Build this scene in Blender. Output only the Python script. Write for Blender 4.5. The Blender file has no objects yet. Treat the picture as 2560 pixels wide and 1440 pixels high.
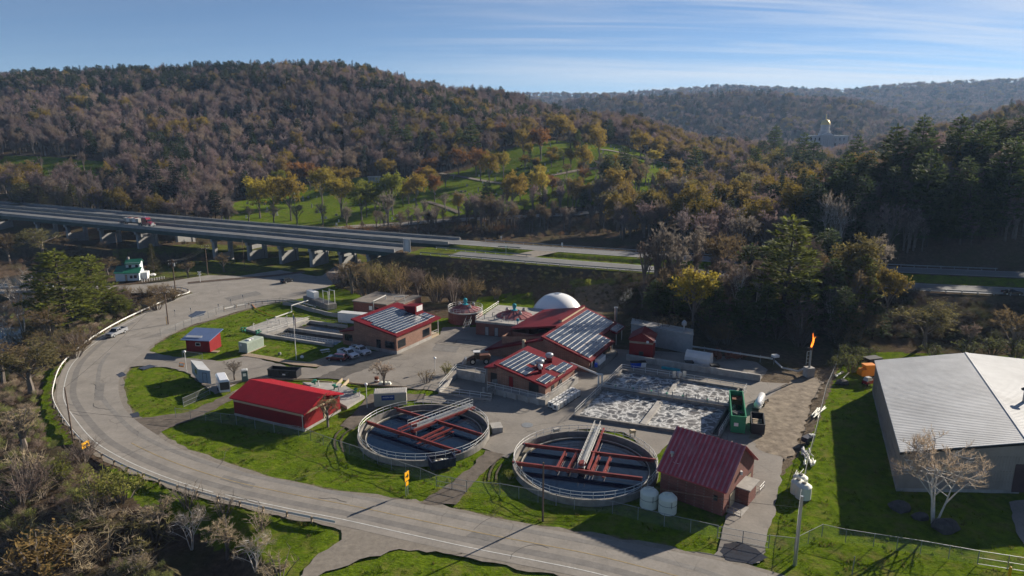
import bpy, math, random
import numpy as np
from mathutils import Vector
R = math.radians
F, HZ, CH = 1707.0, 320.0, 50.0                 # focal length in photo pixels, horizon row, camera height
PIT = math.atan((720 - HZ) / F); PC, PS = math.cos(PIT), math.sin(PIT)
S = bpy.context.scene
COL = S.collection

# ---------------------------------------------------------------- survey helpers
def ray(px, py):
    u, v = (px - 1280) / F, (720 - py) / F
    return (u, PC + v * PS, -PS + v * PC)
def P(px, py, z=0.0):
    d = ray(px, py); t = (z - CH) / d[2]
    return Vector((d[0] * t, d[1] * t, z))
def zat(px, py, Y):
    d = ray(px, py); t = Y / d[1]
    return CH + d[2] * t
def proj(x, y, z):
    dz = z - CH; dep = y * PC - dz * PS; up = y * PS + dz * PC
    return 1280 + F * x / dep, 720 - F * up / dep

# ---------------------------------------------------------------- mesh builder
class MB:
    def __init__(s, m=None):
        s.v, s.f, s.mi, s.mats, s.cur = [], [], [], [], 0
        if m: s.use(m)
    def use(s, m):
        if m not in s.mats: s.mats.append(m)
        s.cur = s.mats.index(m); return s
    def add(s, vs, fs):
        n = len(s.v); s.v.extend([tuple(p) for p in vs])
        for f in fs: s.f.append(tuple(n + i for i in f)); s.mi.append(s.cur)
        return s
    def quad(s, a, b, c, d): return s.add([a, b, c, d], [(0, 1, 2, 3)])
    def hexa(s, b, t):                                 # 4 bottom points, 4 top points
        return s.add(list(b) + list(t), [(3, 2, 1, 0), (4, 5, 6, 7), (0, 1, 5, 4), (1, 2, 6, 5), (2, 3, 7, 6), (3, 0, 4, 7)])
    def box(s, fr, a0, a1, b0, b1, z0, z1):
        q = [(a0, b0), (a1, b0), (a1, b1), (a0, b1)]
        return s.hexa([fr(a, b, z0) for a, b in q], [fr(a, b, z1) for a, b in q])
    def prism(s, pts, z0, z1):
        n = len(pts)
        vs = [(p[0], p[1], z0) for p in pts] + [(p[0], p[1], z1) for p in pts]
        fs = [tuple(range(n - 1, -1, -1)), tuple(range(n, 2 * n))] + [(i, (i + 1) % n, n + (i + 1) % n, n + i) for i in range(n)]
        return s.add(vs, fs)
    def tube(s, pts, r, n=6, cap=True):
        pts = [Vector(p) for p in pts]; k = len(pts)
        rs = r if isinstance(r, (list, tuple)) else [r] * k
        vs = []
        for i, p in enumerate(pts):
            d = (pts[min(i + 1, k - 1)] - pts[max(i - 1, 0)])
            if d.length < 1e-9: d = Vector((0, 0, 1))
            d.normalize()
            a = d.cross(Vector((0, 0, 1)) if abs(d.z) < .9 else Vector((1, 0, 0))).normalized(); b = d.cross(a)
            for j in range(n):
                t = 2 * math.pi * j / n + math.pi / n
                vs.append(p + (a * math.cos(t) + b * math.sin(t)) * rs[i])
        fs = [(i * n + j, i * n + (j + 1) % n, (i + 1) * n + (j + 1) % n, (i + 1) * n + j) for i in range(k - 1) for j in range(n)]
        if cap: fs += [tuple(range(n - 1, -1, -1)), tuple((k - 1) * n + j for j in range(n))]
        return s.add(vs, fs)
    def lathe(s, c, prof, n=24, cap=False, a0=0.0):
        vs = [(c[0] + r * math.cos(a0 + 2 * math.pi * j / n), c[1] + r * math.sin(a0 + 2 * math.pi * j / n), c[2] + z) for r, z in prof for j in range(n)]
        k = len(prof)
        fs = [(i * n + j, i * n + (j + 1) % n, (i + 1) * n + (j + 1) % n, (i + 1) * n + j) for i in range(k - 1) for j in range(n)]
        if cap: fs += [tuple(range(n - 1, -1, -1)), tuple((k - 1) * n + j for j in range(n))]
        return s.add(vs, fs)
    def rbox(s, c, sx, sy, sz, rz=0, tilt=0):          # free box, centre c
        cz, sn = math.cos(rz), math.sin(rz); ct, st = math.cos(tilt), math.sin(tilt)
        out = []
        for z in (-sz / 2, sz / 2):
            for x, y in ((-sx / 2, -sy / 2), (sx / 2, -sy / 2), (sx / 2, sy / 2), (-sx / 2, sy / 2)):
                X, Z = x * ct + z * st, -x * st + z * ct
                out.append((c[0] + X * cz - y * sn, c[1] + X * sn + y * cz, c[2] + Z))
        return s.hexa(out[:4], out[4:])
    def bar(s, a, b, w, h):                            # rectangular beam from a to b (top centre line)
        a, b = Vector(a), Vector(b); d = (b - a); p = Vector((-d.y, d.x, 0)).normalized() * (w / 2); dz = Vector((0, 0, -h))
        return s.hexa([a - p + dz, b - p + dz, b + p + dz, a + p + dz], [a - p, b - p, b + p, a + p])
    def mesh(s, name, off=(0, 0, 0), smooth=False):
        me = bpy.data.meshes.new(name)
        o = Vector(off)
        me.from_pydata([(v[0] - o.x, v[1] - o.y, v[2] - o.z) for v in s.v], [], s.f)
        for m in s.mats: me.materials.append(m)
        if len(s.mats) > 1: me.polygons.foreach_set('material_index', s.mi)
        if smooth: me.polygons.foreach_set('use_smooth', [True] * len(me.polygons))
        me.update(); return me
    def build(s, name, parent=None, smooth=False, loc=None):
        off = Vector(loc) if loc is not None else (wloc(parent) if parent else Vector((0, 0, 0)))
        o = bpy.data.objects.new(name, s.mesh(name, off, smooth)); COL.objects.link(o)
        if parent: o.parent = parent
        else: o.location = off
        return o

def wloc(o):
    v = Vector((0, 0, 0))
    while o is not None: v += o.location; o = o.parent
    return v
def tag(o, label=None, cat=None, group=None, kind=None):
    if label: o['label'] = label
    if cat: o['category'] = cat
    if group: o['group'] = group
    if kind: o['kind'] = kind
    return o
def thing(name, label, cat, loc=(0, 0, 0), group=None, rz=0):
    o = bpy.data.objects.new(name, None); COL.objects.link(o); o.location = loc; o.rotation_euler = (0, 0, rz); o.empty_display_size = .5
    return tag(o, label, cat, group)
def inst(name, me, parent, loc, rz=0, sc=1):           # one more object on shared mesh data
    o = bpy.data.objects.new(name, me); COL.objects.link(o); o.parent = parent
    o.location = Vector(loc) - (wloc(parent) if parent else Vector((0, 0, 0))); o.rotation_euler = (0, 0, rz); o.scale = (sc,) * 3 if not isinstance(sc, tuple) else sc
    return o
def copy_tree(o, parent=None):
    c = o.copy(); COL.objects.link(c); c.parent = parent
    for ch in [k for k in bpy.data.objects if k.parent == o]: copy_tree(ch, c)
    return c
def frame(O, A, B):
    "plan frame: origin O, axes towards A and B (metres along each)"
    O, A, B = Vector(O), Vector(A), Vector(B)
    u = (A - O); v = (B - O); la, lb = u.length, v.length; u.normalize(); v.normalize()
    f = lambda a, b, z=0.0: Vector((O.x + u.x * a + v.x * b, O.y + u.y * a + v.y * b, O.z + z))
    f.__dict__.update(la=la, lb=lb, u=u, v=v, O=O)
    return f
def pframe(o, a, b, z=0.0): return frame(P(*o, z), P(*a, z), P(*b, z))
def sq(fr):
    "same frame with the second axis squared up"
    n = Vector((-fr.u.y, fr.u.x, 0))
    if n.dot(fr.v) < 0: n = -n
    return frame(fr.O, fr.O + fr.u * fr.la, fr.O + n * fr.lb)

# ---------------------------------------------------------------- materials
def nt(name):
    m = bpy.data.materials.new(name); m.use_nodes = True
    t = m.node_tree; b = t.nodes['Principled BSDF']; return m, t, b
def node(t, typ, **kw):
    n = t.nodes.new(typ)
    for k, v in kw.items():
        if k in n.inputs.keys() if isinstance(k, str) else False: n.inputs[k].default_value = v
        else: setattr(n, k, v)
    return n
def noise_fac(t, scale, detail=4, rough=.6, coord='Object', stretch=None):
    tc = node(t, 'ShaderNodeTexCoord'); n = node(t, 'ShaderNodeTexNoise'); n.inputs['Scale'].default_value = scale
    n.inputs['Detail'].default_value = detail; n.inputs['Roughness'].default_value = rough
    if coord == 'World': src = node(t, 'ShaderNodeNewGeometry').outputs['Position']
    else: src = tc.outputs[coord]
    if stretch:
        mp = node(t, 'ShaderNodeMapping'); mp.inputs['Scale'].default_value = stretch; t.links.new(src, mp.inputs['Vector']); src = mp.outputs['Vector']
    t.links.new(src, n.inputs['Vector']); return n.outputs['Fac']
def ramp(t, fac, stops):
    r = node(t, 'ShaderNodeValToRGB'); e = r.color_ramp.elements
    while len(e) < len(stops): e.new(.5)
    for k, (p, c) in zip(e, stops): k.position = p; k.color = (*c, 1) if len(c) == 3 else c
    t.links.new(fac, r.inputs['Fac']); return r.outputs['Color']
def mixc(t, fac, a, b, mode='MIX'):
    m = node(t, 'ShaderNodeMix'); m.data_type = 'RGBA'; m.blend_type = mode
    for s, val in ((m.inputs[0], fac), (m.inputs[6], a), (m.inputs[7], b)):
        if hasattr(val, 'is_output'): t.links.new(val, s)
        elif isinstance(val, (int, float)): s.default_value = val
        else: s.default_value = (*val, 1)
    return m.outputs[2]
def pmat(name, col, rough=.75, metal=0, var=.22, vs=.9, stain=.0, stain_col=(.08, .07, .06), bump=0, bs=6, spec=.35, world=True, coat=0):
    m, t, b = nt(name); cs = 'World' if world else 'Object'
    f = noise_fac(t, vs, 6, .65, cs)
    lo = tuple(c * (1 - var) for c in col); hi = tuple(min(1, c * (1 + var)) for c in col)
    c = ramp(t, f, [(.3, lo), (.7, hi)])
    if stain:
        f2 = noise_fac(t, vs * .35, 8, .7, cs, (1, 1, .35))
        c = mixc(t, ramp(t, f2, [(.48, (0, 0, 0)), (.75, (stain,) * 3)]), c, stain_col)
    t.links.new(c, b.inputs['Base Color'])
    b.inputs['Roughness'].default_value = rough; b.inputs['Metallic'].default_value = metal; b.inputs['Specular IOR Level'].default_value = spec
    if coat: b.inputs['Coat Weight'].default_value = coat
    if bump:
        bn = node(t, 'ShaderNodeBump'); bn.inputs['Strength'].default_value = bump; bn.inputs['Distance'].default_value = .1
        t.links.new(noise_fac(t, bs, 5, .6, cs), bn.inputs['Height']); t.links.new(bn.outputs['Normal'], b.inputs['Normal'])
    return m
M = {}
M['concrete'] = pmat('concrete', (.36, .34, .31), .9, var=.2, vs=.8, stain=.55)
M['dark_concrete'] = pmat('weathered_concrete', (.22, .205, .185), .9, var=.3, vs=1.2, stain=.6)
M['algae'] = pmat('algae_stained_concrete', (.17, .15, .11), .85, var=.4, vs=1.1, stain=.8, stain_col=(.05, .055, .03))
M['white_paint'] = pmat('white_paint', (.72, .72, .7), .45, var=.06)
M['rail_paint'] = pmat('railing_paint', (.62, .61, .57), .4, var=.06)
M['red_steel'] = pmat('red_steel', (.21, .036, .028), .5, var=.25, vs=2, stain=.4, stain_col=(.12, .05, .03))
M['red_roof'] = pmat('red_metal_roof', (.135, .006, .011), .6, var=.16, vs=.5, spec=.12)
M['barn_roof'] = pmat('bright_red_roof', (.31, .009, .018), .42, var=.16, vs=.8, spec=.25, stain=.4, stain_col=(.17, .015, .022))
M['maroon_rib'] = pmat('sheen_maroon_rib', (.44, .17, .18), .5, var=.3, vs=.8)  # sky and sun sheen on the ribs, put in as a paler red
M['maroon_roof'] = pmat('maroon_ribbed_roof', (.43, .05, .065), .36, var=.25, vs=.7, stain=.55, stain_col=(.42, .22, .22), spec=.6)
M['red_wall'] = pmat('red_siding', (.2, .015, .016), .7, var=.12, vs=1.2, spec=.12)
M['white_metal_roof'] = pmat('pale_metal_roof', (.55, .555, .55), .65, var=.1, vs=.35, spec=.08, stain=.55, stain_col=(.3, .3, .3))
M['grey_siding'] = pmat('grey_siding', (.32, .275, .235), .7, var=.12, vs=.5, stain=.3)
M['steel'] = pmat('galvanised_steel', (.5, .52, .53), .35, .8, var=.12)
M['dull_steel'] = pmat('dull_steel', (.3, .31, .31), .5, .5, var=.2)
M['black_steel'] = pmat('black_steel', (.02, .02, .024), .5, var=.3)
M['navy_steel'] = pmat('navy_steel', (.018, .022, .045), .5, var=.3)
M['green_steel'] = pmat('green_dumpster_paint', (.02, .22, .10), .45, var=.15, vs=1.5, stain=.3)
M['container_green'] = pmat('pale_green_container', (.36, .42, .35), .6, var=.1, stain=.3, stain_col=(.25, .26, .2))
M['valve_green'] = pmat('valve_green', (.03, .2, .13), .5)
M['teal'] = pmat('teal_motor', (.02, .28, .33), .4)
M['rubber'] = pmat('tyre_rubber', (.015, .015, .016), .85)
M['glass'] = pmat('window_glass', (.012, .014, .018), .08, var=.3, spec=.6)
M['white_plastic'] = pmat('cream_plastic', (.68, .68, .58), .5, var=.05)
M['tote'] = pmat('tote_plastic', (.75, .74, .7), .5, var=.06)
M['dome'] = pmat('dome_membrane', (.84, .84, .82), .22, var=.03, vs=.2, spec=.6)
M['tarp'] = pmat('tarp_fabric', (.62, .6, .58), .7, var=.08)
M['blue_roof'] = pmat('blue_shed_roof', (.12, .17, .3), .4, var=.1)
M['yellow'] = pmat('sign_yellow', (.85, .42, .01), .5, var=.04)
M['black'] = pmat('black_paint', (.012, .012, .012), .6)
M['blue_sign'] = pmat('blue_sign', (.01, .05, .22), .5, var=.05)
M['wood_pole'] = pmat('pole_wood', (.13, .09, .065), .9, var=.3, vs=3)
M['wood'] = pmat('weathered_timber', (.3, .23, .16), .85, var=.3, vs=2)
M['tan_trim'] = pmat('tan_trim', (.45, .36, .24), .7, var=.1)
M['trim_white'] = M['white_paint']
M['green_roof'] = pmat('green_metal_roof', (.015, .13, .075), .45, var=.12)
M['gold'] = pmat('gilded_dome', (.7, .5, .16), .5, .7, var=.05)
M['granite'] = pmat('pale_granite', (.45, .44, .43), .8, var=.12)
M['orange'] = pmat('orange_machine_paint', (.75, .24, .01), .45, var=.08)
M['loader_orange'] = pmat('shaded_loader_paint', (.13, .05, .02), .5, var=.1)  # the hall's shade on the loader is mixed into this darker orange
M['rust'] = pmat('rusty_iron', (.16, .055, .03), .9, var=.4, vs=2.5)
M['car_white'] = pmat('white_car_paint', (.75, .76, .78), .25, var=.02, spec=.6, coat=.5)
M['car_silver'] = pmat('silver_car_paint', (.32, .33, .35), .25, .3, var=.03, coat=.5)
M['car_red'] = pmat('dark_red_car_paint', (.09, .01, .016), .22, var=.04, coat=.7)
M['car_black'] = pmat('black_car_paint', (.016, .017, .02), .22, var=.04, coat=.7)
M['truck_red'] = pmat('truck_maroon_paint', (.2, .014, .03), .25, var=.04, coat=.6)
M['lamp'] = pmat('headlamp_lens', (.7, .7, .68), .1)
M['taillamp'] = pmat('tail_lamp_lens', (.4, .01, .01), .15)
M['blue_tarp'] = pmat('blue_plastic', (.01, .06, .4), .5)
M['trailer_blue'] = pmat('trailer_blue_grey', (.25, .31, .38), .5, var=.08)
M['bridge_conc'] = pmat('bridge_concrete', (.25, .25, .245), .85, var=.2, vs=.25, stain=.4)
M['new_conc'] = pmat('fresh_concrete', (.42, .44, .45), .8, var=.1)
M['girder'] = pmat('dark_green_girder', (.02, .05, .045), .6, var=.2)
M['stone'] = pmat('field_stone', (.25, .24, .22), .9, var=.3, vs=2)
M['bark'] = pmat('grey_bark', (.15, .125, .105), .9, var=.3, vs=2)
M['pine_bark'] = pmat('pine_bark', (.07, .055, .045), .9, var=.3, vs=2)
M['birch_bark'] = pmat('birch_bark', (.5, .46, .42), .8, var=.25, vs=3)

def brick_mat(name, col, mortar):
    m, t, b = nt(name)
    g = node(t, 'ShaderNodeNewGeometry'); sx = node(t, 'ShaderNodeSeparateXYZ'); t.links.new(g.outputs['Position'], sx.inputs[0])
    ad = node(t, 'ShaderNodeMath', operation='ADD'); t.links.new(sx.outputs['X'], ad.inputs[0]); t.links.new(sx.outputs['Y'], ad.inputs[1])
    cx = node(t, 'ShaderNodeCombineXYZ'); t.links.new(ad.outputs[0], cx.inputs['X']); t.links.new(sx.outputs['Z'], cx.inputs['Y'])
    br = node(t, 'ShaderNodeTexBrick'); br.inputs['Scale'].default_value = 1.0; br.inputs['Brick Width'].default_value = .4; br.inputs['Row Height'].default_value = .2; br.inputs['Mortar Size'].default_value = .015
    br.inputs['Color1'].default_value = (*[c * .82 for c in col], 1); br.inputs['Color2'].default_value = (*[c * 1.15 for c in col], 1); br.inputs['Mortar'].default_value = (*mortar, 1)
    t.links.new(cx.outputs[0], br.inputs['Vector'])
    f = noise_fac(t, .5, 6, .7, 'World')
    c = mixc(t, 1.0, br.outputs['Color'], ramp(t, f, [(.3, (.75, .73, .72)), (.7, (1.15, 1.12, 1.1))]), 'MULTIPLY')
    t.links.new(c, b.inputs['Base Color']); b.inputs['Roughness'].default_value = .9; return m
M['brick'] = brick_mat('brown_brick', (.23, .115, .075), (.27, .2, .16))
M['red_brick'] = brick_mat('red_brick', (.2, .062, .045), (.22, .13, .1))

def solar_mat():
    m, t, b = nt('solar_cells')
    f = noise_fac(t, .35, 4, .6, 'World')
    t.links.new(ramp(t, f, [(.35, (.03, .042, .07)), (.7, (.075, .095, .13))]), b.inputs['Base Color'])
    b.inputs['Roughness'].default_value = .22; b.inputs['Specular IOR Level'].default_value = .7; return m
M['solar'] = solar_mat()

def road_mat(name, lo, hi, scale=.25, stretch=None, crack=.5, rough=.92):
    m, t, b = nt(name)
    f = noise_fac(t, scale, 8, .65, 'World', stretch); c = ramp(t, f, [(.3, lo), (.72, hi)])
    f2 = noise_fac(t, 2.2, 5, .7, 'World'); c = mixc(t, .55, c, ramp(t, f2, [(.25, (.72, .72, .72)), (.75, (1.2, 1.2, 1.2))]), 'MULTIPLY')
    g = node(t, 'ShaderNodeNewGeometry'); wp = node(t, 'ShaderNodeTexNoise'); wp.inputs['Scale'].default_value = .3; t.links.new(g.outputs['Position'], wp.inputs['Vector'])
    mv = node(t, 'ShaderNodeVectorMath', operation='MULTIPLY_ADD'); t.links.new(wp.outputs['Color'], mv.inputs[0]); mv.inputs[1].default_value = (3, 3, 0); t.links.new(g.outputs['Position'], mv.inputs[2])
    vo = node(t, 'ShaderNodeTexVoronoi', feature='DISTANCE_TO_EDGE'); vo.inputs['Scale'].default_value = .16; t.links.new(mv.outputs[0], vo.inputs['Vector'])
    ck = ramp(t, vo.outputs['Distance'], [(.0, (1, 1, 1)), (.012, (0, 0, 0))])
    f3 = noise_fac(t, .06, 3, .6, 'World'); ck = mixc(t, 1, ck, ramp(t, f3, [(.45, (0, 0, 0)), (.6, (crack,) * 3)]), 'MULTIPLY')
    c = mixc(t, ck, c, tuple(x * .45 for x in lo))
    t.links.new(c, b.inputs['Base Color']); b.inputs['Roughness'].default_value = rough; b.inputs['Specular IOR Level'].default_value = .2
    bn = node(t, 'ShaderNodeBump'); bn.inputs['Strength'].default_value = .25; bn.inputs['Distance'].default_value = .05
    t.links.new(f2, bn.inputs['Height']); t.links.new(bn.outputs['Normal'], b.inputs['Normal']); return m
M['asphalt'] = road_mat('worn_asphalt', (.215, .197, .173), (.31, .283, .25))
M['yard'] = road_mat('yard_asphalt', (.19, .172, .15), (.285, .258, .225), .18, None, .7)
M['highway'] = road_mat('highway_asphalt', (.13, .13, .13), (.2, .2, .2), .1, None, .3)
M['gravel'] = road_mat('gravel_shoulder', (.17, .15, .125), (.27, .24, .2), 1.2, None, 0)
M['dirt'] = road_mat('rutted_dirt', (.09, .068, .05), (.34, .28, .205), .6, None, .2)
M['mud'] = road_mat('mud_track', (.085, .07, .055), (.19, .16, .13), .8, None, 0)
M['line_white'] = pmat('road_line_white', (.55, .55, .52), .8, var=.25, vs=2)
M['line_yellow'] = pmat('road_line_yellow', (.34, .25, .11), .8, var=.3, vs=2)

def water_mat(name, col, rough=.06, bump=.06, bs=1.5):
    m, t, b = nt(name)
    b.inputs['Base Color'].default_value = (*col, 1); b.inputs['Roughness'].default_value = rough; b.inputs['Specular IOR Level'].default_value = .2
    bn = node(t, 'ShaderNodeBump'); bn.inputs['Strength'].default_value = bump; bn.inputs['Distance'].default_value = .1
    t.links.new(noise_fac(t, bs, 3, .5, 'World'), bn.inputs['Height']); t.links.new(bn.outputs['Normal'], b.inputs['Normal']); return m
M['tank_water'] = water_mat('clear_dark_water', (.004, .012, .03), .03, .02, .8)
M['river_water'] = water_mat('river_water', (.02, .028, .03), .12, .25, .6)
M['puddle'] = water_mat('puddle_water', (.05, .05, .055), .08, .03, 2)

def foam_mat():
    m, t, b = nt('foaming_water')
    g = node(t, 'ShaderNodeNewGeometry'); wp = node(t, 'ShaderNodeTexNoise'); wp.inputs['Scale'].default_value = .7; wp.inputs['Detail'].default_value = 7
    t.links.new(g.outputs['Position'], wp.inputs['Vector'])
    mv = node(t, 'ShaderNodeVectorMath', operation='MULTIPLY_ADD'); t.links.new(wp.outputs['Color'], mv.inputs[0]); mv.inputs[1].default_value = (2.9, 2.9, 0); t.links.new(g.outputs['Position'], mv.inputs[2])
    vo = node(t, 'ShaderNodeTexVoronoi', feature='DISTANCE_TO_EDGE'); vo.inputs['Scale'].default_value = .6; t.links.new(mv.outputs[0], vo.inputs['Vector'])
    e1 = ramp(t, vo.outputs['Distance'], [(.0, (1, 1, 1)), (.05, (.62, .62, .62)), (.13, (.2, .2, .2)), (.28, (.03, .03, .03))])
    vo2 = node(t, 'ShaderNodeTexVoronoi', feature='DISTANCE_TO_EDGE'); vo2.inputs['Scale'].default_value = 1.7; t.links.new(mv.outputs[0], vo2.inputs['Vector'])
    e2 = ramp(t, vo2.outputs['Distance'], [(.0, (.6, .6, .6)), (.09, (0, 0, 0))])
    n3 = noise_fac(t, .22, 4, .6, 'World'); e2 = mixc(t, 1, e2, ramp(t, n3, [(.4, (0, 0, 0)), (.6, (1, 1, 1))]), 'MULTIPLY')
    fo = mixc(t, 1, e1, e2, 'SCREEN')
    n4 = noise_fac(t, 3.5, 5, .7, 'World'); fo = mixc(t, .8, fo, ramp(t, n4, [(.3, (.25, .25, .25)), (.6, (1, 1, 1))]), 'MULTIPLY')
    n5 = noise_fac(t, .12, 3, .6, 'World')
    base = ramp(t, n5, [(.4, (.03, .036, .046)), (.62, (.075, .066, .062))])
    c = mixc(t, fo, base, (.74, .74, .72))
    t.links.new(c, b.inputs['Base Color']); t.links.new(ramp(t, fo, [(0, (.35,) * 3), (.5, (.9,) * 3)]), b.inputs['Roughness'])
    b.inputs['Specular IOR Level'].default_value = .2
    bn = node(t, 'ShaderNodeBump'); bn.inputs['Strength'].default_value = .5; bn.inputs['Distance'].default_value = .12
    t.links.new(n4, bn.inputs['Height']); t.links.new(bn.outputs['Normal'], b.inputs['Normal']); return m
M['foam'] = foam_mat()

def mesh_mat():
    m, t, b = nt('chain_link_mesh')
    out = t.nodes['Material Output']; tr = node(t, 'ShaderNodeBsdfTransparent'); mx = node(t, 'ShaderNodeMixShader'); mx.inputs[0].default_value = .13
    b.inputs['Base Color'].default_value = (.32, .33, .33, 1); b.inputs['Roughness'].default_value = .6
    t.links.new(tr.outputs[0], mx.inputs[1]); t.links.new(b.outputs[0], mx.inputs[2]); t.links.new(mx.outputs[0], out.inputs['Surface']); return m
M['chain'] = mesh_mat()

def leaf_mat(name, src, trans=.3, var=.45, nscale=.5):
    "foliage or twigs: colour of the single tree times clump variation"
    m, t, b = nt(name); out = t.nodes['Material Output']
    if src == 'obj': c0 = node(t, 'ShaderNodeObjectInfo').outputs['Color']
    else:
        at = node(t, 'ShaderNodeAttribute'); at.attribute_type = 'INSTANCER'; at.attribute_name = 'tint'; c0 = at.outputs['Color']
    f = noise_fac(t, nscale, 5, .7, 'World')
    c = mixc(t, 1, c0, ramp(t, f, [(.28, (1 - var,) * 3), (.72, (1 + var, 1 + var * .95, 1 + var * .7))]), 'MULTIPLY')
    t.links.new(c, b.inputs['Base Color']); b.inputs['Roughness'].default_value = .75; b.inputs['Specular IOR Level'].default_value = .15
    if trans:
        tl = node(t, 'ShaderNodeBsdfTranslucent'); t.links.new(c, tl.inputs['Color']); mx = node(t, 'ShaderNodeMixShader'); mx.inputs[0].default_value = trans
        t.links.new(b.outputs[0], mx.inputs[1]); t.links.new(tl.outputs[0], mx.inputs[2]); t.links.new(mx.outputs[0], out.inputs['Surface'])
    return m
M['leaf'] = leaf_mat('tree_foliage', 'obj', .5); M['leaf_far'] = leaf_mat('forest_foliage', 'inst', .4, .22)

def ground_mat():
    m, t, b = nt('ground_surface')
    at = node(t, 'ShaderNodeAttribute'); at.attribute_name = 'zone'; sp = node(t, 'ShaderNodeSeparateColor'); t.links.new(at.outputs['Color'], sp.inputs[0])
    f = noise_fac(t, .9, 8, .72, 'World'); f2 = noise_fac(t, .09, 5, .6, 'World')
    litter = ramp(t, f, [(.28, (.05, .036, .026)), (.5, (.095, .068, .048)), (.75, (.16, .12, .085))])
    litter = mixc(t, ramp(t, f2, [(.42, (0, 0, 0)), (.68, (.55,) * 3)]), litter, (.06, .07, .022))
    g1 = ramp(t, f, [(.3, (.05, .085, .008)), (.55, (.11, .162, .01)), (.78, (.17, .22, .022))])
    f4 = noise_fac(t, .35, 6, .7, 'World')
    g1 = mixc(t, ramp(t, f4, [(.5, (0, 0, 0)), (.7, (.8,) * 3)]), g1, (.19, .16, .055))
    g1 = mixc(t, ramp(t, noise_fac(t, .13, 5, .75, 'World'), [(.56, (0, 0, 0)), (.7, (.7,) * 3)]), g1, (.05, .085, .012))
    g1 = mixc(t, .6, g1, ramp(t, noise_fac(t, 4, 4, .7, 'World', (1, 2.2, 1)), [(.25, (.55,) * 3), (.75, (1.35,) * 3)]), 'MULTIPLY')
    # ragged zone edges
    ed = node(t, 'ShaderNodeMath', operation='MULTIPLY_ADD'); t.links.new(f4, ed.inputs[0]); ed.inputs[1].default_value = .9; ed.inputs[2].default_value = -.45
    def soft(ch):
        a = node(t, 'ShaderNodeMath', operation='ADD'); t.links.new(sp.outputs[ch], a.inputs[0]); t.links.new(ed.outputs[0], a.inputs[1])
        return ramp(t, a.outputs[0], [(.38, (0, 0, 0)), (.62, (1, 1, 1))])
    c = mixc(t, soft('Red'), litter, g1)
    dirt = ramp(t, f, [(.3, (.09, .07, .05)), (.7, (.21, .17, .125))])
    c = mixc(t, soft('Green'), c, dirt)
    t.links.new(c, b.inputs['Base Color']); b.inputs['Roughness'].default_value = 1; b.inputs['Specular IOR Level'].default_value = 0
    bn = node(t, 'ShaderNodeBump'); bn.inputs['Strength'].default_value = .8; bn.inputs['Distance'].default_value = .3
    t.links.new(noise_fac(t, 1.6, 7, .7, 'World', (1, 1.7, 1)), bn.inputs['Height']); t.links.new(bn.outputs['Normal'], b.inputs['Normal']); return m
M['ground'] = ground_mat()

def flame_mat():
    m, t, b = nt('gas_flame'); b.inputs['Base Color'].default_value = (.9, .3, .02, 1)
    f = noise_fac(t, 1.2, 3, .6, 'World'); c = ramp(t, f, [(.35, (1, .16, .01)), (.65, (1, .45, .06))])
    t.links.new(c, b.inputs['Emission Color']); b.inputs['Emission Strength'].default_value = 1.1; b.inputs['Alpha'].default_value = .6; return m
M['flame'] = flame_mat()

# ---------------------------------------------------------------- camera, light, sky
cam = bpy.data.cameras.new('camera'); cam.lens = 36 * F / 2560; cam.sensor_width = 36; cam.clip_start = 1; cam.clip_end = 20000
co = bpy.data.objects.new('camera', cam); COL.objects.link(co); co.location = (0, 0, CH); co.rotation_euler = (math.pi / 2 - PIT, 0, 0); S.camera = co
SUN_AZ, SUN_EL = R(39), R(21)                   # azimuth from +X towards +Y
sl = bpy.data.lights.new('sun', 'SUN'); sl.energy = 5.0; sl.angle = R(.6); sl.color = (1, .9, .76)
so = bpy.data.objects.new('sun', sl); COL.objects.link(so)
sd = Vector((math.cos(SUN_AZ) * math.cos(SUN_EL), math.sin(SUN_AZ) * math.cos(SUN_EL), math.sin(SUN_EL)))
so.rotation_euler = (-sd).to_track_quat('-Z', 'Y').to_euler(); so.location = (100, 100, 200)
W = bpy.data.worlds.new('World'); S.world = W; W.use_nodes = True
wt = W.node_tree; bg = wt.nodes['Background']; bg.inputs['Strength'].default_value = .05
sky = wt.nodes.new('ShaderNodeTexSky'); sky.sky_type = 'NISHITA'; sky.sun_disc = False; sky.sun_elevation = SUN_EL; sky.sun_rotation = math.pi / 2 - SUN_AZ
sky.altitude = 900; sky.air_density = .65; sky.dust_density = .05; sky.ozone_density = 3.2
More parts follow.
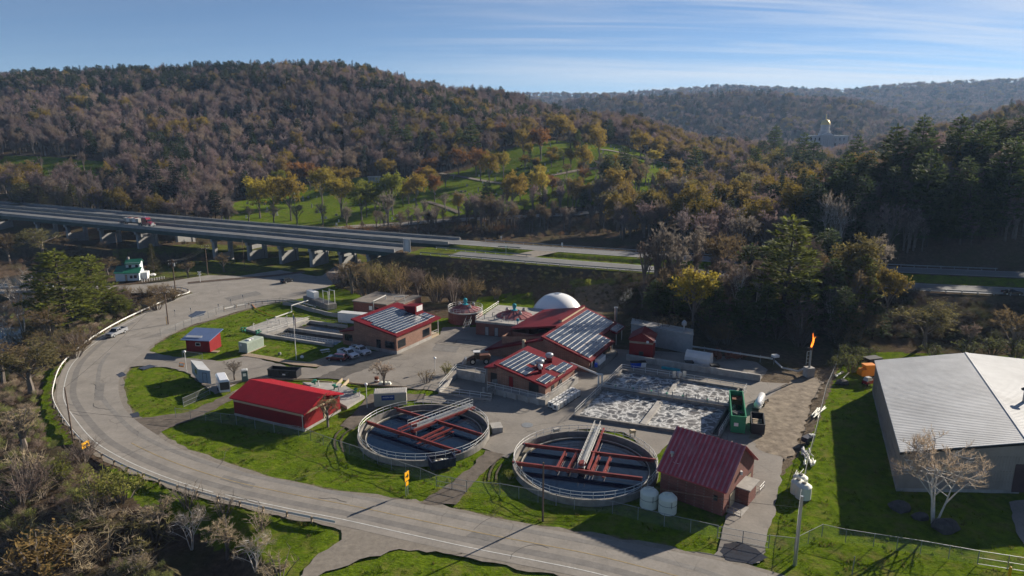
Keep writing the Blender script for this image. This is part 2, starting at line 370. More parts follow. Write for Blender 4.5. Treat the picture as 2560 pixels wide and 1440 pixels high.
def clouds():
    t = wt; tc = t.nodes.new('ShaderNodeTexCoord'); sp = t.nodes.new('ShaderNodeSeparateXYZ'); t.links.new(tc.outputs['Generated'], sp.inputs[0])
    z = node(t, 'ShaderNodeMath', operation='ADD'); t.links.new(sp.outputs['Z'], z.inputs[0]); z.inputs[1].default_value = .10
    dv = [node(t, 'ShaderNodeMath', operation='DIVIDE') for _ in 'ab']
    for n_, ax in zip(dv, 'XY'): t.links.new(sp.outputs[ax], n_.inputs[0]); t.links.new(z.outputs[0], n_.inputs[1])
    cx = t.nodes.new('ShaderNodeCombineXYZ'); t.links.new(dv[0].outputs[0], cx.inputs['X']); t.links.new(dv[1].outputs[0], cx.inputs['Y'])
    def layer(rot, sc, ns, lo, hi, amt, loc=(0, 0, 0), det=7):
        mp = t.nodes.new('ShaderNodeMapping'); mp.inputs['Rotation'].default_value = (0, 0, R(rot)); mp.inputs['Scale'].default_value = sc; mp.inputs['Location'].default_value = loc
        t.links.new(cx.outputs[0], mp.inputs['Vector']); n_ = t.nodes.new('ShaderNodeTexNoise'); n_.inputs['Scale'].default_value = ns; n_.inputs['Detail'].default_value = det; n_.inputs['Roughness'].default_value = .58; n_.inputs['Distortion'].default_value = .6
        t.links.new(mp.outputs[0], n_.inputs['Vector']); return ramp(t, n_.outputs['Fac'], [(lo, (0, 0, 0)), (hi, (amt,) * 3)])
    a = layer(-24, (.22, 1.1, 1), .8, .43, .66, .8, (1.3, .2, 0)); b_ = layer(-20, (.5, 4.0, 1), 1.0, .46, .7, .5, (4.1, 2, 0))
    c = mixc(t, 1, a, b_, 'SCREEN')
    # the veil thickens towards the sun side
    dt = node(t, 'ShaderNodeVectorMath', operation='DOT_PRODUCT'); t.links.new(tc.outputs['Generated'], dt.inputs[0]); dt.inputs[1].default_value = (math.cos(R(40)), math.sin(R(40)), 0)
    veil = ramp(t, dt.outputs['Value'], [(.45, (.05,) * 3), (.66, (.55,) * 3), (.9, (1,) * 3)])
    c = mixc(t, 1, c, veil, 'MULTIPLY')
    cloudcol = mixc(t, 1, sky.outputs[0], (1.55, 1.35, 1.18), 'MULTIPLY')
    cloudcol = mixc(t, .75, cloudcol, (9.5, 9.1, 8.8))
    return mixc(t, c, sky.outputs[0], cloudcol)
wt.links.new(clouds(), bg.inputs['Color'])
S.view_settings.view_transform = 'Standard'; S.view_settings.look = 'None'; S.view_settings.gamma = 1; S.view_settings.exposure = 0.95
S.render.engine = 'CYCLES'; S.cycles.use_denoising = True; S.cycles.max_bounces = 5; S.cycles.transparent_max_bounces = 24; S.cycles.volume_bounces = 0
S.cycles.diffuse_bounces = 2; S.cycles.glossy_bounces = 2; S.cycles.caustics_reflective = False; S.cycles.caustics_refractive = False
# ================================================================ terrain
def poly(pts, z=0.0): return np.array([P(a, b, z)[:2] for a, b in pts])
def dist_poly(x, y, pts):
    "distance to a polyline and parameter of the closest vertex span"
    d = np.full(np.shape(x), 1e9); tt = np.zeros(np.shape(x))
    for i in range(len(pts) - 1):
        a, b = pts[i], pts[i + 1]; ab = b - a; L = ab @ ab
        t = np.clip(((x - a[0]) * ab[0] + (y - a[1]) * ab[1]) / L, 0, 1)
        q = np.hypot(x - a[0] - t * ab[0], y - a[1] - t * ab[1]); k = q < d
        d = np.where(k, q, d); tt = np.where(k, i + t, tt)
    return d, tt
def inside(x, y, pts):
    r = np.zeros(np.shape(x), bool); n = len(pts)
    for i in range(n):
        (x0, y0), (x1, y1) = pts[i], pts[(i + 1) % n]
        if y0 == y1: continue
        c = ((y0 > y) != (y1 > y)) & (x < (x1 - x0) * (y - y0) / (y1 - y0) + x0); r ^= c
    return r
def sstep(a, b, x): t = np.clip((x - a) / (b - a), 0, 1); return t * t * (3 - 2 * t)

TPX = [-700, 0, 400, 800, 1200, 1500, 1800, 2060, 2300, 2560, 3200]
TY = [215, 250, 300, 340, 400, 480, 560, 650, 750, 850, 1000, 1300, 1500, 1700, 2100, 2600, 3200, 3800, 5000]
TZ = np.array([
 #-700  0   400  800 1200 1500 1800 2060 2300 2560 3200
 [0,   0,   0,   0,   0,   0,   5,   7,   7,   9,   28],     # 215
 [0,   0,   0,   0,   0,   0,   5,   11,  18,  25,  52],    # 250
 [0,   0,   0,   0,   0,   0,   7,   16,  30,  36,  64],    # 300
 [2,   2,   2,   0,   0,   1,   8,   19,  33,  40,  64],    # 340
 [14,  12,  10,  6,   6,   5,   6,   12,  26,  40,  60],    # 400
 [30,  31,  28,  19,  17,  16,  9,   8,   20,  36,  50],    # 480
 [44,  45,  45,  40,  34,  33,  16,  8,   22,  42,  60],    # 560
 [60,  62,  68,  65,  50,  45,  20,  8,   30,  52,  75],    # 650
 [78,  82,  92,  92,  68,  52,  22,  8,   36,  62,  85],    # 750
 [94,  98,  106, 113, 83,  47,  20,  8,   38,  68,  90],    # 850
 [80,  84,  95,  98,  70,  30,  14,  9,   25,  55,  80],    # 1000
 [50,  60,  60,  60,  45,  30,  16,  12,  15,  30,  60],    # 1300
 [50,  60,  60,  60,  45,  62,  62,  56,  30,  22,  50],    # 1500
 [60,  60,  60,  60,  60,  112, 123, 112, 52,  25,  50],    # 1700
 [70,  70,  70,  70,  70,  95,  110, 105, 62,  50,  60],    # 2100
 [100, 100, 100, 100, 110, 115, 130, 130, 130, 140, 150],   # 2600
 [190, 190, 190, 190, 192, 188, 222, 208, 238, 257, 270],   # 3200
 [180, 180, 180, 180, 180, 180, 210, 200, 225, 240, 250],   # 3800
 [120] * 11], float)
TU = (np.array(TPX) - 1280) / F / 1.0
def table(x, y):
    yy = np.clip(y, TY[0], TY[-1]); u = np.clip(x / np.maximum(y, 30), TU[0], TU[-1])
    j = np.clip(np.searchsorted(TY, yy) - 1, 0, len(TY) - 2); i = np.clip(np.searchsorted(TU, u) - 1, 0, len(TU) - 2)
    ty_ = np.array(TY)
    fy = (yy - ty_[j]) / (ty_[j + 1] - ty_[j]); fx = (u - TU[i]) / (TU[i + 1] - TU[i])
    fy = fy * fy * (3 - 2 * fy) * .5 + fy * .5; fx = fx * fx * (3 - 2 * fx)
    return (TZ[j, i] * (1 - fx) + TZ[j, i + 1] * fx) * (1 - fy) + (TZ[j + 1, i] * (1 - fx) + TZ[j + 1, i + 1] * fx) * fy
NEAR_CL = np.array([(-300, 357), (-252, 336), (-99.8, 263.8), (-10.8, 226.5), (40.9, 207.5), (100.5, 188), (137.9, 178.5), (190, 166), (260, 150)])
FAR_CL = np.array([(-330, 393), (-277, 370), (-109, 289.5), (-12, 251), (45.3, 230.7), (112, 210.3), (154.5, 200), (210, 187), (290, 168)])
def hz(x): return np.interp(x, [-260, -100, -11, 41, 100, 150], [9.5, 9.0, 8.0, 7.5, 7.0, 7.0])
EMB_N = np.array([(-33, 235.8), (-10.8, 226.5), (40.9, 207.5), (100.5, 188), (137.9, 178.5), (190, 166), (260, 150)])
EMB_F = np.array([(-14, 252), (45.3, 230.7), (112, 210.3), (154.5, 200), (210, 187), (290, 168)])
RIVER = np.array([(220, 372), (120, 362), (45, 350), (-6, 335), (-52, 312), (-80, 295), (-106, 283), (-137, 279), (-164, 266), (-181, 245), (-190, 208), (-165, 165), (-132, 135), (-112, 105), (-88, 74), (-60, 40), (-40, 0), (-30, -60)], float)
ROAD_OUT = [(473, 735), (440, 745), (380, 770), (300, 808), (230, 850), (180, 890), (150, 925), (135, 970), (133, 1000), (145, 1030), (165, 1060), (190, 1092), (220, 1120), (265, 1148), (330, 1180), (420, 1215), (540, 1250), (700, 1286), (838, 1314)]
RO = poly(ROAD_OUT)
INNER_PX = [(800, 690), (770, 730), (752, 745), (640, 765), (540, 795), (470, 815), (420, 838), (385, 858), (355, 885), (330, 905), (305, 935), (296, 965), (305, 1010), (335, 1047), (390, 1086), (430, 1112), (520, 1150), (650, 1192), (800, 1226), (1000, 1252), (1080, 1266), (1300, 1312), (1500, 1345), (1700, 1382), (1850, 1415), (2000, 1460), (2150, 1510)]
BANK = np.vstack([RO, poly([(800, 1375), (640, 1460), (560, 1700)]), [(-60, 10), (-260, 10), (-260, 190)], poly([(0, 737), (110, 735), (330, 722)])])
BANKLINE = np.vstack([BANK[-2:], RO, poly([(800, 1375), (640, 1460), (560, 1700)])])
STREAM = np.array([P(300, 1395, -4)[:2], P(400, 1385, -4)[:2], P(500, 1400, -4)[:2], P(540, 1500, -4)[:2], P(540, 1800, -4)[:2]])
def hfun(x, y):
    x = np.asarray(x, float); y = np.asarray(y, float)
    h = table(x, y) * sstep(200, 250, y + np.maximum(0, x - 40) * .12)
    # natural unevenness away from the works
    r = np.sin(x * .017 + 1.3) * np.cos(y * .013) + .3 * np.sin(x * .031 + y * .023)
    h = h + r * np.clip(h - 3, 0, 25) * .13
    # wooded knoll between the works and the highway
    h = h + 7 * np.exp(-((x - 68) / 30) ** 2 - ((y - 172) / 11) ** 2) + 4 * np.exp(-((x - 118) / 25) ** 2 - ((y - 165) / 9) ** 2)
    for pl in (EMB_N, EMB_F):
        d, _ = dist_poly(x, y, pl); h = np.maximum(h, hz(x) - np.maximum(0, d - 7.5) / 2.3)
    h = h - 3 * np.clip((-x - 115) / 45, 0, 1) * np.clip((y - 212) / 20, 0, 1) * np.clip((340 - y) / 20, 0, 1)
    # river bank outside the road
    b = inside(x, y, BANK); d, _ = dist_poly(x, y, BANKLINE)
    h = np.where(b, np.minimum(h, -np.clip((d - 1.0) * .15, 0, 1.7) - np.clip((d - 11) * .28, 0, 3.4)), h)
    d, _ = dist_poly(x, y, RIVER); h = np.minimum(h, -6.5 + np.clip(d - 8, 0, None) * .55)
    d, _ = dist_poly(x, y, STREAM); h = np.where(b, np.minimum(h, -3.9 + np.clip(d - 2.5, 0, None) * 1.1), h)
    d, _ = dist_poly(x, y, np.array([(-85, 293), (-137, 292), (-210, 300)])); h = np.maximum(h, np.where(d < 14, .0, -9))
    return h
def hz1(x, y): return float(hfun(np.array([x]), np.array([y]))[0])
def G(px, py, zmax=150):
    "where the sight line through a photo point meets the terrain"
    d = ray(px, py); t = np.concatenate([np.arange(40, 300, .8), np.arange(300, 1200, 2.5), np.arange(1200, 5000, 10)])
    X, Y, Z = d[0] * t, d[1] * t, CH + d[2] * t
    k = np.nonzero(hfun(X, Y) >= Z)[0]
    i = k[0] if len(k) else len(t) - 1
    return Vector((X[i], Y[i], float(hfun(X[i:i + 1], Y[i:i + 1])[0])))

def build_ground():
    rows = [-60.0]
    while rows[-1] < 5200:
        y = rows[-1]
        rows.append(y + (6 if y < 46 else .75 if y < 160 else 1.2 if y < 300 else 4 if y < 520 else 8 if y < 1000 else 30))
    ys = np.array(rows); n = 560
    us = np.linspace(-1, 1, n); us = us * (.55 + .45 * us ** 2)      # denser in the middle
    X = us[None, :] * (ys[:, None] * 1.15 + 115); Y = np.repeat(ys[:, None], n, 1)
    x, y = X.ravel(), Y.ravel(); z = hfun(x, y)
    me = bpy.data.meshes.new('ground'); nr = len(ys)
    idx = np.arange(nr * n).reshape(nr, n); f = np.stack([idx[:-1, :-1], idx[:-1, 1:], idx[1:, 1:], idx[1:, :-1]], -1).reshape(-1, 4)
    me.vertices.add(nr * n); me.vertices.foreach_set('co', np.stack([x, y, z], 1).ravel())
    me.loops.add(f.size); me.loops.foreach_set('vertex_index', f.ravel()); me.polygons.add(len(f))
    me.polygons.foreach_set('loop_start', np.arange(0, f.size, 4)); me.polygons.foreach_set('loop_total', np.full(len(f), 4)); me.update()
    me.polygons.foreach_set('use_smooth', np.ones(len(f), bool))
    g = np.zeros(len(x)); dr = np.zeros(len(x))
    plant = np.vstack([RO[::-1], poly([(480, 720), (800, 690), (850, 720), (1050, 790), (1180, 800), (1340, 830), (1500, 870), (1740, 905), (2000, 960), (2080, 940), (2120, 900), (2185, 880), (2560, 890), (3000, 900), (3300, 1600), (560, 1700), (640, 1460), (800, 1375)])])
    g[inside(x, y, plant)] = 1
    for pl in GRASS_EXTRA: g[inside(x, y, pl[0])] = pl[1]
    for pl in DIRT_EXTRA: dr[inside(x, y, pl[0])] = pl[1]
    g[z < -5] = 0; rim = poly(INNER_PX); dd, _ = dist_poly(x, y, rim); dr = np.maximum(dr, np.where(np.abs(z) < .5, np.clip(.85 - dd / 2.6, 0, .8), 0))
    # hollows of the uneven lawns, and the settling tanks' pit
    def vn(px_, py_, k):
        i, j = np.floor(px_).astype(int), np.floor(py_).astype(int); fx, fy = px_ - i, py_ - j; fx, fy = fx * fx * (3 - 2 * fx), fy * fy * (3 - 2 * fy); hs = lambda a, b_: (np.abs(np.sin(a * 127.1 + b_ * 311.7 + k) * 43758.545) % 1)
        return (hs(i, j) * (1 - fx) + hs(i + 1, j) * fx) * (1 - fy) + (hs(i, j + 1) * (1 - fx) + hs(i + 1, j + 1) * fx) * fy
    xr, yr = x * .95 + y * .3, y * .95 - x * .3
    z = z - np.where((np.abs(z) < .6) & (g > .5) & (y < 190), .22 * vn(xr / 4.5, yr / 1.6, 1) + .07 * vn(xr / 1.5, yr / 1.1, 7), 0)
    pit = poly([(666, 837), (833, 863), (866, 842), (866, 820), (778, 808)]); z = np.where(inside(x, y, pit), -1.6, z)
    me.vertices.foreach_set('co', np.stack([x, y, z], 1).ravel())
    a = me.color_attributes.new('zone', 'FLOAT_COLOR', 'POINT'); col = np.zeros((len(x), 4)); col[:, 0] = g; col[:, 1] = dr; col[:, 3] = 1
    a.data.foreach_set('color', col.ravel())
    me.materials.append(M['ground']); o = bpy.data.objects.new('ground', me); COL.objects.link(o); tag(o, kind='structure'); return o
def gpoly(pts): return np.array([G(a, b)[:2] for a, b in pts])
def band(pts, w):
    "closed outline of a band of width w round a polyline"
    L, Rr = [], []
    for i, p in enumerate(pts):
        d = np.array(pts[min(i + 1, len(pts) - 1)]) - np.array(pts[max(i - 1, 0)]); d = d / np.linalg.norm(d); nrm = np.array((-d[1], d[0]))
        L.append(np.array(p) + nrm * w / 2); Rr.append(np.array(p) - nrm * w / 2)
    return np.array(L + Rr[::-1])
CEM = np.array([(-150, 345), (-118, 322), (-80, 352), (-30, 372), (10, 388), (60, 408), (110, 428), (150, 460), (150, 500), (135, 540), (95, 600), (40, 600), (5, 560), (-30, 500), (-60, 470), (-105, 470), (-150, 440), (-162, 400)], float)
FIELD = np.array([(-330, 415), (-255, 415), (-250, 445), (-262, 468), (-340, 468)], float)
GRASS_EXTRA = [
    (CEM, 1.0), (FIELD, .85),
    (band(np.vstack([EMB_N[:4] + np.array([3, 9])]), 34), .55),
    (band(np.array([(-20, 241), (0, 233), (43, 219), (106, 199), (160, 186)]), 14), .62),
    (np.array([(-130, 232), (-60, 215), (-40, 245), (-70, 285), (-140, 300), (-170, 285)]), .5),
    (gpoly([(180, 900), (140, 930), (125, 1000), (140, 1050), (190, 1110), (120, 1120), (95, 1020), (110, 930)]), .75),
    (gpoly([(270, 1165), (420, 1225), (560, 1262), (700, 1296), (850, 1325), (830, 1395), (690, 1420), (590, 1380), (480, 1325), (360, 1270), (280, 1215)]), 1.0),
    (gpoly([(1000, 675), (1620, 705), (1480, 740), (1240, 735), (1040, 700)]), .3), (gpoly([(1180, 745), (1330, 735), (1360, 790), (1180, 800)]), .85),
    (gpoly([(1420, 700), (1610, 690), (1600, 730), (1450, 770)]), .5),
]
DIRT_EXTRA = [(gpoly([(1440, 715), (1600, 705), (1570, 760), (1480, 790), (1430, 760)]), .7),
              (gpoly([(1890, 930), (2060, 925), (2100, 900), (2085, 960), (2035, 1080), (1990, 1150), (1950, 1200), (1930, 1130), (1850, 1090), (1830, 1020)]), .75),
              (gpoly([(1190, 790), (1600, 860), (1900, 930), (1880, 960), (1560, 930), (1340, 850)]), .4)]
ground = build_ground()

# ---------------------------------------------------------------- sheets: roads, yards, tracks
def ragged(pts, amp, step, seed):
    rng = random.Random(seed); out = []; n = len(pts)
    for i in range(n):
        a, b = np.array(pts[i], float), np.array(pts[(i + 1) % n], float); d = b - a; L = np.linalg.norm(d); k = max(1, int(L / step)); nn = np.array((-d[1], d[0])) / max(L, 1e-6)
        for j in range(k):
            q = a + d * (j / k); w = rng.uniform(-amp, amp) if j or amp > .2 else 0
            out.append(tuple(q + nn * w))
    return out
from mathutils.geometry import tessellate_polygon
def sheet(name, pts, z, mat, amp=.25, step=1.2, seed=1):
    o_ = ragged(pts, amp, step, seed) if amp else [tuple(p) for p in pts]
    v = [Vector((p[0], p[1], 0)) for p in o_]; tr = tessellate_polygon([v])
    mb = MB(mat); fs = []
    for t in tr:
        a, b, c = (v[i] for i in t)
        fs.append(t if (b - a).cross(c - a).z > 0 else tuple(reversed(t)))
    mb.add([(p.x, p.y, z) for p in v], fs)
    return tag(mb.build(name), kind='structure')
def cat_spline(pts, k=6):
    pts = [np.array(p, float) for p in pts]; out = []
    for i in range(len(pts) - 1):
        p0, p1, p2, p3 = pts[max(i - 1, 0)], pts[i], pts[i + 1], pts[min(i + 2, len(pts) - 1)]
        for j in range(k):
            t = j / k; out.append(.5 * ((2 * p1) + (-p0 + p2) * t + (2 * p0 - 5 * p1 + 4 * p2 - p3) * t * t + (-p0 + 3 * p1 - 3 * p2 + p3) * t ** 3))
    out.append(pts[-1]); return np.array(out)
def ribbon(name, pts, w0, w1, zf, mat, kind='structure', parent=None):
    "strip along a centre line between offsets w0 and w1 (left of travel positive)"
    mb = MB(mat); vs = []; n = len(pts)
    for i, p in enumerate(pts):
        d = pts[min(i + 1, n - 1)] - pts[max(i - 1, 0)]; d = d / np.linalg.norm(d); nn = np.array((-d[1], d[0]))
        for w in (w0, w1):
            q = p + nn * w; vs.append((q[0], q[1], zf(q[0], q[1]) if callable(zf) else zf))
    mb.add(vs, [(2 * i, 2 * i + 1, 2 * i + 3, 2 * i + 2) for i in range(n - 1)])
    o = mb.build(name, parent)
    return tag(o, kind=kind) if kind else o
OUTER = cat_spline(poly([(640, 700), (560, 712), (500, 728)] + [(a + (9 if a < 500 else 4), b - 2) for a, b in ROAD_OUT[0:]] + [(1000, 1348), (1180, 1388), (1330, 1418), (1480, 1450), (1700, 1510)]), 5)
INNER = cat_spline(poly(INNER_PX), 5)
_d = INNER[-1] - INNER[-8]; _d /= np.linalg.norm(_d); OUTER = np.vstack([OUTER, OUTER[-1] + _d * 40, OUTER[-1] + _d * 120]); INNER = np.vstack([INNER, INNER[-1] + _d * 25, INNER[-1] + _d * 100])
sheet('road_shoulder', np.vstack([OUTER - np.array([.3, .6]), (INNER + np.array([.8, .5]))[::-1]]), .012, M['gravel'], .35, 1.5, 3)
sheet('road', np.vstack([OUTER, INNER[::-1]]), .03, M['asphalt'], .12, 1.5, 2)
def offset(pts, w):
    out = []
    for i, p in enumerate(pts):
        d = pts[min(i + 1, len(pts) - 1)] - pts[max(i - 1, 0)]; d = d / np.linalg.norm(d); out.append(p + np.array((-d[1], d[0])) * w)
    return np.array(out)
ribbon('edge_line', offset(OUTER, 1.1)[12:95], -.07, .07, .046, M['line_white'])
ribbon('edge_line', offset(OUTER, 1.3)[95:], -.07, .07, .046, M['line_white'])
ribbon('centre_line', (lambda o: o[78:])(offset(OUTER, 4.6)), -.06, .06, .046, M['line_yellow'])
# worn darker wheel lane
ribbon('tar_patch', offset(OUTER, 2.7)[30:], -.55, .55, .038, road_mat('darker_wheel_lane', (.16, .15, .14), (.235, .22, .2), .5, None, .6))
ribbon('tar_patch', offset(OUTER, 6.9)[40:], -.4, .4, .038, road_mat('worn_wheel_lane', (.175, .165, .152), (.255, .24, .22), .5, None, .6))
# junction and side road
sheet('junction_road', poly([(800, 692), (855, 655), (900, 648), (905, 662), (870, 690), (850, 705), (770, 735), (640, 770), (500, 740), (478, 731), (330, 733), (300, 722), (330, 712), (420, 704), (520, 688), (600, 690), (700, 675)]), .02, M['asphalt'], .2, 2, 4)
ribbon('side_road', cat_spline(np.array([P(480, 716)[:2], P(330, 719)[:2], P(120, 724)[:2], P(-80, 731)[:2], P(-300, 738)[:2]]), 4), -3.4, 3.4, .055, M['asphalt'])
sheet('roadside_apron', poly([(850, 1320), (1000, 1346), (1180, 1386), (1000, 1375), (900, 1400), (840, 1420), (790, 1440), (740, 1450), (800, 1385), (850, 1350)]), .02, M['gravel'], .3, 1, 5)
sheet('yard_pavement', poly([(350, 868), (400, 886), (445, 893), (555, 903), (600, 893), (622, 888), (660, 900), (720, 916), (790, 922), (815, 906), (850, 884), (875, 872), (992, 882), (1099, 836), (1108, 818), (1200, 818), (1300, 850), (1240, 990), (1100, 980), (1060, 974), (990, 968), (960, 967), (900, 960), (850, 949), (800, 945), (660, 948), (600, 955), (540, 985), (500, 958), (470, 932), (430, 920), (360, 915), (325, 918), (300, 935)]), .022, M['yard'], .25, 1.2, 6)
sheet('lower_yard_pavement', poly([(1095, 985), (1240, 985), (1225, 900), (1330, 845), (1570, 850), (1580, 900), (1640, 905), (1900, 955), (1990, 960), (1880, 1020), (1880, 1095), (1965, 1130), (1945, 1240), (1915, 1365), (1900, 1410), (1780, 1392), (1808, 1345), (1812, 1290), (1860, 1215), (1845, 1110), (1690, 1095), (1640, 1140), (1560, 1080), (1462, 1072), (1360, 1085), (1290, 1125), (1272, 1145), (1205, 1120), (1235, 1080), (1210, 1040), (1150, 1012), (1040, 1005), (1060, 992)]), .024, M['yard'], .25, 1.2, 7)
sheet('raised_yard', poly([(1570, 898), (1900, 950), (1920, 925), (1890, 905), (1740, 880), (1600, 862)]), .03, M['yard'], .2, 1.2, 8)
sheet('dirt_track', poly([(1870, 1095), (1900, 1020), (1945, 975), (1975, 950), (2040, 945), (2062, 955), (2030, 1010), (2012, 1070), (1985, 1130), (1965, 1150), (1900, 1125)]), .036, M['dirt'], .5, 1, 9)
sheet('gravel_drive', poly([(325, 1048), (400, 1040), (470, 1030), (530, 1005), (600, 970), (615, 975), (590, 995), (560, 1012), (480, 1050), (420, 1070), (395, 1088), (360, 1080)]), .026, M['mud'], .3, 1, 10)
sheet('gravel_drive', poly([(1050, 1258), (1130, 1205), (1180, 1165), (1212, 1128), (1262, 1136), (1220, 1175), (1175, 1215), (1140, 1262)]), .028, M['mud'], .3, 1, 11)
sheet('footpath', poly([(600, 889), (625, 884), (680, 893), (735, 903), (775, 906), (830, 888), (860, 880), (872, 886), (838, 906), (790, 918), (735, 913), (660, 898)]), .09, M['wood'], 0)
sheet('footpath', poly([(850, 1065), (905, 1010), (925, 985), (1065, 985), (1060, 1000), (960, 1005), (925, 1030), (885, 1075)]), .03, M['mud'], .2, 1, 12)
for pts in ([(470, 790), (490, 778), (515, 778), (510, 788), (480, 795)], [(345, 920), (375, 912), (395, 915), (360, 925)], [(290, 937), (305, 930), (318, 938), (300, 944)], [(325, 1035), (345, 1030), (350, 1042), (330, 1045)], [(1810, 1360), (1845, 1355), (1890, 1372), (1920, 1395), (1880, 1412), (1815, 1400), (1800, 1378)]):
    sheet('puddle', poly(pts), .05, M['puddle'], .12, .5, 13)
for pts in ([(2560, 1250), (2522, 1255), (2540, 1330), (2560, 1360), (2700, 1440), (2800, 1300)],):
    sheet('warehouse_drive', poly(pts), .03, M['yard'], .15, 1, 14)
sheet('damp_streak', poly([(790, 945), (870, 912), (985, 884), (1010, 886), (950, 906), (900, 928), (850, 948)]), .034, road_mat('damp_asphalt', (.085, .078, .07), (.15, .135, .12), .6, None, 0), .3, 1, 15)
rng_ = random.Random(31); SEAL = pmat('crack_sealant', (.06, .058, .055), .8, var=.1)
for i in range(26):
    k = rng_.randrange(20, 120); w = rng_.uniform(.5, 9); p = offset(OUTER, w)[min(k, len(OUTER) - 2)] if i < 20 else np.array(P(rng_.uniform(900, 1200), rng_.uniform(880, 960))[:2]); ang = rng_.uniform(0, 3.1); pts_ = [p]
    for j in range(rng_.randrange(4, 9)): ang += rng_.uniform(-.5, .5); pts_.append(pts_[-1] + .9 * np.array((math.cos(ang), math.sin(ang))))
    ribbon('crack_seal', np.array(pts_), -.035, .035, .05, SEAL)
for q in ([(560, 1188), (640, 1210), (630, 1222), (550, 1199)], [(240, 960), (262, 958), (258, 1000), (236, 1002)], [(1180, 1330), (1260, 1346), (1245, 1358), (1165, 1341)], [(560, 745), (640, 728), (655, 736), (575, 754)], [(1090, 860), (1150, 866), (1140, 882), (1080, 876)]): sheet('tar_patch', poly(q), .043, road_mat('patched_asphalt', (.15, .142, .132), (.225, .212, .195), .6, None, .3), .12, .8, 16)
# rutted wheel tracks worn into the lawn
TRK = pmat('bare_ruts', (.075, .06, .035), .95, var=.3, vs=3)
for pts in ([(842, 1125), (836, 1108), (842, 1085), (862, 1068), (892, 1050)], [(860, 1130), (853, 1108), (858, 1088), (878, 1072)], [(1222, 1200), (1226, 1178), (1242, 1152), (1262, 1138)], [(1240, 1200), (1243, 1180), (1256, 1160)]):
    ribbon('rut', cat_spline(poly(pts), 4), -.16, .16, .014, TRK)

# ---------------------------------------------------------------- water
mb = MB(M['river_water']); v = [(-420, -80), (-10, -80), (-20, 60), (-60, 96), (-105, 140), (-150, 200), (-150, 255), (-60, 290), (40, 330), (260, 345), (260, 395), (20, 365), (-100, 310), (-170, 300), (-420, 300)]
tr = tessellate_polygon([[Vector((a, b, 0)) for a, b in v]])
mb.add([(a, b, -4.6) for a, b in v], [t if (Vector((*v[t[1]], 0)) - Vector((*v[t[0]], 0))).cross(Vector((*v[t[2]], 0)) - Vector((*v[t[0]], 0))).z > 0 else tuple(reversed(t)) for t in tr])
tag(mb.build('river'), kind='structure')

# ---------------------------------------------------------------- highway
def highway(cl, half, i0, s0):
    pts = cat_spline(cl, 8); pts = pts[i0:]
    zf = lambda x, y: float(hz(x)) + .12
    ribbon('highway_road', pts, -half, half, zf, M['highway'])
    for w in (-half + .9, half - .9): ribbon('edge_line', pts, w - .09, w + .09, lambda x, y: float(hz(x)) + .14, M['line_white'])
    # broken lane line
    for i in range(0, len(pts) - 1):
        a, b = pts[i], pts[i + 1]; L = np.linalg.norm(b - a)
        for k in range(int(L / 12)):
            q0 = a + (b - a) * (k * 12 / L); q1 = a + (b - a) * ((k * 12 + 3) / L)
            if i % 2 == 0: ribbon('lane_line', np.array([q0, q1]), -.07, .07, lambda x, y: float(hz(x)) + .14, M['line_white'])
highway(NEAR_CL, 5.0, 23, 0); highway(FAR_CL, 5.0, 23, 0)
ribbon('median_crossover', np.array([P(1290, 645, 7.8)[:2], P(1395, 622, 7.8)[:2]]), -4, 4, lambda x, y: float(hz(x)) + .1, M['gravel'])
# cemetery lanes, draped on the slope
def drape(name, pxs, w, mat, lift=.45):
    pts = cat_spline(np.array([G(a, b)[:2] for a, b in pxs]), 8); ribbon(name, pts, -w / 2, w / 2, lambda x, y: hz1(x, y) + lift, mat)
RIVROAD = [(700, 585), (860, 572), (960, 566), (1080, 558), (1180, 552), (1300, 545), (1400, 538), (1500, 531), (1640, 522), (1800, 515)]
drape('river_road', RIVROAD, 7, M['asphalt'])
drape('cemetery_lane', [(560, 510), (585, 490), (610, 470), (640, 458)], 4, M['dirt'])
drape('cemetery_lane', [(1100, 435), (1160, 445), (1220, 456), (1270, 462)], 4, M['gravel'])
drape('cemetery_lane', [(1500, 375), (1560, 385), (1600, 395), (1650, 405)], 4, M['gravel'])
drape('cemetery_lane', [(1070, 505), (1110, 520), (1150, 535)], 3.5, M['mud'])
drape('cemetery_lane', [(1380, 440), (1440, 430), (1500, 420)], 4, M['dirt'])
# ================================================================ the treatment works: buildings
def solve_z(px, py, x, y):
    "height of the point above plan position (x, y) that shows on image row py"
    dx = math.hypot(x, y); return zat(px, py, y)
def roof_z(px_py, p): return zat(px_py[0], px_py[1], p.y)
def window(root, fr, a0, a1, z0, z1, side='b0', b=0.0, frame_m=None, name='window', glass=None):
    "framed opening set on a wall; side b0: wall along a at b; side a0: wall along b at a"
    if side == 'b0': pt = lambda s, o, z: fr(s, b - o, z)
    else: pt = lambda s, o, z: fr(b - o, s, z)
    mb = MB(glass or M['glass'])
    def slab(s0, s1, q0, q1, o0, o1): mb.hexa([pt(s0, o0, q0), pt(s1, o0, q0), pt(s1, o1, q0), pt(s0, o1, q0)], [pt(s0, o0, q1), pt(s1, o0, q1), pt(s1, o1, q1), pt(s0, o1, q1)])
    slab(a0, a1, z0, z1, -.05, .03)
    w = mb.build(name, root)
    f = MB(frame_m or M['black_steel']); mb = f; t = .09
    slab(a0 - t, a1 + t, z1, z1 + t, -.05, .06); slab(a0 - t, a1 + t, z0 - t, z0, -.05, .06); slab(a0 - t, a0, z0, z1, -.05, .06); slab(a1, a1 + t, z0, z1, -.05, .06)
    f.build('frame', w); return w
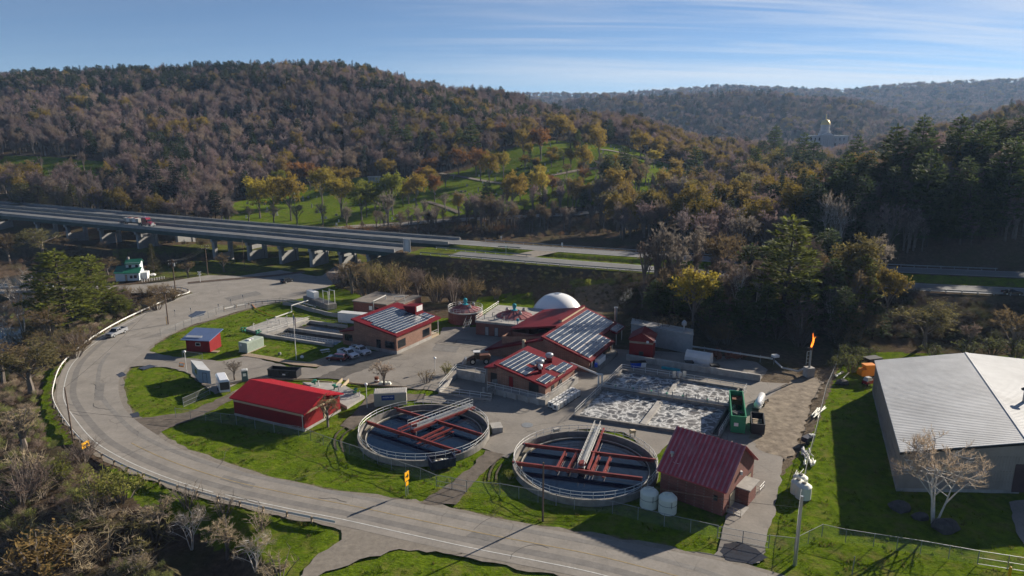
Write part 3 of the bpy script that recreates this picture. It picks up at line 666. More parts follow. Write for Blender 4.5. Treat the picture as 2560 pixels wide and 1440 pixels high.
def wall_mesh(mb, pts, tops, z0=0.0):
    "closed wall loop with a top height per corner"
    n = len(pts)
    for i in range(n):
        a, b = pts[i], pts[(i + 1) % n]
        mb.quad((a[0], a[1], z0), (b[0], b[1], z0), (b[0], b[1], tops[(i + 1) % n]), (a[0], a[1], tops[i]))
def slab_roof(mb, c, th=.28):
    "thick sloping plate on 4 top corners"
    mb.hexa([Vector(p) - Vector((0, 0, th)) for p in c], c)
def solar(root, fr, zf, rects, nrow_w=1.0, name='solar_array'):
    "panels on a roof plane: rects (a0,a1,b0,b1); strips run along a, bright rails between strips"
    for (a0, a1, b0, b1) in rects:
        mb = MB(M['solar']); nb = max(1, round((b1 - b0) / 1.05)); na = max(1, round((a1 - a0) / 1.7)); db, da = (b1 - b0) / nb, (a1 - a0) / na
        q = lambda a, b, o: fr(a, b, zf(a, b) + o)
        mb.use(M['rail_paint'])
        mb.hexa([q(a0, b0, .05), q(a1, b0, .05), q(a1, b1, .05), q(a0, b1, .05)], [q(a0, b0, .1), q(a1, b0, .1), q(a1, b1, .1), q(a0, b1, .1)])
        mb.use(M['solar'])
        for i in range(nb):
            for j in range(na):
                x0, x1, y0, y1 = a0 + j * da + .035, a0 + (j + 1) * da - .035, b0 + i * db + .09, b0 + (i + 1) * db - .09
                mb.hexa([q(x0, y0, .1), q(x1, y0, .1), q(x1, y1, .1), q(x0, y1, .1)], [q(x0, y0, .15), q(x1, y0, .15), q(x1, y1, .15), q(x0, y1, .15)])
        mb.build(name, root)
def railing(name_root, pts, h=1.05, step=2.0, m=None, rails=(1.05, .55), closed=False, z=None, label=None, cat='railing', group=None, parent=None):
    pts = [Vector(p) for p in pts]; m = m or M['rail_paint']
    root = parent if parent else thing(name_root, label, cat, pts[0], group)
    par = root
    if parent: par = bpy.data.objects.new(name_root, None); COL.objects.link(par); par.parent = parent; par.location = pts[0] - wloc(parent)
    mb = MB(m); loop = pts + ([pts[0]] if closed else [])
    for r in rails: mb.tube([p + Vector((0, 0, r)) for p in loop], .042, 5)
    mb.build('handrail', par)
    pm = MB(m); pm.tube([(0, 0, 0), (0, 0, h)], .036, 5); pme = pm.mesh('post')
    acc = 0
    for i in range(len(loop) - 1):
        L = (loop[i + 1] - loop[i]).length; k = max(1, round(L / step))
        for j in range(k): inst('post', pme, par, loop[i].lerp(loop[i + 1], j / k))
    if not closed: inst('post', pme, par, loop[-1])
    return par

# ---- administration building with solar roof
def admin():
    fr = sq(pframe((992.5, 886), (1097, 838), (895, 863)))
    la, lb = fr.la, fr.lb
    ze = roof_z((992.5, 837), fr(0, 0)); zr = roof_z((896, 797), fr(0, lb))
    t = thing('brick_office', 'brown brick building with single-slope solar roof, cars parked at its shaded side', 'building', fr(0, 0))
    w = MB(M['brick']); sl = (zr - ze) / lb
    Z = lambda a, b: ze + sl * b
    cut = la - 3.2
    wall_mesh(w, [fr(0, 0), fr(cut, 0), fr(cut, 2.2), fr(la, 2.2), fr(la, lb), fr(0, lb)], [Z(0, 0) - .2, Z(0, 0) - .2, Z(0, 2.2) - .2, Z(0, 2.2) - .2, zr - .2, zr - .2])
    w.use(M['concrete']).box(fr, -.06, cut + .02, -.06, .5, 0, .75); w.box(fr, -.07, .5, .45, lb * .72, 0, .75)
    w.build('wall', t)
    r = MB(M['red_roof']); o = .45
    slab_roof(r, [fr(-o, -o, Z(0, -o)), fr(la + o, -o, Z(0, -o)), fr(la + o, lb + o, Z(0, lb + o)), fr(-o, lb + o, Z(0, lb + o))], .38)
    rf = r.build('roof', t)
    solar(t, fr, Z, [(.5, la * .80, .55, lb * .62), (1.6, la * .80, lb * .62, lb * .92), (la * .83, la * .985, .8, lb * .32)])
    c = MB(M['red_roof']); x0, x1, y0, y1 = la * .8, la * .99, lb * .36, lb * .54
    c.hexa([fr(x0, y0, Z(0, y0) - .2), fr(x1, y0, Z(0, y0) - .2), fr(x1, y1, Z(0, y1) - .2), fr(x0, y1, Z(0, y1) - .2)], [fr(x0, y0, zr + .9), fr(x1, y0, zr + .9), fr(x1, y1 + 1.5, zr + .5), fr(x0, y1 + 1.5, zr + .5)])
    cl = c.build('clerestory', t); v = MB(M['white_paint'])
    v.hexa([fr(x0 + .5, y0 - .06, Z(0, y0) + .7), fr(x1 - .3, y0 - .06, Z(0, y0) + .7), fr(x1 - .3, y0 + .02, Z(0, y0) + .7), fr(x0 + .5, y0 + .02, Z(0, y0) + .7)], [fr(x0 + .5, y0 - .06, zr + .7), fr(x1 - .3, y0 - .06, zr + .7), fr(x1 - .3, y0 + .02, zr + .7), fr(x0 + .5, y0 + .02, zr + .7)]); v.build('louvre', cl)
    for a in (.6, cut - 3.4): window(t, fr, a, a + 2.6, 1.35, 3.0)
    for b in (.7, 4.6): window(t, fr, b, b + 2.5 if b < 2 else b + 1.1, .5 if b > 2 else 1.2, 2.7, 'a0', 0, name='window' if b < 2 else 'door')
    # lower annex at the shaded end
    an = MB(M['brick']); lo = lb + 3.6; an_pts = [fr(0, lb), fr(0, lo), fr(6, lo), fr(6, lb)]
    wall_mesh(an, an_pts, [3.9, 3.2, 3.2, 3.9]); ax = an.build('annex', t)
    rr = MB(M['red_roof']); slab_roof(rr, [fr(-.4, lb + .05, 4.15), fr(6.2, lb + .05, 4.15), fr(6.2, lo + .4, 3.35), fr(-.4, lo + .4, 3.35)], .3); rr.build('roof', ax)
    window(t, fr, lb + .7, lb + 2.9, 1.2, 2.6, 'a0', 0)
    p = MB(M['tan_trim']); p.box(fr, cut + .05, la + .1, .0, 2.15, 0, .55); pr = p.build('porch', t)
    railing('railing', [fr(cut + .2, .1, .55), fr(la, .1, .55)], parent=pr, step=1.2)
    q = MB(M['rail_paint']); q.tube([fr(la - .1, .1, 0), fr(la - .1, .1, Z(0, 0) - .3)], .1, 6); q.build('porch_post', t)
    railing('railing', [fr(-1.4, lb * .55, 0), fr(-1.4, lb * .98, 0)], parent=t, step=1.5)
admin()

# ---- flat brick building behind it
def flat_building():
    fr = sq(pframe((967, 791), (1014, 770), (899, 776)))
    t = thing('flat_brick_building', 'low flat-roofed brick building with white vent pipes on its roof', 'building', fr(0, 0))
    la, lb = fr.la, fr.lb; zt = roof_z((898, 751), fr(0, lb)); la2 = la * 1.15
    w = MB(M['red_brick']); w.box(fr, 0, la2, 0, lb, 0, zt - .25); w.box(fr, la2 * .35, la2 * 1.2, -3, -.01, 0, zt * .82); w.build('wall', t)
    r = MB(pmat('tar_roof', (.2, .175, .15), .9, var=.25, vs=.5, stain=.4)); r.box(fr, -.25, la2 + .25, -.25, lb + .25, zt - .25, zt); r.box(fr, la2 * .35 - .2, la2 * 1.2 + .2, -3.2, -.26, zt * .82, zt * .82 + .25); r.build('roof', t)
    p = MB(M['rail_paint']); a = fr(-.5, lb * .35, 0); p.tube([a, a + Vector((0, 0, zt + .6)), fr(la2 * .42, lb * .3, zt + 1.1), fr(la2 * .42, lb * .3, zt)], .17, 7); p.tube([fr(la2 * .6, -1.6, zt * .8), fr(la2 * .6, -1.6, zt + .9), fr(la2 * .45, .6, zt + .9), fr(la2 * .45, .6, zt)], .14, 7); p.build('vent_pipe', t)
    window(t, fr, lb * .25, lb * .33, .1, 2.1, 'a0', 0, name='door'); window(t, fr, lb * .42, lb * .52, 1.2, 2.4, 'a0', 0, glass=M['white_paint'], name='notice_board')
flat_building()

# ---- digesters
def cone_top(t, c, r, z, name='roof'):
    m = MB(pmat('digester_cone', (.27, .085, .085), .55, var=.15, vs=.6, stain=.35, stain_col=(.32, .2, .19))); m.lathe(c, [(r, z), (r, z + .12), (.9, z + 1.35), (.01, z + 1.4)], 32); cone = m.build(name, t)
    s = MB(M['red_steel'])
    for k in range(16):
        a = 2 * math.pi * k / 16; d = Vector((math.cos(a), math.sin(a), 0)); s.bar(Vector(c) + d * r + Vector((0, 0, z + .2)), Vector(c) + d * .9 + Vector((0, 0, z + 1.43)), .06, .08)
    s.build('seam', cone)
    mm = MB(M['teal']); mm.lathe(c, [(.8, z + 1.3), (.8, z + 1.5), (.35, z + 1.55), (.35, z + 2.1), (.5, z + 2.15), (.5, z + 2.9), (.25, z + 3.1), (.01, z + 3.1)], 14); mm.rbox((c[0] + .3, c[1] - .3, z + 2.5), .3, .3, .6); mm.build('mixer', t)
    for k, (a, d) in enumerate(((2.4, .55), (.5, .6), (5.4, .5))):
        h = MB(M['dull_steel'] if k else M['steel']); x, y = c[0] + math.cos(a) * r * d, c[1] + math.sin(a) * r * d; h.lathe((x, y, z), [(.45, .4), (.45, 1.3), (.3, 1.4), (.3, 1.7), (.01, 1.75)], 10); h.build('vent', t)
def digester():
    cl, cr = P(1120, 806), P(1206, 806); c = (cl + cr) / 2; r = (cr - cl).length / 2; c = c + Vector((0, r * .35, 0)); zt = roof_z((1162, 776), c)
    t = thing('round_digester', 'round red brick tank with conical red roof and ring of white railing', 'digester tank', c)
    w = MB(M['red_brick']); w.lathe(c, [(r + .05, 0), (r + .05, .9), (r, .95), (r, zt)], 40); w.use(M['concrete']).lathe(c, [(r + .02, zt), (r + .12, zt), (r + .12, zt + .25), (r - .4, zt + .25), (r - .4, zt), (.1, zt - .1)], 40); w.build('wall', t, smooth=False)
    cone_top(t, c, r * .86, zt + .25)
    ring = [c + Vector((math.cos(a) * (r + .05), math.sin(a) * (r + .05), zt + .25)) for a in [2 * math.pi * k / 28 for k in range(28)]]
    railing('railing', ring, closed=True, parent=t, step=3)
    s = MB(M['dull_steel']); a, b = Vector((*P(1163, 828)[:2], .2)), Vector((*P(1182, 800)[:2], 0)); b.z = zt; d = (b - a); n = Vector((-d.y, d.x, 0)).normalized() * .6
    for q in (n, -n): s.bar(a + q, b + q, .12, .35); s.tube([a + q + Vector((0, 0, 1)), b + q + Vector((0, 0, 1))], .04, 5)
    for k in range(14): s.bar(a.lerp(b, k / 14) - n, a.lerp(b, k / 14) + n, .28, .05)
    s.build('stair', t)
digester()
def digester_block():
    fr = sq(pframe((1190, 836), (1284, 846), (1196, 812)))
    la, lb = fr.la + 4, 16.0; zt = roof_z((1190, 801), fr(0, 0))
    t = thing('brick_digester_block', 'low brick block with concrete deck and flattened red cone cover', 'digester building', fr(0, 0))
    w = MB(M['red_brick']); w.box(fr, 0, la, 0, lb, 0, zt - .5); w.build('wall', t)
    d = MB(M['concrete']); d.box(fr, -.15, la + .15, -.15, lb + .15, zt - .5, zt); d.build('deck', t)
    c = P(1286, 789, zt); r = (P(1331, 789, zt) - P(1241, 789, zt)).length / 2; cone_top(t, (c.x, c.y, 0), r, zt + .02)
    railing('railing', [fr(0, lb, zt), fr(0, 0, zt), fr(la * .98, 0, zt)], parent=t, step=1.8)
    p = MB(M['white_paint']); q = fr(la * .80, -.5, 0); p.tube([q, q + Vector((0, 0, zt + 1))], .16, 6); p.build('drain_pipe', t)
    g = MB(M['teal']); g.lathe(q, [(.01, zt + 1), (.35, zt + 1), (.35, zt + 1.6), (.01, zt + 1.7)], 10); g.build('vent', t)
    for k in range(5):
        v = MB(M['dull_steel']); x = fr(1.5 + k * 1.3, 2 + (k % 2) * 2.2, zt); v.tube([x, x + Vector((0, 0, 1.2)), x + Vector((.5, 0, 1.2))], .12, 6); v.build('deck_pipe', t)
    window(t, fr, la * .18, la * .24, .1, 2.2, name='door', glass=M['dull_steel']); window(t, fr, la * .36, la * .42, .1, 2.2, name='door', glass=M['dull_steel'])
digester_block()
def gas_dome():
    c0 = P(1394.5, 800); r = 67 / F * math.hypot(c0.x, c0.y, CH); c = c0 + Vector((0, r * .3, 0)); zc = zat(1395, 735, c.y) - r * .975
    t = thing('gas_dome', 'big white inflated gas dome behind the red roofs', 'dome', (c.x, c.y, 0))
    m = MB(M['dome']); prof = [(r * math.cos(a), zc + r * math.sin(a)) for a in [(-.45 + (math.pi / 2 + .45) * k / 24) for k in range(25)]]; prof[-1] = (.01, zc + r); m.lathe((c.x, c.y, 0), prof, 64); m.build('membrane', t, smooth=True)
    b = MB(M['concrete']); b.lathe((c.x, c.y, 0), [(r * .98, -.2), (r * .98, .7), (r * .86, .75)], 48); b.build('base_ring', t)
    s = MB(M['white_paint'])
    s.tube([(c.x + (r + .03) * math.cos(a) * math.cos(2.6), c.y + (r + .03) * math.cos(a) * math.sin(2.6), zc + (r + .03) * math.sin(a)) for a in [k * .09 for k in range(17)]], .05, 5); s.build('seam', t)
    h = MB(M['steel']); h.lathe((c.x, c.y, zc + r - .06), [(.8, 0), (.8, .12), (.01, .14)], 16); h.build('hatch', t)
gas_dome()

# ---- long process building (two-sided red roof, big solar field)
def process_hall():
    O = P(1472, 932); zt = roof_z((1490, 897), O)
    A = P(1537, 876); fr = sq(frame(O, A, P(1357, 901)))
    lb = None
    # run of the ridge: image point (1357,842) lies on the gable line
    best = None
    for k in range(60):
        b = 6 + k * .25; q = fr(-.6, b); x, y, z = q.x, q.y, 0
        px, _ = proj(q.x, q.y, 7.5)
        if best is None or abs(px - 1357) < best[0]: best = (abs(px - 1357), b)
    lb = best[1]; zr = roof_z((1357, 842), fr(-.6, lb)); la = 23.0
    for k in range(80):
        a = 12 + k * .25; px, _ = proj(*fr(a, lb, zr))
        if px >= 1466: la = a; break
    t = thing('process_hall', 'large brick hall with broad solar roof and red back slopes beside white dome', 'building', fr(0, 0))
    sl = (zr - zt) / lb; Z = lambda a, b: zt + sl * b
    low = lb + 11.5; lowf = low; zl = 4.3
    for k in range(120):
        lowf = lb + 6 + k * .15
        if proj(*fr(.5, lowf, 3.3))[0] < 1221: break
    zf = zat(1221, 872, fr(.5, lowf).y); ZL = lambda b: zr - .7 + (zl - zr + .7) * (b - lb) / (low - lb)
    w = MB(M['brick']); n1 = la * .55
    wall_mesh(w, [fr(0, 0), fr(n1, 0), fr(n1, 3.0), fr(la, 3.0), fr(la, lb), fr(0, lb)], [zt - .1, zt - .1, Z(0, 3) - .1, Z(0, 3) - .1, zr - .1, zr - .1])
    wall_mesh(w, [fr(2.5, lb + .01), fr(la, lb + .01), fr(la, low), fr(2.5, low)], [ZL(lb) - .1, ZL(lb) - .1, zl - .1, zl - .1]); wall_mesh(w, [fr(.6, lb + .02), fr(7.4, lb + .02), fr(7.4, lowf), fr(.6, lowf)], [zr - 1.2, zr - 1.2, zf - .3, zf - .3]); w.build('wall', t)
    r = MB(M['red_roof']); o = .6
    slab_roof(r, [fr(-o, -o, Z(0, -o)), fr(n1 + o, -o, Z(0, -o)), fr(n1 + o, 3 - o, Z(0, 3 - o)), fr(-o, 3 - o, Z(0, 3 - o))], .4)
    slab_roof(r, [fr(-o, 3 - o, Z(0, 3 - o)), fr(la + o, 3 - o, Z(0, 3 - o)), fr(la + o, lb + .3, Z(0, lb + .3)), fr(-o, lb + .3, Z(0, lb + .3))], .4); rf = r.build('roof', t)
    solar(t, fr, Z, [(.3, n1 - .1, .1, 3.1), (.3, la - .6, 3.2, lb - .4)])
    # stepped red slopes on the other side
    b2 = MB(M['red_roof']); mid = lb + 5.5
    slab_roof(b2, [fr(7.5, lb + .32, ZL(lb) + 1.0), fr(la + o, lb + .32, ZL(lb) + 1.0), fr(la + o, low + .4, ZL(low) + .5), fr(7.5, low + .4, ZL(low) + .5)], .4)
    slab_roof(b2, [fr(0, lb + .32, zr - .75), fr(7.6, lb + .32, zr - .75), fr(7.6, lowf + .5, zf), fr(0, lowf + .5, zf)], .45); bs = b2.build('back_roof', t)
    c = MB(M['brick']); c.box(fr, 7.3, 7.5, lb + .3, low, zl - 1.5, zl - .3); c.build('step_wall', t)
    cl = MB(M['tan_trim']); cl.box(fr, la * .42, la * .98, lb + .34, lb + .9, zr - .3, zr + .75); k = cl.build('clerestory', t)
    g = MB(M['glass']); g.box(fr, la * .44, la * .96, lb + .9, lb + .94, zr - .1, zr + .55); g.build('glazing', k)
    cp = MB(M['red_roof']); cp.box(fr, la * .41, la * .99, lb + .3, lb + 1.1, zr + .75, zr + .9); cp.build('coping', k)
    # open loading bay under the low corner
    bay = MB(M['dark_concrete']); bay.box(fr, .3, n1 - .2, -1.6, -.02, 0, 1.1); bay.build('loading_dock', t)
    for a in (.6, n1 * .5, n1 - .4):
        pp = MB(M['rail_paint']); pp.tube([fr(a, -.4, 1.1), fr(a, -.4, zt - .35)], .09, 6); pp.build('post', t)
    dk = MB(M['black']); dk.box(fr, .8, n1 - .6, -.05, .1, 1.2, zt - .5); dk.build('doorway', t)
    window(t, fr, n1 + 3.2, n1 + 4.1, .1, 2.2, 'b0', 3.0, glass=M['white_paint'], name='door')
    for a in (la * .80, la * .96):
        pp = MB(M['rail_paint']); pp.tube([fr(a, 1.0, 0), fr(a, 1.0, Z(0, 1) - .4)], .1, 6); pp.build('post', t)
    cv = MB(M['red_roof']); slab_roof(cv, [fr(la * .76, .6, Z(0, .6)), fr(la + o, .6, Z(0, .6)), fr(la + o, 2.4, Z(0, 2.4)), fr(la * .76, 2.4, Z(0, 2.4))], .3); cv.build('canopy', t)
    solar(t, fr, Z, [(la * .78, la - .3, .8, 2.3)])
    ch = MB(M['tan_trim']); ch.box(fr, -.1, .5, lb + 4.5, lb + 5.1, 0, zr - 1.6); ch.build('chimney', t)
    return fr
HALL = process_hall()
def white_unit():
    a = HALL(2.6, -1.2, 1.12)
    for k, (d, m_, lab) in enumerate(((2.2, 'white_paint', 'long white air handling unit on hall loading dock'), (.2, 'blue_tarp', 'blue drum beside white unit on loading dock'))):
        mb = MB(M[m_])
        if k == 0: mb.box(HALL, d, d + 4.0, -1.45, -.5, 1.13, 2.35); mb.use(M['dull_steel']).box(HALL, d + .3, d + 3.7, -1.4, -.55, 2.35, 2.45)
        else: mb.lathe(HALL(1.2, -1.1, 1.12), [(.35, 0), (.37, .4), (.35, .85), (.01, .87)], 12)
        tag(mb.build('air_unit' if k == 0 else 'drum', loc=a), lab, 'machine' if k == 0 else 'drum')
white_unit()

# ---- smaller solar building on a concrete terrace
def pump_solar():
    O = P(1363, 988, 1.2); fr = sq(frame(O, P(1436, 938, 1.2), P(1241, 962, 1.2)))
    la, lb = fr.la, fr.lb; zt = roof_z((1366, 963), fr(-.3, -.3)) - 1.2; zt = max(2.6, zt)
    zt = zat(1366, 963, fr(0, 0).y) - 1.2
    zr = zat(1240, 910, fr(0, lb).y) - 1.2
    t = thing('brick_pump_building', 'small brick building with red solar roof and three roof ventilators above white totes', 'building', fr(0, 0))
    sl = (zr - zt) / lb; Z = lambda a, b: zt + sl * b
    w = MB(M['brick']); wall_mesh(w, [fr(0, 0), fr(la, 0), fr(la, lb), fr(0, lb)], [1.2 + zt - .1, 1.2 + zt - .1, 1.2 + zr - .1, 1.2 + zr - .1], .3); w.build('wall', t)
    r = MB(M['red_roof']); o = .45; slab_roof(r, [fr(-o, -o, Z(0, -o)), fr(la + o, -o, Z(0, -o)), fr(la + o, lb + o, Z(0, lb + o)), fr(-o, lb + o, Z(0, lb + o))], .36); r.build('roof', t)
    solar(t, fr, Z, [(.4, la * .80, lb * .62, lb * .97), (.4, la * .32, lb * .42, lb * .615), (la * .45, la * .82, lb * .50, lb * .615), (.3, la * .36, .2, lb * .2), (la * .56, la * .97, .2, lb * .22), (la * .50, la * .72, lb * .225, lb * .32)])
    for k, (a, b, s) in enumerate(((la * .30, lb * .30, .5), (la * .46, lb * .40, .85), (la * .80, lb * .42, .85))):
        m = MB(M['red_roof']); q = fr(a, b, 0); z = Z(a, b); m.rbox((q.x, q.y, q.z + z + .25), s * 1.3, s * 1.3, 1.1); cb = m.build('ventilator', t)
        v = MB(M['steel']); v.lathe((q.x, q.y, q.z + z + .78), [(s * .6, 0), (s * .6, .3), (s * .95, .35), (s * .95, .75), (s * .6, .95), (.01, 1.0)], 16); v.build('cowl', cb)
    window(t, fr, lb * .14, lb * .32, .3, 1.9, 'a0', 0, glass=M['black'], name='louvre'); window(t, fr, lb * .66, lb * .74, 0, 2.2, 'a0', 0, glass=M['red_wall'], name='door')
    window(t, fr, la * .16, la * .3, 1.3, 2.2, glass=M['tan_trim']); window(t, fr, la * .4, la * .6, 1.3, 2.2, glass=M['tan_trim']); window(t, fr, la * .2, la * .28, -.2, .9, name='door'); window(t, fr, la * .48, la * .54, -.2, 1.0, name='door')
    p = MB(M['dull_steel']); p.tube([fr(la * .34, -.12, -.4), fr(la * .5, -.12, 1.2), fr(la * .72, -.12, 2.9)], .1, 6); p.build('pipe', t)
    lo = lb + 3.2; a = MB(M['brick']); wall_mesh(a, [fr(1.5, lb), fr(1.5, lo), fr(6, lo), fr(6, lb)], [1.2 + 3.0, 1.2 + 2.5, 1.2 + 2.5, 1.2 + 3.0], 0); ax = a.build('annex', t)
    rr = MB(M['red_roof']); slab_roof(rr, [fr(.9, lb + .05, 3.3), fr(6.2, lb + .05, 3.3), fr(6.2, lo + .4, 2.65), fr(.9, lo + .4, 2.65)], .3); rr.build('roof', ax)
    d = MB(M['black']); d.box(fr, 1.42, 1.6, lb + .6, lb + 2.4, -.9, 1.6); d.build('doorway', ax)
    # terrace
    tt = thing('concrete_terrace', 'concrete terrace with white railings in front of the small solar building', 'terrace', fr(-1.9, 0, -1.2))
    m = MB(M['concrete']); m.box(fr, -2.2, -.01, -1.2, lb + 1.0, -1.25, 0); m.box(fr, -.01, la * .95, -1.2, -.01, -1.25, 0)
    for k in range(6): m.box(fr, -2.45, -2.2, k * 2.4, k * 2.4 + .5, -1.25, -.15)
    m.build('slab', tt)
    railing('railing', [fr(-2.1, lb + .9, 0), fr(-2.1, -1.1, 0), fr(-.8, -1.1, 0)], parent=tt, step=1.9)
    railing('railing', [fr(.6, -1.1, 0), fr(la * .92, -1.1, 0)], parent=tt, step=2.4)
    # ramp pit with railings
    rp = thing('loading_ramp', 'sunken concrete ramp with white railings left of the small solar building', 'ramp', P(1100, 985))
    m = MB(M['concrete']); a, b, c, d = P(1097, 985), P(1228, 1003), P(1214, 958), P(1142, 944)
    for p, q, h in ((a, b, .45), (d, c, 1.9), (a, d, .9)): m.bar(Vector((p.x, p.y, h)), Vector((q.x, q.y, h)), .3, h + .05)
    m.build('wall', rp)
    railing('railing', [Vector((a.x, a.y, .45)), Vector((b.x, b.y, .45))], parent=rp, step=2); railing('railing', [Vector((a.x, a.y, .9)), Vector((d.x, d.y, 1.9)), Vector((c.x, c.y, 1.9))], parent=rp, step=2)
    s = MB(M['dark_concrete'])
    e0, e1 = P(1214, 1003), P(1240, 975)
    for k in range(6): q = e0.lerp(e1, k / 5); s.rbox((q.x, q.y, .1 + k * .2), 1.5, .5, .2 + k * .4, .4)
    s.build('stair', rp)
    return fr
PSOL = pump_solar()
def totes():
    c0, c1 = P(1391, 1025), P(1452, 984); d = (c1 - c0); L = d.length; d.normalize(); n = Vector((-d.y, d.x, 0)); rz = math.atan2(d.y, d.x)
    t0 = thing('plastic_tote', '', 'tote', c0, 'caged plastic totes in two rows beside the small solar building')
    m = MB(M['tote']); m.rbox((c0.x, c0.y, .68), 1.02, 1.02, 1.0); m.build('tank', t0)
    k = MB(M['steel']); 
    for z in (.3, .68, 1.1):
        for s in (-1, 1):
            k.rbox((c0.x, c0.y + s * .53, z), 1.08, .03, .035); k.rbox((c0.x + s * .53, c0.y, z), .03, 1.08, .035)
    for i in range(4):
        for s in (-1, 1): k.rbox((c0.x - .4 + i * .27, c0.y + s * .53, .68), .03, .03, 1.05); k.rbox((c0.x + s * .53, c0.y - .4 + i * .27, .68), .03, .03, 1.05)
    k.build('cage', t0)
    p = MB(M['black']); p.rbox((c0.x, c0.y, .08), 1.08, 1.08, .14); p.build('pallet', t0)
    l = MB(M['black']); l.lathe((c0.x, c0.y, 1.18), [(.13, 0), (.13, .05), (.01, .06)], 10); l.build('lid', t0)
    lb_ = MB(M['black']); lb_.rbox((c0.x - .525, c0.y, .72), .02, .42, .42); lb_.build('placard', t0)
    wds = ['nearest', 'second', 'third', 'fourth', 'fifth', 'sixth', 'farthest']
    for r in range(2):
        for i in range(7):
            o = t0 if r == 0 and i == 0 else copy_tree(t0)
            q = c0 + d * (i * 1.3) + n * (r * 1.32 + (.5 if r else 0) * 0) + (d * .55 if r else Vector())
            o.location = q; o.rotation_euler = (0, 0, rz)
            o['label'] = f'{wds[i]} white caged tote in the row {"against the brick building wall" if r else "away from the wall"}'
totes()

# ---- little red gable building, concrete block, tent, retaining wall
def gable(name, label, cat, O, A, B, z_eave, z_ridge, wall_m, roof_m, over=.45, base_m=None, ridge_along='a', th=.2):
    fr = sq(frame(O, A, B)); la, lb = fr.la, fr.lb
    t = thing(name, label, cat, fr(0, 0))
    w = MB(wall_m); h = O.z if hasattr(O, 'z') else 0
    if ridge_along == 'a': E = [(0, 0, z_eave), (la, 0, z_eave), (la, lb / 2, z_ridge), (la, lb, z_eave), (0, lb, z_eave), (0, lb / 2, z_ridge)]
    else: E = [(0, 0, z_eave), (la / 2, 0, z_ridge), (la, 0, z_eave), (la, lb, z_eave), (la / 2, lb, z_ridge), (0, lb, z_eave)]
    wall_mesh(w, [fr(a, b) for a, b, z in E], [z - .05 for a, b, z in E])
    if base_m: w.use(base_m).box(fr, -.05, la + .05, -.05, lb + .05, 0, .45)
    w.build('wall', t)
    r = MB(roof_m); s = (z_ridge - z_eave) / ((lb if ridge_along == 'a' else la) / 2)
    if ridge_along == 'a':
        for q0, q1, z0, z1 in ((-over, lb / 2, z_eave - s * over, z_ridge), (lb + over, lb / 2, z_eave - s * over, z_ridge)):
            slab_roof(r, [fr(-over, q0, z0 + th), fr(la + over, q0, z0 + th), fr(la + over, q1, z1 + th), fr(-over, q1, z1 + th)], th)
    else:
        for q0, q1, z0, z1 in ((-over, la / 2, z_eave - s * over, z_ridge), (la + over, la / 2, z_eave - s * over, z_ridge)):
            slab_roof(r, [fr(q0, -over, z0 + th), fr(q0, lb + over, z0 + th), fr(q1, lb + over, z1 + th), fr(q1, -over, z1 + th)], th)
    rf = r.build('roof', t)
    return t, fr, rf, s
def ribs(rf, fr, over, z_eave, s, th, step, m, w=.07, h=.07, both=True):
    mb = MB(m); la, lb = fr.la, fr.lb; n = int((la + 2 * over) / step)
    for i in range(n + 1):
        a = -over + i * (la + 2 * over) / n
        mb.bar(fr(a, -over, z_eave - s * over + th + h), fr(a, lb / 2, z_eave + s * lb / 2 + th + h), w, h)
        if both: mb.bar(fr(a, lb + over, z_eave - s * over + th + h), fr(a, lb / 2, z_eave + s * lb / 2 + th + h), w, h)
    mb.build('standing_seams', rf)
def small_red():
    O, A, B = P(1572, 897), P(1630, 903), P(1583, 880)
    B = P(1651, 886) - A + O
    t, fr, rf, s = gable('red_gable_hut', 'tall dark red hut with gabled roof beside grey concrete tank', 'building', O, A, B, zat(1571, 847, O.y), zat(1593, 841, O.y) + .9, M['red_wall'], M['red_roof'], .3, None, 'b')
    b = MB(M['wood']); z = zat(1571, 847, O.y) - .9; b.box(fr, -.04, fr.la + .04, -.04, fr.lb + .04, z, z + .45); b.build('trim_band', t)
    for a, bb in ((fr.la * .78, -.25), (fr.la + .25, .8)):
        l = MB(M['white_paint']); q = fr(a, bb, z + .6); l.lathe(q, [(.01, -.25), (.28, -.2), (.28, .2), (.01, .25)], 10); l.build('flood_lamp', t)
    window(t, fr, fr.la * .45, fr.la * .6, 1.2, 1.9, glass=M['black']); window(t, fr, .8, 1.7, 0, 2.1, 'a0', fr.la + .0, glass=M['red_wall'], name='door')
small_red()
def conc_tank():
    A = P(1730, 886); B = P(1640, 868); fr = frame(A, B, P(1729, 868)); h = zat(1730, 838, A.y)
    t = thing('grey_concrete_tank', 'grey boxy concrete tank behind little red gabled hut', 'tank', fr(0, 0))
    m = MB(pmat('shaded_concrete', (.3, .31, .31), .9, var=.15, vs=.6, stain=.4, stain_col=(.2, .19, .18))); m.box(fr, 0, fr.la * 1.75, 0, 4.5, 0, h); m.build('wall', t)
    c = MB(M['concrete']); c.box(fr, -.1, fr.la * 1.75 + .1, -.1, 4.6, h, h + .12); c.build('cap', t)
    v = MB(M['steel']); q = fr(2.2, 2.5, h + .1); v.lathe(q, [(.2, 0), (.2, 1.1), (.6, 1.2), (.6, 1.8), (.2, 2.3), (.01, 2.35)], 12); v.build('vent', t)
    d = MB(M['dull_steel']); d.lathe((0, 0, 0), [(.9, -.1), (.9, .1), (.01, .12)], 16); me = d
    o = d.build('manway', t); o.rotation_euler = (R(90), 0, math.atan2(fr.u.y, fr.u.x)); o.location = fr(fr.la * .55, -.02, 1.5) - wloc(t)
    o.data.transform(__import__('mathutils').Matrix.Translation(wloc(t)))
conc_tank()
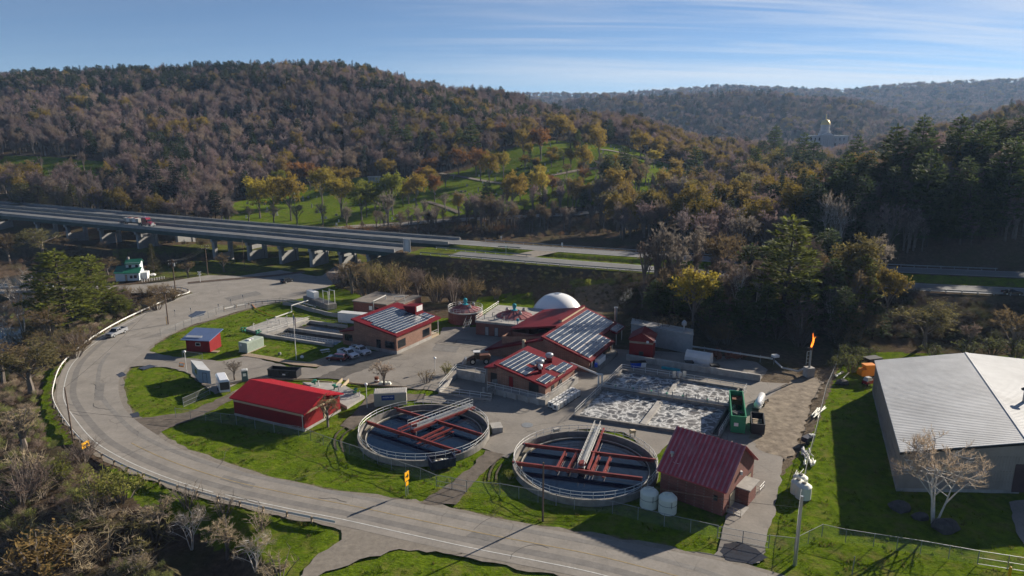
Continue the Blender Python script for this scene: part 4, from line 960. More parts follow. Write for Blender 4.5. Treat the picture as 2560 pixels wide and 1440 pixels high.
def tent():
    O, A = P(1711, 911), P(1773, 921); B = P(1776, 903) - A + O
    fr = sq(frame(O, A, B)); la, lb = fr.la, 3.2; h = 3.0
    t = thing('tarp_shelter', 'white arched tarp shelter on the raised yard', 'shelter', O)
    m = MB(M['tarp']); prof = [(0, 0), (0, h * .62), (lb * .18, h * .88), (lb * .5, h), (lb * .82, h * .88), (lb, h * .62), (lb, 0)]
    for i in range(len(prof) - 1): m.quad(fr(0, prof[i][0], prof[i][1]), fr(la, prof[i][0], prof[i][1]), fr(la, prof[i + 1][0], prof[i + 1][1]), fr(0, prof[i + 1][0], prof[i + 1][1]))
    for a in (0, la): m.add([fr(a, p, z) for p, z in prof], [tuple(range(len(prof)))])
    m.build('cover', t)
    s = MB(M['rail_paint'])
    for a in np.linspace(0, la, 5): s.tube([fr(a, p + (.03 if p > lb / 2 else -.03), z + .02) for p, z in prof], .04, 5)
    s.build('hoop_frame', t)
tent()
def retaining():
    a, b = P(1566, 900), P(1901, 953); t = thing('retaining_wall', 'long low concrete block wall edging the raised yard', 'wall', a)
    m = MB(M['concrete']); n = 22
    rng = random.Random(3)
    for i in range(n):
        p, q = a.lerp(b, i / n), a.lerp(b, (i + .985) / n); h = 1.35 + rng.uniform(-.03, .03); m.bar(Vector((p.x, p.y, h)), Vector((q.x, q.y, h)), .6 + rng.uniform(-.02, .02), h)
    m.build('blocks', t)
    c = MB(M['teal']); p, q = P(1654, 921), P(1700, 929); c.bar(Vector((p.x, p.y, .5)), Vector((q.x, q.y, .5)), .5, .5); tag(c.build('teal_trough', loc=p), 'long teal trough lying below the retaining wall', 'trough')
    for k, (px, py, m_, s, lab) in enumerate(((1589, 918, 'blue_tarp', 2.2, 'bright blue bin beneath the retaining wall by the red hut'), (1607, 917, 'white_paint', 1.2, 'white bin next to the blue one beneath the retaining wall'), (1786, 925, 'black_steel', 1.8, 'black bin at right foot of the tarp shelter'), (1722, 917, 'black_steel', 1.7, 'dark wheeled cart in front of the tarp shelter'))):
        q = P(px, py); mb = MB(M[m_]); mb.hexa([(q.x + i * s * .45, q.y + j * .55, .12) for i, j in ((-1, -1), (1, -1), (1, 1), (-1, 1))], [(q.x + i * s * .5, q.y + j * .65, 1.15) for i, j in ((-1, -1), (1, -1), (1, 1), (-1, 1))])
        mb.use(M['black']); mb.rbox((q.x, q.y, 1.2), s * 1.05, 1.4, .08); mb.rbox((q.x, q.y, .06), s * .8, .9, .12)
        tag(mb.build('storage_bin', loc=q), lab, 'bin')
retaining()
def scrap():
    rng = random.Random(8); q = P(1815, 895); t = thing('rusty_scrap_heap', 'heap of rusty iron machine parts beside the tarp shelter', 'scrap', q)
    m = MB(M['rust'])
    for k in range(46):
        p = Vector((q.x + rng.uniform(-4, 4), q.y + rng.uniform(-1.6, 1.6), rng.uniform(.2, 1.5)))
        if k % 3: m.rbox(p, rng.uniform(.5, 1.8), rng.uniform(.15, .7), rng.uniform(.1, .8), rng.uniform(0, 3), rng.uniform(-.5, .5))
        else: m.tube([p, p + Vector((rng.uniform(-1, 1), rng.uniform(-1, 1), rng.uniform(-.3, .6)))], rng.uniform(.12, .4), 8)
    m.build('iron_parts', t)
scrap()

# ---- flare, gas pipe
def flare():
    q = P(2021, 941); t = thing('gas_flare', 'slim gas flare stack on grey block with orange flame', 'flare', q)
    b = MB(M['concrete']); b.rbox((q.x, q.y, 1.0), 1.7, 1.5, 2.0, .2); b.build('plinth', t)
    zt = zat(2023, 868, q.y); s = MB(M['dull_steel']); s.tube([(q.x, q.y, 2), (q.x, q.y, zt)], .2, 8); s.tube([(q.x - .75, q.y, 2.6), (q.x - .75, q.y, zt * .85)], .08, 6)
    for k in range(5): z = 3 + k * .8; s.tube([(q.x - .75, q.y, z), (q.x, q.y, z)], .05, 5)
    s.build('stack', t); r = MB(M['rust']); r.lathe((q.x, q.y, zt - .6), [(.26, 0), (.3, .6), (.2, .65)], 10); r.build('burner', t)
    f = MB(M['flame']); z0, z1 = zt, zat(2027, 833, q.y); n = 9
    for c, (ox, sc) in enumerate(((0, 1), (.16, .6), (-.14, .5))):
        prof = []
        for k in range(n):
            u = k / (n - 1); rr = .26 * sc * math.sin(math.pi * min(1, u * .8 + .15)) * (1 - u * .72) + .01
            prof.append((q.x + ox * u * 2 + .22 * math.sin(u * 5 + c * 2) * u + .3 * u, q.y + .1 * math.cos(u * 6 + c), z0 + (z1 - z0) * u * (1 - .25 * c), rr))
        f.tube([p[:3] for p in prof], [p[3] for p in prof], 8)
    f.build('flame', t, smooth=True)
    t2 = thing('gas_pipeline', 'silver gas pipe running from the concrete tank to the flare', 'pipe', P(1730, 865))
    pts = [(1731, 866, 1.9), (1850, 884, 1.9), (1932, 897, 1.7)]; m = MB(M['steel']); m.tube([P(a, b, z) for a, b, z in pts], .19, 8); m.build('main_pipe', t2)
    m = MB(M['white_paint']); c = P(1938, 893, 1.6); m.rbox((c.x, c.y, 1.9), 1.3, 1.1, .5, .3); m.build('junction_box', t2)
    for o in (0, .5):
        m = MB(M['steel']); m.tube([P(1938, 902 + o * 4, 1.2), P(1955, 918 + o * 4, .7), P(1994, 927 + o * 4, .6), P(2018, 917 + o * 4, 1.6)], .13, 7); m.build('twin_pipe', t2)
    pm = MB(M['dull_steel']); pm.tube([(0, 0, 0), (0, 0, 1.7)], .07, 6); pme = pm.mesh('support')
    for px, py in ((1760, 884), (1800, 890), (1850, 898), (1900, 906), (1934, 911)): inst('support', pme, t2, P(px, py))
flare()
def stack_smoke():
    q = P(1538, 828); zt = zat(1538, 770, q.y); t = thing('exhaust_stack', 'tall grey exhaust pipe with thin smoke behind the process hall', 'chimney', q)
    m = MB(M['steel']); m.tube([(q.x, q.y, 0), (q.x, q.y, zt)], .38, 12); m.lathe((q.x, q.y, zt), [(.38, -.1), (.5, 0), (.5, .25), (.3, .3)], 12); m.build('pipe', t)
    mm, tt, b = nt('thin_smoke'); out = tt.nodes['Material Output']; vol = node(tt, 'ShaderNodeVolumePrincipled'); vol.inputs['Color'].default_value = (.9, .9, .9, 1)
    f = noise_fac(tt, 1.7, 4, .65, 'World'); g = node(tt, 'ShaderNodeMapRange'); tt.links.new(f, g.inputs['Value']); g.inputs['From Min'].default_value = .53; g.inputs['From Max'].default_value = .8; g.inputs['To Min'].default_value = 0; g.inputs['To Max'].default_value = .45
    tt.links.new(g.outputs['Result'], vol.inputs['Density']); tt.nodes.remove(b); tt.links.new(vol.outputs[0], out.inputs['Volume'])
    s = MB(mm); pts = [Vector((q.x + u * 4.6, q.y + u * 1.2, zt + .2 + 4.6 * u ** .85)) for u in [k / 8 for k in range(9)]]; s.tube(pts, [.25, .5, .75, .95, 1.1, 1.25, 1.2, .9, .2], 10)
    tag(s.build('smoke', loc=pts[0]), 'thin grey smoke drifting off the exhaust pipe', 'smoke', kind='stuff')
stack_smoke()

# ---- red barn
def barn():
    O, A = P(587, 1038), P(762, 1079); B = P(850, 1028) - A + O; fr0 = sq(frame(O, A, B))
    ze = zat(756, 1032, A.y); zrd = zat(804, 985, (A + (B - O) * .5).y) 
    t, fr, rf, s = gable('red_barn', 'long red metal storage building with bright red gabled roof near the bend', 'building', O, A, B, ze, zrd - .1, M['red_wall'], M['barn_roof'], .45, M['concrete'], th=.16)
    ribs(rf, fr, .45, ze, s, .16, .42, M['barn_roof'], .05, .04)
    tr = MB(M['tan_trim']); tr.box(fr, -.03, fr.la + .03, -.03, .0, ze - .75, ze - .35); tr.build('soffit_band', t)
    g = MB(M['tan_trim']); g.box(fr, fr.la, fr.la + .05, -.02, fr.lb + .02, ze - .45, ze - .05); g.build('gable_band', t)
    f = MB(M['barn_roof'])
    for b0, z0, b1, z1 in ((-.5, ze - s * .5, fr.lb / 2, zrd), (fr.lb + .5, ze - s * .5, fr.lb / 2, zrd)): f.bar(fr(fr.la + .5, b0, z0 + .2), fr(fr.la + .5, b1, z1 + .08), .12, .3)
    f.build('barge_board', t)
    d = MB(M['white_paint']); d.tube([fr(fr.la - .25, -.1, .1), fr(fr.la - .25, -.1, ze - .2)], .06, 6); d.build('downpipe', t)
    window(t, fr, fr.lb * .52, fr.lb * .62, .45, 2.5, 'a0', fr.la + .0, glass=M['tan_trim'], name='door')
barn()
# ---- small maroon-roofed pump house
def maroon():
    O, A = P(1649, 1235), P(1806, 1291); B = P(1862, 1203) - A + O
    ze = zat(1809, 1225, A.y); fr0 = sq(frame(O, A, B)); 
    t, fr, rf, s = gable('maroon_roof_house', 'brick house with ribbed maroon metal roof beside second round clarifier', 'building', O, A, B, ze, zat(1846, 1111, (A + (B - O) * .5).y) - .1, M['red_brick'], M['maroon_roof'], .4, th=.16)
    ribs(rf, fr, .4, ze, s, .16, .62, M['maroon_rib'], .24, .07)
    la, lb = fr.la, fr.lb
    window(t, fr, la * .86, la * .9, 2.0, 2.6, glass=M['black'])
    window(t, fr, lb * .2, lb * .36, .2, 2.2, 'a0', la, glass=M['tan_trim'], name='door'); window(t, fr, lb * .74, lb * .9, .2, 2.2, 'a0', la, glass=M['tan_trim'], name='door')
    po = MB(M['red_brick']); po.box(fr, la + .02, la + 1.7, lb * .42, lb * .68, 0, 2.4); pp = po.build('porch', t); pr = MB(M['concrete']); pr.box(fr, la + .02, la + 2, lb * .38, lb * .72, 2.4, 2.55); pr.build('porch_roof', pp)
    st = MB(M['concrete']); st.box(fr, la + .02, la + 1.3, lb * .12, lb * .38, 0, .2); st.box(fr, la + 1.3, la + 2.0, lb * .12, lb * .38, 0, .1); ss = st.build('steps', t)
    railing('railing', [fr(la + .1, lb * .1, .1), fr(la + 2.0, lb * .1, .0)], parent=t, step=1, m=M['tan_trim']); railing('railing', [fr(la + .3, lb * .8, .0), fr(la + 1.8, lb * .8, .0), fr(la + 1.8, lb * .98, 0)], parent=t, step=1)
    v = MB(M['white_paint']); q = fr(la * .1, lb * .2, ze + s * lb * .2 + .16)
    v.add([fr(la * .13, lb * .10, ze + s * lb * .1 + .17), fr(la * .13, lb * .34, ze + s * lb * .1 + 1.5), fr(la * .24, lb * .1, ze + s * lb * .1 + .17), fr(la * .19, lb * .34, ze + s * lb * .34 + .17)], [(0, 2, 1), (0, 1, 3), (2, 3, 1)]); v.build('roof_vent', t)
    c = MB(M['steel']); q = fr(la * .08, lb * .16, ze + .3); c.tube([q, q + Vector((0, 0, 1.6))], .17, 8); c.lathe(q + Vector((0, 0, 1.55)), [(.28, 0), (.28, .25), (.01, .35)], 10); c.build('flue', t)
    l = MB(M['lamp']); q = fr(la + .15, lb * .5, ze + .2); l.rbox(q, .3, .4, .5); l.build('wall_lamp', t)
    return fr
MAR = maroon()
# ---- storage box with lettered board
def text_mesh(txt, size, mat, name, parent, origin, u, n, ext=.01):
    cu = bpy.data.curves.new('lettering', 'FONT'); cu.body = txt; cu.size = size; cu.extrude = ext; cu.align_x = 'CENTER'; cu.align_y = 'CENTER'
    tmp = bpy.data.objects.new('lettering', cu); COL.objects.link(tmp); dg = bpy.context.evaluated_depsgraph_get(); dg.update()
    me = bpy.data.meshes.new_from_object(tmp.evaluated_get(dg)); bpy.data.objects.remove(tmp)
    me.materials.clear(); me.materials.append(mat)
    from mathutils import Matrix
    u = Vector(u).normalized(); up = Vector((0, 0, 1)) if abs(u.z) < .5 else Vector((0, 1, 0)); nn = Vector(n).normalized()
    mt = Matrix((( u.x, up.x, nn.x, 0), (u.y, up.y, nn.y, 0), (u.z, up.z, nn.z, 0), (0, 0, 0, 1))); me.transform(mt)
    o = bpy.data.objects.new(name, me); COL.objects.link(o); o.parent = parent; o.location = Vector(origin) - wloc(parent); return o
def storage_box():
    O, A = P(936, 1018), P(1017, 1014); fr = sq(frame(O, A, P(945, 1004))); la = fr.la; lb = 2.5; h = zat(936, 986, O.y)
    t = thing('storage_container', 'beige corrugated storage container with blue lettered board beside first clarifier', 'container', O)
    m = MB(pmat('beige_container', (.42, .39, .33), .6, var=.08, stain=.25)); n = 30
    m.box(fr, 0, la, 0, lb, .1, h)
    for i in range(n): m.box(fr, la * (i + .2) / n, la * (i + .7) / n, -.035, 0, .2, h - .1)
    m.build('body', t)
    r = MB(pmat('pale_ribbed_roof', (.5, .47, .42), .55, var=.12, vs=1.5)); r.hexa([fr(-.05, -.08, h), fr(la + .05, -.08, h), fr(la + .05, lb, h), fr(-.05, lb, h)], [fr(-.05, -.08, h + .06), fr(la + .05, -.08, h + .06), fr(la + .05, lb, h + .12), fr(-.05, lb, h + .12)])
    for i in range(18): a = la * (i + .3) / 18; r.box(fr, a, a + .16, -.05, lb, h + .1, h + .17)
    r.build('roof', t)
    s = MB(M['blue_sign']); s.box(fr, la * .23, la * .63, -.09, -.036, h - 1.25, h - .3); b = s.build('sign_board', t)
    text_mesh('mobile mini', la * .069, M['white_paint'], 'lettering', b, fr(la * .43, -.105, h - .68), fr.u, -fr.v)
storage_box()
# ---- green shipping container and red shed on the lawn
def green_container():
    O, A = P(619, 884), P(660, 867); B = P(597, 881.5); fr = sq(frame(O, A, B)); la, lb = max(fr.la, 5.4), 2.44; h = zat(618.5, 858, O.y)
    t = thing('shipping_container', 'pale green shipping container standing on the grass', 'container', O)
    m = MB(M['container_green']); m.box(fr, 0, la, 0, lb, .15, h)
    for i in range(16): m.box(fr, la * (i + .2) / 16, la * (i + .7) / 16, -.04, 0, .3, h - .15)
    m.build('body', t)
    d = MB(M['dull_steel']); 
    for b in (.5, .95, 1.5, 1.95): d.tube([fr(-.06, b, .3), fr(-.06, b, h - .2)], .03, 5)
    d.build('lock_rods', t); d = MB(M['white_paint']); d.box(fr, -.05, 0, lb * .6, lb * .85, h - .9, h - .35); d.build('placard', t)
    d = MB(M['white_paint']); d.box(fr, la * .3, la * .42, lb * .3, lb * .7, h, h + .25); d.box(fr, la * .5, la * .55, lb * .3, lb * .7, h, h + .25); d.build('roof_boxes', t)
    d = MB(M['wood']); d.box(fr, -.2, la + .6, -.12, .1, 0, .15); d.box(fr, -.2, la + .6, lb - .2, lb + .1, 0, .15); d.build('skids', t)
green_container()
def red_shed():
    O, A = P(467, 878), P(526, 881); fr = sq(frame(O, A, P(475, 865))); la, lb = fr.la, fr.lb + .6; h = zat(467, 846, O.y)
    t = thing('red_shed', 'small red shed with slanting blue roof beside the road lawn', 'shed', O)
    w = MB(M['red_wall']); wall_mesh(w, [fr(0, 0), fr(la, 0), fr(la, lb), fr(0, lb)], [h, h, h + .9, h + .9]); w.build('wall', t)
    r = MB(M['blue_roof']); slab_roof(r, [fr(-.7, -.9, h - .05), fr(la + .6, -.9, h - .05), fr(la + .6, lb + .5, h + 1.1), fr(-.7, lb + .5, h + 1.1)], .15); r.build('roof', t)
    p = MB(M['white_metal_roof']); p.hexa([fr(0, .1, h + .27), fr(la * .65, .1, h + .27), fr(la * .65, .8, h + .5), fr(0, .8, h + .5)], [fr(0, .1, h + .33), fr(la * .65, .1, h + .33), fr(la * .65, .8, h + .56), fr(0, .8, h + .56)]); p.build('roof_panel', t)
    window(t, fr, la * .42, la * .6, 1.5, 2.1, frame_m=M['white_paint']); d = MB(M['tan_trim']); d.box(fr, -.05, .02, .2, 1.0, .1, 2.1); d.build('door', t)
    l = MB(M['wood']); l.box(fr, la + .1, la + 1.6, .1, 1.2, .0, .12); l.build('step', t)
red_shed()
# ---- parked trailers, portable toilet
def trailers():
    O, A = P(500, 962), P(529, 966); fr = frame(O, A, P(481, 938)); la, lb = fr.la, fr.lb; h = 3.2; fr = frame(O, O + fr.u * la, O + fr.v * lb)
    t = thing('office_trailer', 'blue-grey box office trailer parked on the grass edge', 'trailer', O); m = MB(M['trailer_blue']); m.box(fr, 0, la, 0, lb, .5, h); m.build('body', t)
    r = MB(M['white_metal_roof']); r.box(fr, -.1, la + .1, -.1, lb + .1, h, h + .12); r.build('roof', t)
    window(t, fr, .9, 1.8, .6, 2.6, glass=M['trailer_blue'], name='door'); k = MB(M['black']); k.box(fr, 0.2, la - .2, lb * .4, lb * .6, 0, .5); k.build('wheels', t); window(t, fr, 2, 3.2, 1.6, 2.5, 'a0', 0)
    O, A = P(550, 987), P(577, 984); fr = frame(O, A, P(541, 966)); la, lb, h = fr.la, fr.lb, 2.9; fr = frame(O, O + fr.u * la, O + fr.v * lb)
    t = thing('enclosed_trailer', 'white rounded cargo trailer with dark rear door between office trailer and toilet', 'trailer', O); m = MB(M['car_white'])
    m.hexa([fr(0, 0, .45), fr(la, 0, .45), fr(la, lb, .45), fr(0, lb, .45)], [fr(0, 0, h - .4), fr(la, 0, h - .4), fr(la, lb, h - .4), fr(0, lb, h - .4)]); m.hexa([fr(0, 0, h - .4), fr(la, 0, h - .4), fr(la, lb, h - .4), fr(0, lb, h - .4)], [fr(.25, .1, h), fr(la - .25, .1, h), fr(la - .25, lb - .3, h), fr(.25, lb - .3, h)]); m.build('body', t)
    d = MB(pmat('dark_door', (.06, .055, .05), .4)); d.box(fr, .12, la - .12, -.04, 0, .9, h - .45); d.build('rear_door', t); k = MB(M['rubber'])
    for a in (-.12, la - .1): 
        k.add(*cyl(fr(a, lb * .45, .35), fr.u, .35, .22))
    k.build('wheel', t)
    q = P(613, 951); t = thing('portable_toilet', 'dark portable toilet with pale ribbed roof by the yard', 'toilet', q); m = MB(pmat('toilet_grey', (.05, .09, .1), .5)); m.rbox((q.x, q.y, 1.1), 1.15, 1.15, 2.1, .35); m.build('cabin', t)
    r = MB(M['white_metal_roof']); r.rbox((q.x, q.y, 2.22), 1.25, 1.25, .14, .35); [r.rbox((q.x + math.cos(.35) * s, q.y + math.sin(.35) * s, 2.34), .14, 1.2, .12, .35) for s in (-.4, -.13, .13, .4)]; r.build('roof', t)
    d = MB(M['white_paint']); d.rbox((q.x + .2, q.y - .57, 1.4), .6, .06, .6, .35); d.build('door_panel', t)
def cyl(c, axis, r, w, n=14):
    axis = Vector(axis).normalized(); a = axis.cross(Vector((0, 0, 1))).normalized(); b = axis.cross(a); vs = []
    for s in (0, w):
        for j in range(n): th = 2 * math.pi * j / n; vs.append(Vector(c) + axis * s + (a * math.cos(th) + b * math.sin(th)) * r)
    return vs, [tuple(range(n - 1, -1, -1)), tuple(range(n, 2 * n))] + [(j, (j + 1) % n, n + (j + 1) % n, n + j) for j in range(n)]
trailers()
# ---- skips
def skip(name, label, fl, frp, br, h, mat, junk=None, group=None, ribs_=6):
    fr = sq(frame(P(*fl), P(*frp), P(*br) - P(*frp) + P(*fl))); la, lb = fr.la, fr.lb
    t = thing(name, label, 'dumpster', fr(0, 0), group); th = .1
    m = MB(mat); m.box(fr, 0, la, 0, th, .2, h); m.box(fr, 0, la, lb - th, lb, .2, h); m.box(fr, 0, th, th, lb - th, .2, h); m.box(fr, la - th, la, th, lb - th, .2, h); m.box(fr, th, la - th, th, lb - th, .2, .32); m.build('body', t)
    r = MB(mat)
    if la > lb:
        for i in range(ribs_): a = la * (i + .5) / ribs_; r.box(fr, a - .06, a + .06, -.08, 0, .25, h - .1); r.box(fr, a - .06, a + .06, lb, lb + .08, .25, h - .1)
    else:
        for i in range(ribs_): a = lb * (i + .5) / ribs_; r.box(fr, -.08, 0, a - .06, a + .06, .25, h - .1); r.box(fr, la, la + .08, a - .06, a + .06, .25, h - .1)
    r.build('ribs', t)
    k = MB(mat); k.box(fr, -.08, la + .08, -.08, .1, h - .02, h + .1); k.box(fr, -.08, la + .08, lb - .1, lb + .08, h - .02, h + .1); k.box(fr, -.08, .1, .1, lb - .1, h - .02, h + .1); k.box(fr, la - .1, la + .08, .1, lb - .1, h - .02, h + .1); k.build('rim', t)
    w = MB(M['rust']); w.box(fr, .2, la - .2, .3, .55, 0, .2); w.box(fr, .2, la - .2, lb - .55, lb - .3, 0, .2); w.build('skids', t)
    return t, fr
t, fr = skip('black_dumpster', 'long black roll-off dumpster on the yard behind the red barn', (670, 943), (742, 948), (752, 939), 1.7, M['black_steel'])
s_ = MB(M['white_paint']); s_.box(fr, fr.la * .52, fr.la * .62, -.1, -.081, .7, 1.0); s_.build('placard', t)
t, fr = skip('navy_dumpster', 'short dark navy dumpster of rubbish bags at first clarifier edge', (1080, 1180), (1140, 1168), (1140, 1150), 1.5, M['navy_steel'])
rng = random.Random(4)
for k in range(5):
    q = fr(fr.la * (.25 + .12 * k), fr.lb * rng.uniform(.35, .65), .95); m = MB(M['white_plastic'] if k != 1 else M['tan_trim']); m.lathe((q.x, q.y, q.z - .3), [(.1, 0), (.42, .1), (.45, .35), (.2, .55), (.01, .6)], 9)
    tag(m.build('rubbish_bag', loc=q), f'{["white", "tan", "white", "white", "white"][k]} rubbish bag in the navy dumpster, {["first", "second", "third", "fourth", "fifth"][k]} from its left end', 'bag', 'rubbish bags in the navy dumpster')
def green_skip():
    t, fr = skip('green_dumpster', 'big green roll-off dumpster at right corner of the foaming basins', (1826, 1083), (1862, 1087), (1887, 1024), zat(1825, 1040, P(1826, 1083).y), M['green_steel'])
    s = MB(M['white_paint']); z = 1.6; s.box(fr, fr.la * .2, fr.la * .5, -.1, -.082, 1.4, 2.0); s.build('placard', t)
    bx = fr(fr.la * .5, fr.lb * .82, 0)
    m = MB(M['rust']); m.box(fr, fr.la * .2, fr.la * .95, fr.lb * .78, fr.lb * .95, 1.5, 2.5); tag(m.build('metal_crate', loc=fr(fr.la * .5, fr.lb * .85, 1.5)), 'reddish metal crate inside far end of the green dumpster', 'crate')
    m = MB(M['black_steel']); c = fr(fr.la * .5, fr.lb * .33, 2.3); m.rbox(c, 2.2, 1.5, .12, .5, .15); m.rbox(c + Vector((-.6, -.5, .1)), 1.2, 1.4, .12, .9, -.1); tag(m.build('scrap_panels', loc=c), 'dark scrap panels lying across the green dumpster', 'scrap')
    t2, f2 = skip('low_black_dumpster', 'black open dumpster with broken boards right of the green one', (1877, 1086), (1910, 1090), (1924, 1062), 1.9, M['black_steel'])
    rng = random.Random(6)
    for k in range(6):
        q = f2(f2.la * .5, f2.lb * (.15 + .1 * k), 1.2 + .05 * k); m = MB(M['tan_trim'] if k % 2 else M['wood']); m.rbox(q, 1.6, .28, .05, rng.uniform(-.3, .6), rng.uniform(-.15, .15)); tag(m.build('broken_board', loc=q), 'broken pale board in the open black dumpster', 'board', 'broken boards in the black dumpster')
green_skip()
def propane():
    a, b = P(1893, 1012, 1.1), P(1905, 988, 1.1); t = thing('propane_tank', 'white cylindrical gas tank on trailer behind the black dumpster', 'tank', (a.x, a.y, 0)); m = MB(M['car_white']); d = (b - a).normalized(); r = .62
    m.tube([a - d * .35, a - d * .2, a, b, b + d * .2, b + d * .35], [.15, .45, r, r, .45, .15], 16); m.build('tank', t, smooth=True)
    f = MB(M['dull_steel']); f.bar(a + Vector((0, 0, -.6)), b + Vector((0, 0, -.6)), 1.3, .15); f.build('chassis', t); w = MB(M['rubber']); n = Vector((-d.y, d.x, 0)); c = a.lerp(b, .5); c.z = .35
    for s in (-.95, .75): w.add(*cyl(c + n * s, n, .35, .2))
    w.build('wheel', t)
propane()
# ---- warehouse
def warehouse():
    z = 5.8; a, b, c = P(2255, 1131, z), P(2190, 905, z), P(2800, 1140, z); fr = frame((a.x, a.y, 0), (b.x, b.y, 0), (c.x, c.y, 0)); la, lb = fr.la, 34.0
    rp = P(2430, 892, 7.7); hb = (Vector((rp.x, rp.y, 0)) - fr(la, 0)).length
    t = thing('white_roof_warehouse', 'large grey warehouse with pale ribbed metal roof on right side lawn', 'warehouse', fr(0, 0)); zr = 7.6
    lb = hb * 2
    w = MB(M['grey_siding']); wall_mesh(w, [fr(0, 0), fr(la, 0), fr(la, lb / 2), fr(la, lb), fr(0, lb), fr(0, lb / 2)], [z - .1, z - .1, zr - .1, z - .1, z - .1, zr - .1])
    n = 40
    for i in range(n): w.box(fr, -.05, 0, lb / 2 * (i + .2) / n, lb / 2 * (i + .5) / n, .2, z - .4)
    for i in range(34): w.box(fr, la * (i + .2) / 34, la * (i + .5) / 34, -.05, 0, .2, z - .4)
    for zz in (1.5, 3.1): w.box(fr, -.065, 0, .1, lb / 2, zz, zz + .07); w.box(fr, .1, la - .1, -.065, 0, zz, zz + .07)
    w.use(M['concrete']).box(fr, -.08, la, -.08, lb / 2, -.2, .3); w.build('wall', t)
    r = MB(M['white_metal_roof']); o = .3
    for q0, q1, z0, z1 in ((-o, lb / 2, z, zr), (lb + o, lb / 2, z, zr)): slab_roof(r, [fr(-o, q0, z0 + .2), fr(la + o, q0, z0 + .2), fr(la + o, q1, z1 + .2), fr(-o, q1, z1 + .2)], .25)
    rf = r.build('roof', t); sm = MB(M['white_metal_roof'])
    for i in range(70):
        x = -o + (la + 2 * o) * i / 69
        for q0 in (-o, lb + o): sm.bar(fr(x, q0, z + .25), fr(x, lb / 2, zr + .225), .05, .03)
    sm.bar(fr(-o, lb / 2, zr + .3), fr(la + o, lb / 2, zr + .3), .5, .1); sm.build('standing_seams', rf)
    e = MB(M['black_steel']); e.bar(fr(-o - .05, -o, z + .12), fr(-o - .05, lb / 2, zr + .12), .12, .3); e.build('eave_trim', t)
    q = fr(la * .40, lb * .62, zr - .3); c = MB(M['dull_steel']); c.tube([q, q + Vector((0, 0, 2.0))], .3, 10); c.build('flue', t); k = MB(M['black_steel']); k.lathe(q + Vector((0, 0, 1.9)), [(.3, 0), (.7, .15), (.7, .3), (.3, .55), (.01, .6)], 12); k.build('flue_cap', t)
    # big door in the end wall
    bd = None
    for k in range(200):
        b_ = k * .2; px, _ = proj(*fr(0, b_, 1))
        if px > 2528: bd = b_; break
    d = MB(pmat('dark_brown_door', (.07, .04, .04), .7)); d.box(fr, -.12, .02, bd or 16, (bd or 16) + 4.2, .05, 4.3); d.build('door', t)
warehouse()
# ================================================================ tanks
def clarifier(name, label, rail_l, rail_r, rail_back, rail_front, chords, bridge, struts, light_m):
    zr = 1.0 + 1.05
    l, r_, b, f = P(*rail_l, zr), P(*rail_r, zr), P(*rail_back, zr), P(*rail_front, zr)
    R_ = ((r_ - l).length + (b - f).length) / 4; c = Vector(((l.x + r_.x) / 2, (b.y + f.y) / 2, 0)); zt = 1.0
    t = thing(name, label, 'clarifier tank', c)
    w = MB(M['dark_concrete']); w.lathe(c, [(R_ + .12, 0), (R_ + .12, zt), (R_ - .18, zt), (R_ - .18, .1), (R_ - .3, -.6)], 96); w.build('wall', t)
    la = MB(M['algae']); la.lathe(c, [(R_ - .31, .05), (R_ - 1.15, .05), (R_ - 1.15, .28), (R_ - 1.3, .28), (R_ - 1.3, -.8)], 96); la.build('launder', t)
    wl = MB(M['rail_paint']); wl.lathe(c, [(R_ - 1.14, .29), (R_ - 1.14, .36), (R_ - 1.2, .36), (R_ - 1.2, .29)], 96); wl.build('weir_lip', t)
    wa = MB(M['tank_water']); wa.lathe(c, [(R_ - 1.31, .12), (.01, .12)], 96); wa.build('water', t)
    ring = [c + Vector((math.cos(a) * (R_ - .05), math.sin(a) * (R_ - .05), zt)) for a in [2 * math.pi * k / 44 for k in range(44)]]
    railing('railing', ring, closed=True, parent=t, step=5)
    zb = zt + .15
    for p, q in chords:
        m = MB(M['red_steel']); a, bb = P(*p, zb), P(*q, zb); m.bar(a, bb, .3, .1); m.bar(a - Vector((0, 0, .1)), bb - Vector((0, 0, .1)), .12, .38); m.bar(a - Vector((0, 0, .48)), bb - Vector((0, 0, .48)), .3, .08); m.build('truss_beam', t)
    for p, q in struts:
        m = MB(M['red_steel']); a, bb = P(*p, zb - .2), P(*q, zb - .2); m.bar(a, bb, .22, .3)
        d = bb - a; 
        for k in range(4): s = a.lerp(bb, (k + .5) / 4); m.tube([s, s - Vector((0, 0, .9))], .06, 5)
        m.bar(a - Vector((0, 0, .75)), bb - Vector((0, 0, .75)), .35, .06); m.build('strut', t)
    (p, q, wd) = bridge; a, bb = P(*p, zb + .05), P(*q, zb + .05); br = MB(light_m); br.bar(a, bb, wd, .08); 
    d = (bb - a); n = Vector((-d.y, d.x, 0)).normalized(); br.use(M['rail_paint'])
    for s in (-1, 1): br.bar(a + n * s * wd / 2, bb + n * s * wd / 2, .08, .3)
    k = br.build('walkway', t)
    for s in (-1, 1): railing('railing', [a + n * s * wd / 2, bb + n * s * wd / 2], parent=t, step=1.7)
    g = MB(M['red_steel']); g.bar(a + n * -1.05 - Vector((0, 0, .1)), bb + n * -1.05 - Vector((0, 0, .1)), .3, .45); g.build('main_girder', t)
    cc = MB(M['red_steel']); m0 = a.lerp(bb, .06); cc.rbox((m0.x, m0.y, zb + .25), 1.0, 1.0, .5, .3); cc.lathe((m0.x, m0.y, 0), [(.5, -.6), (.5, zb - .3), (.01, zb - .3)], 12); cc.build('centre_drive', t)
    return t, c, R_
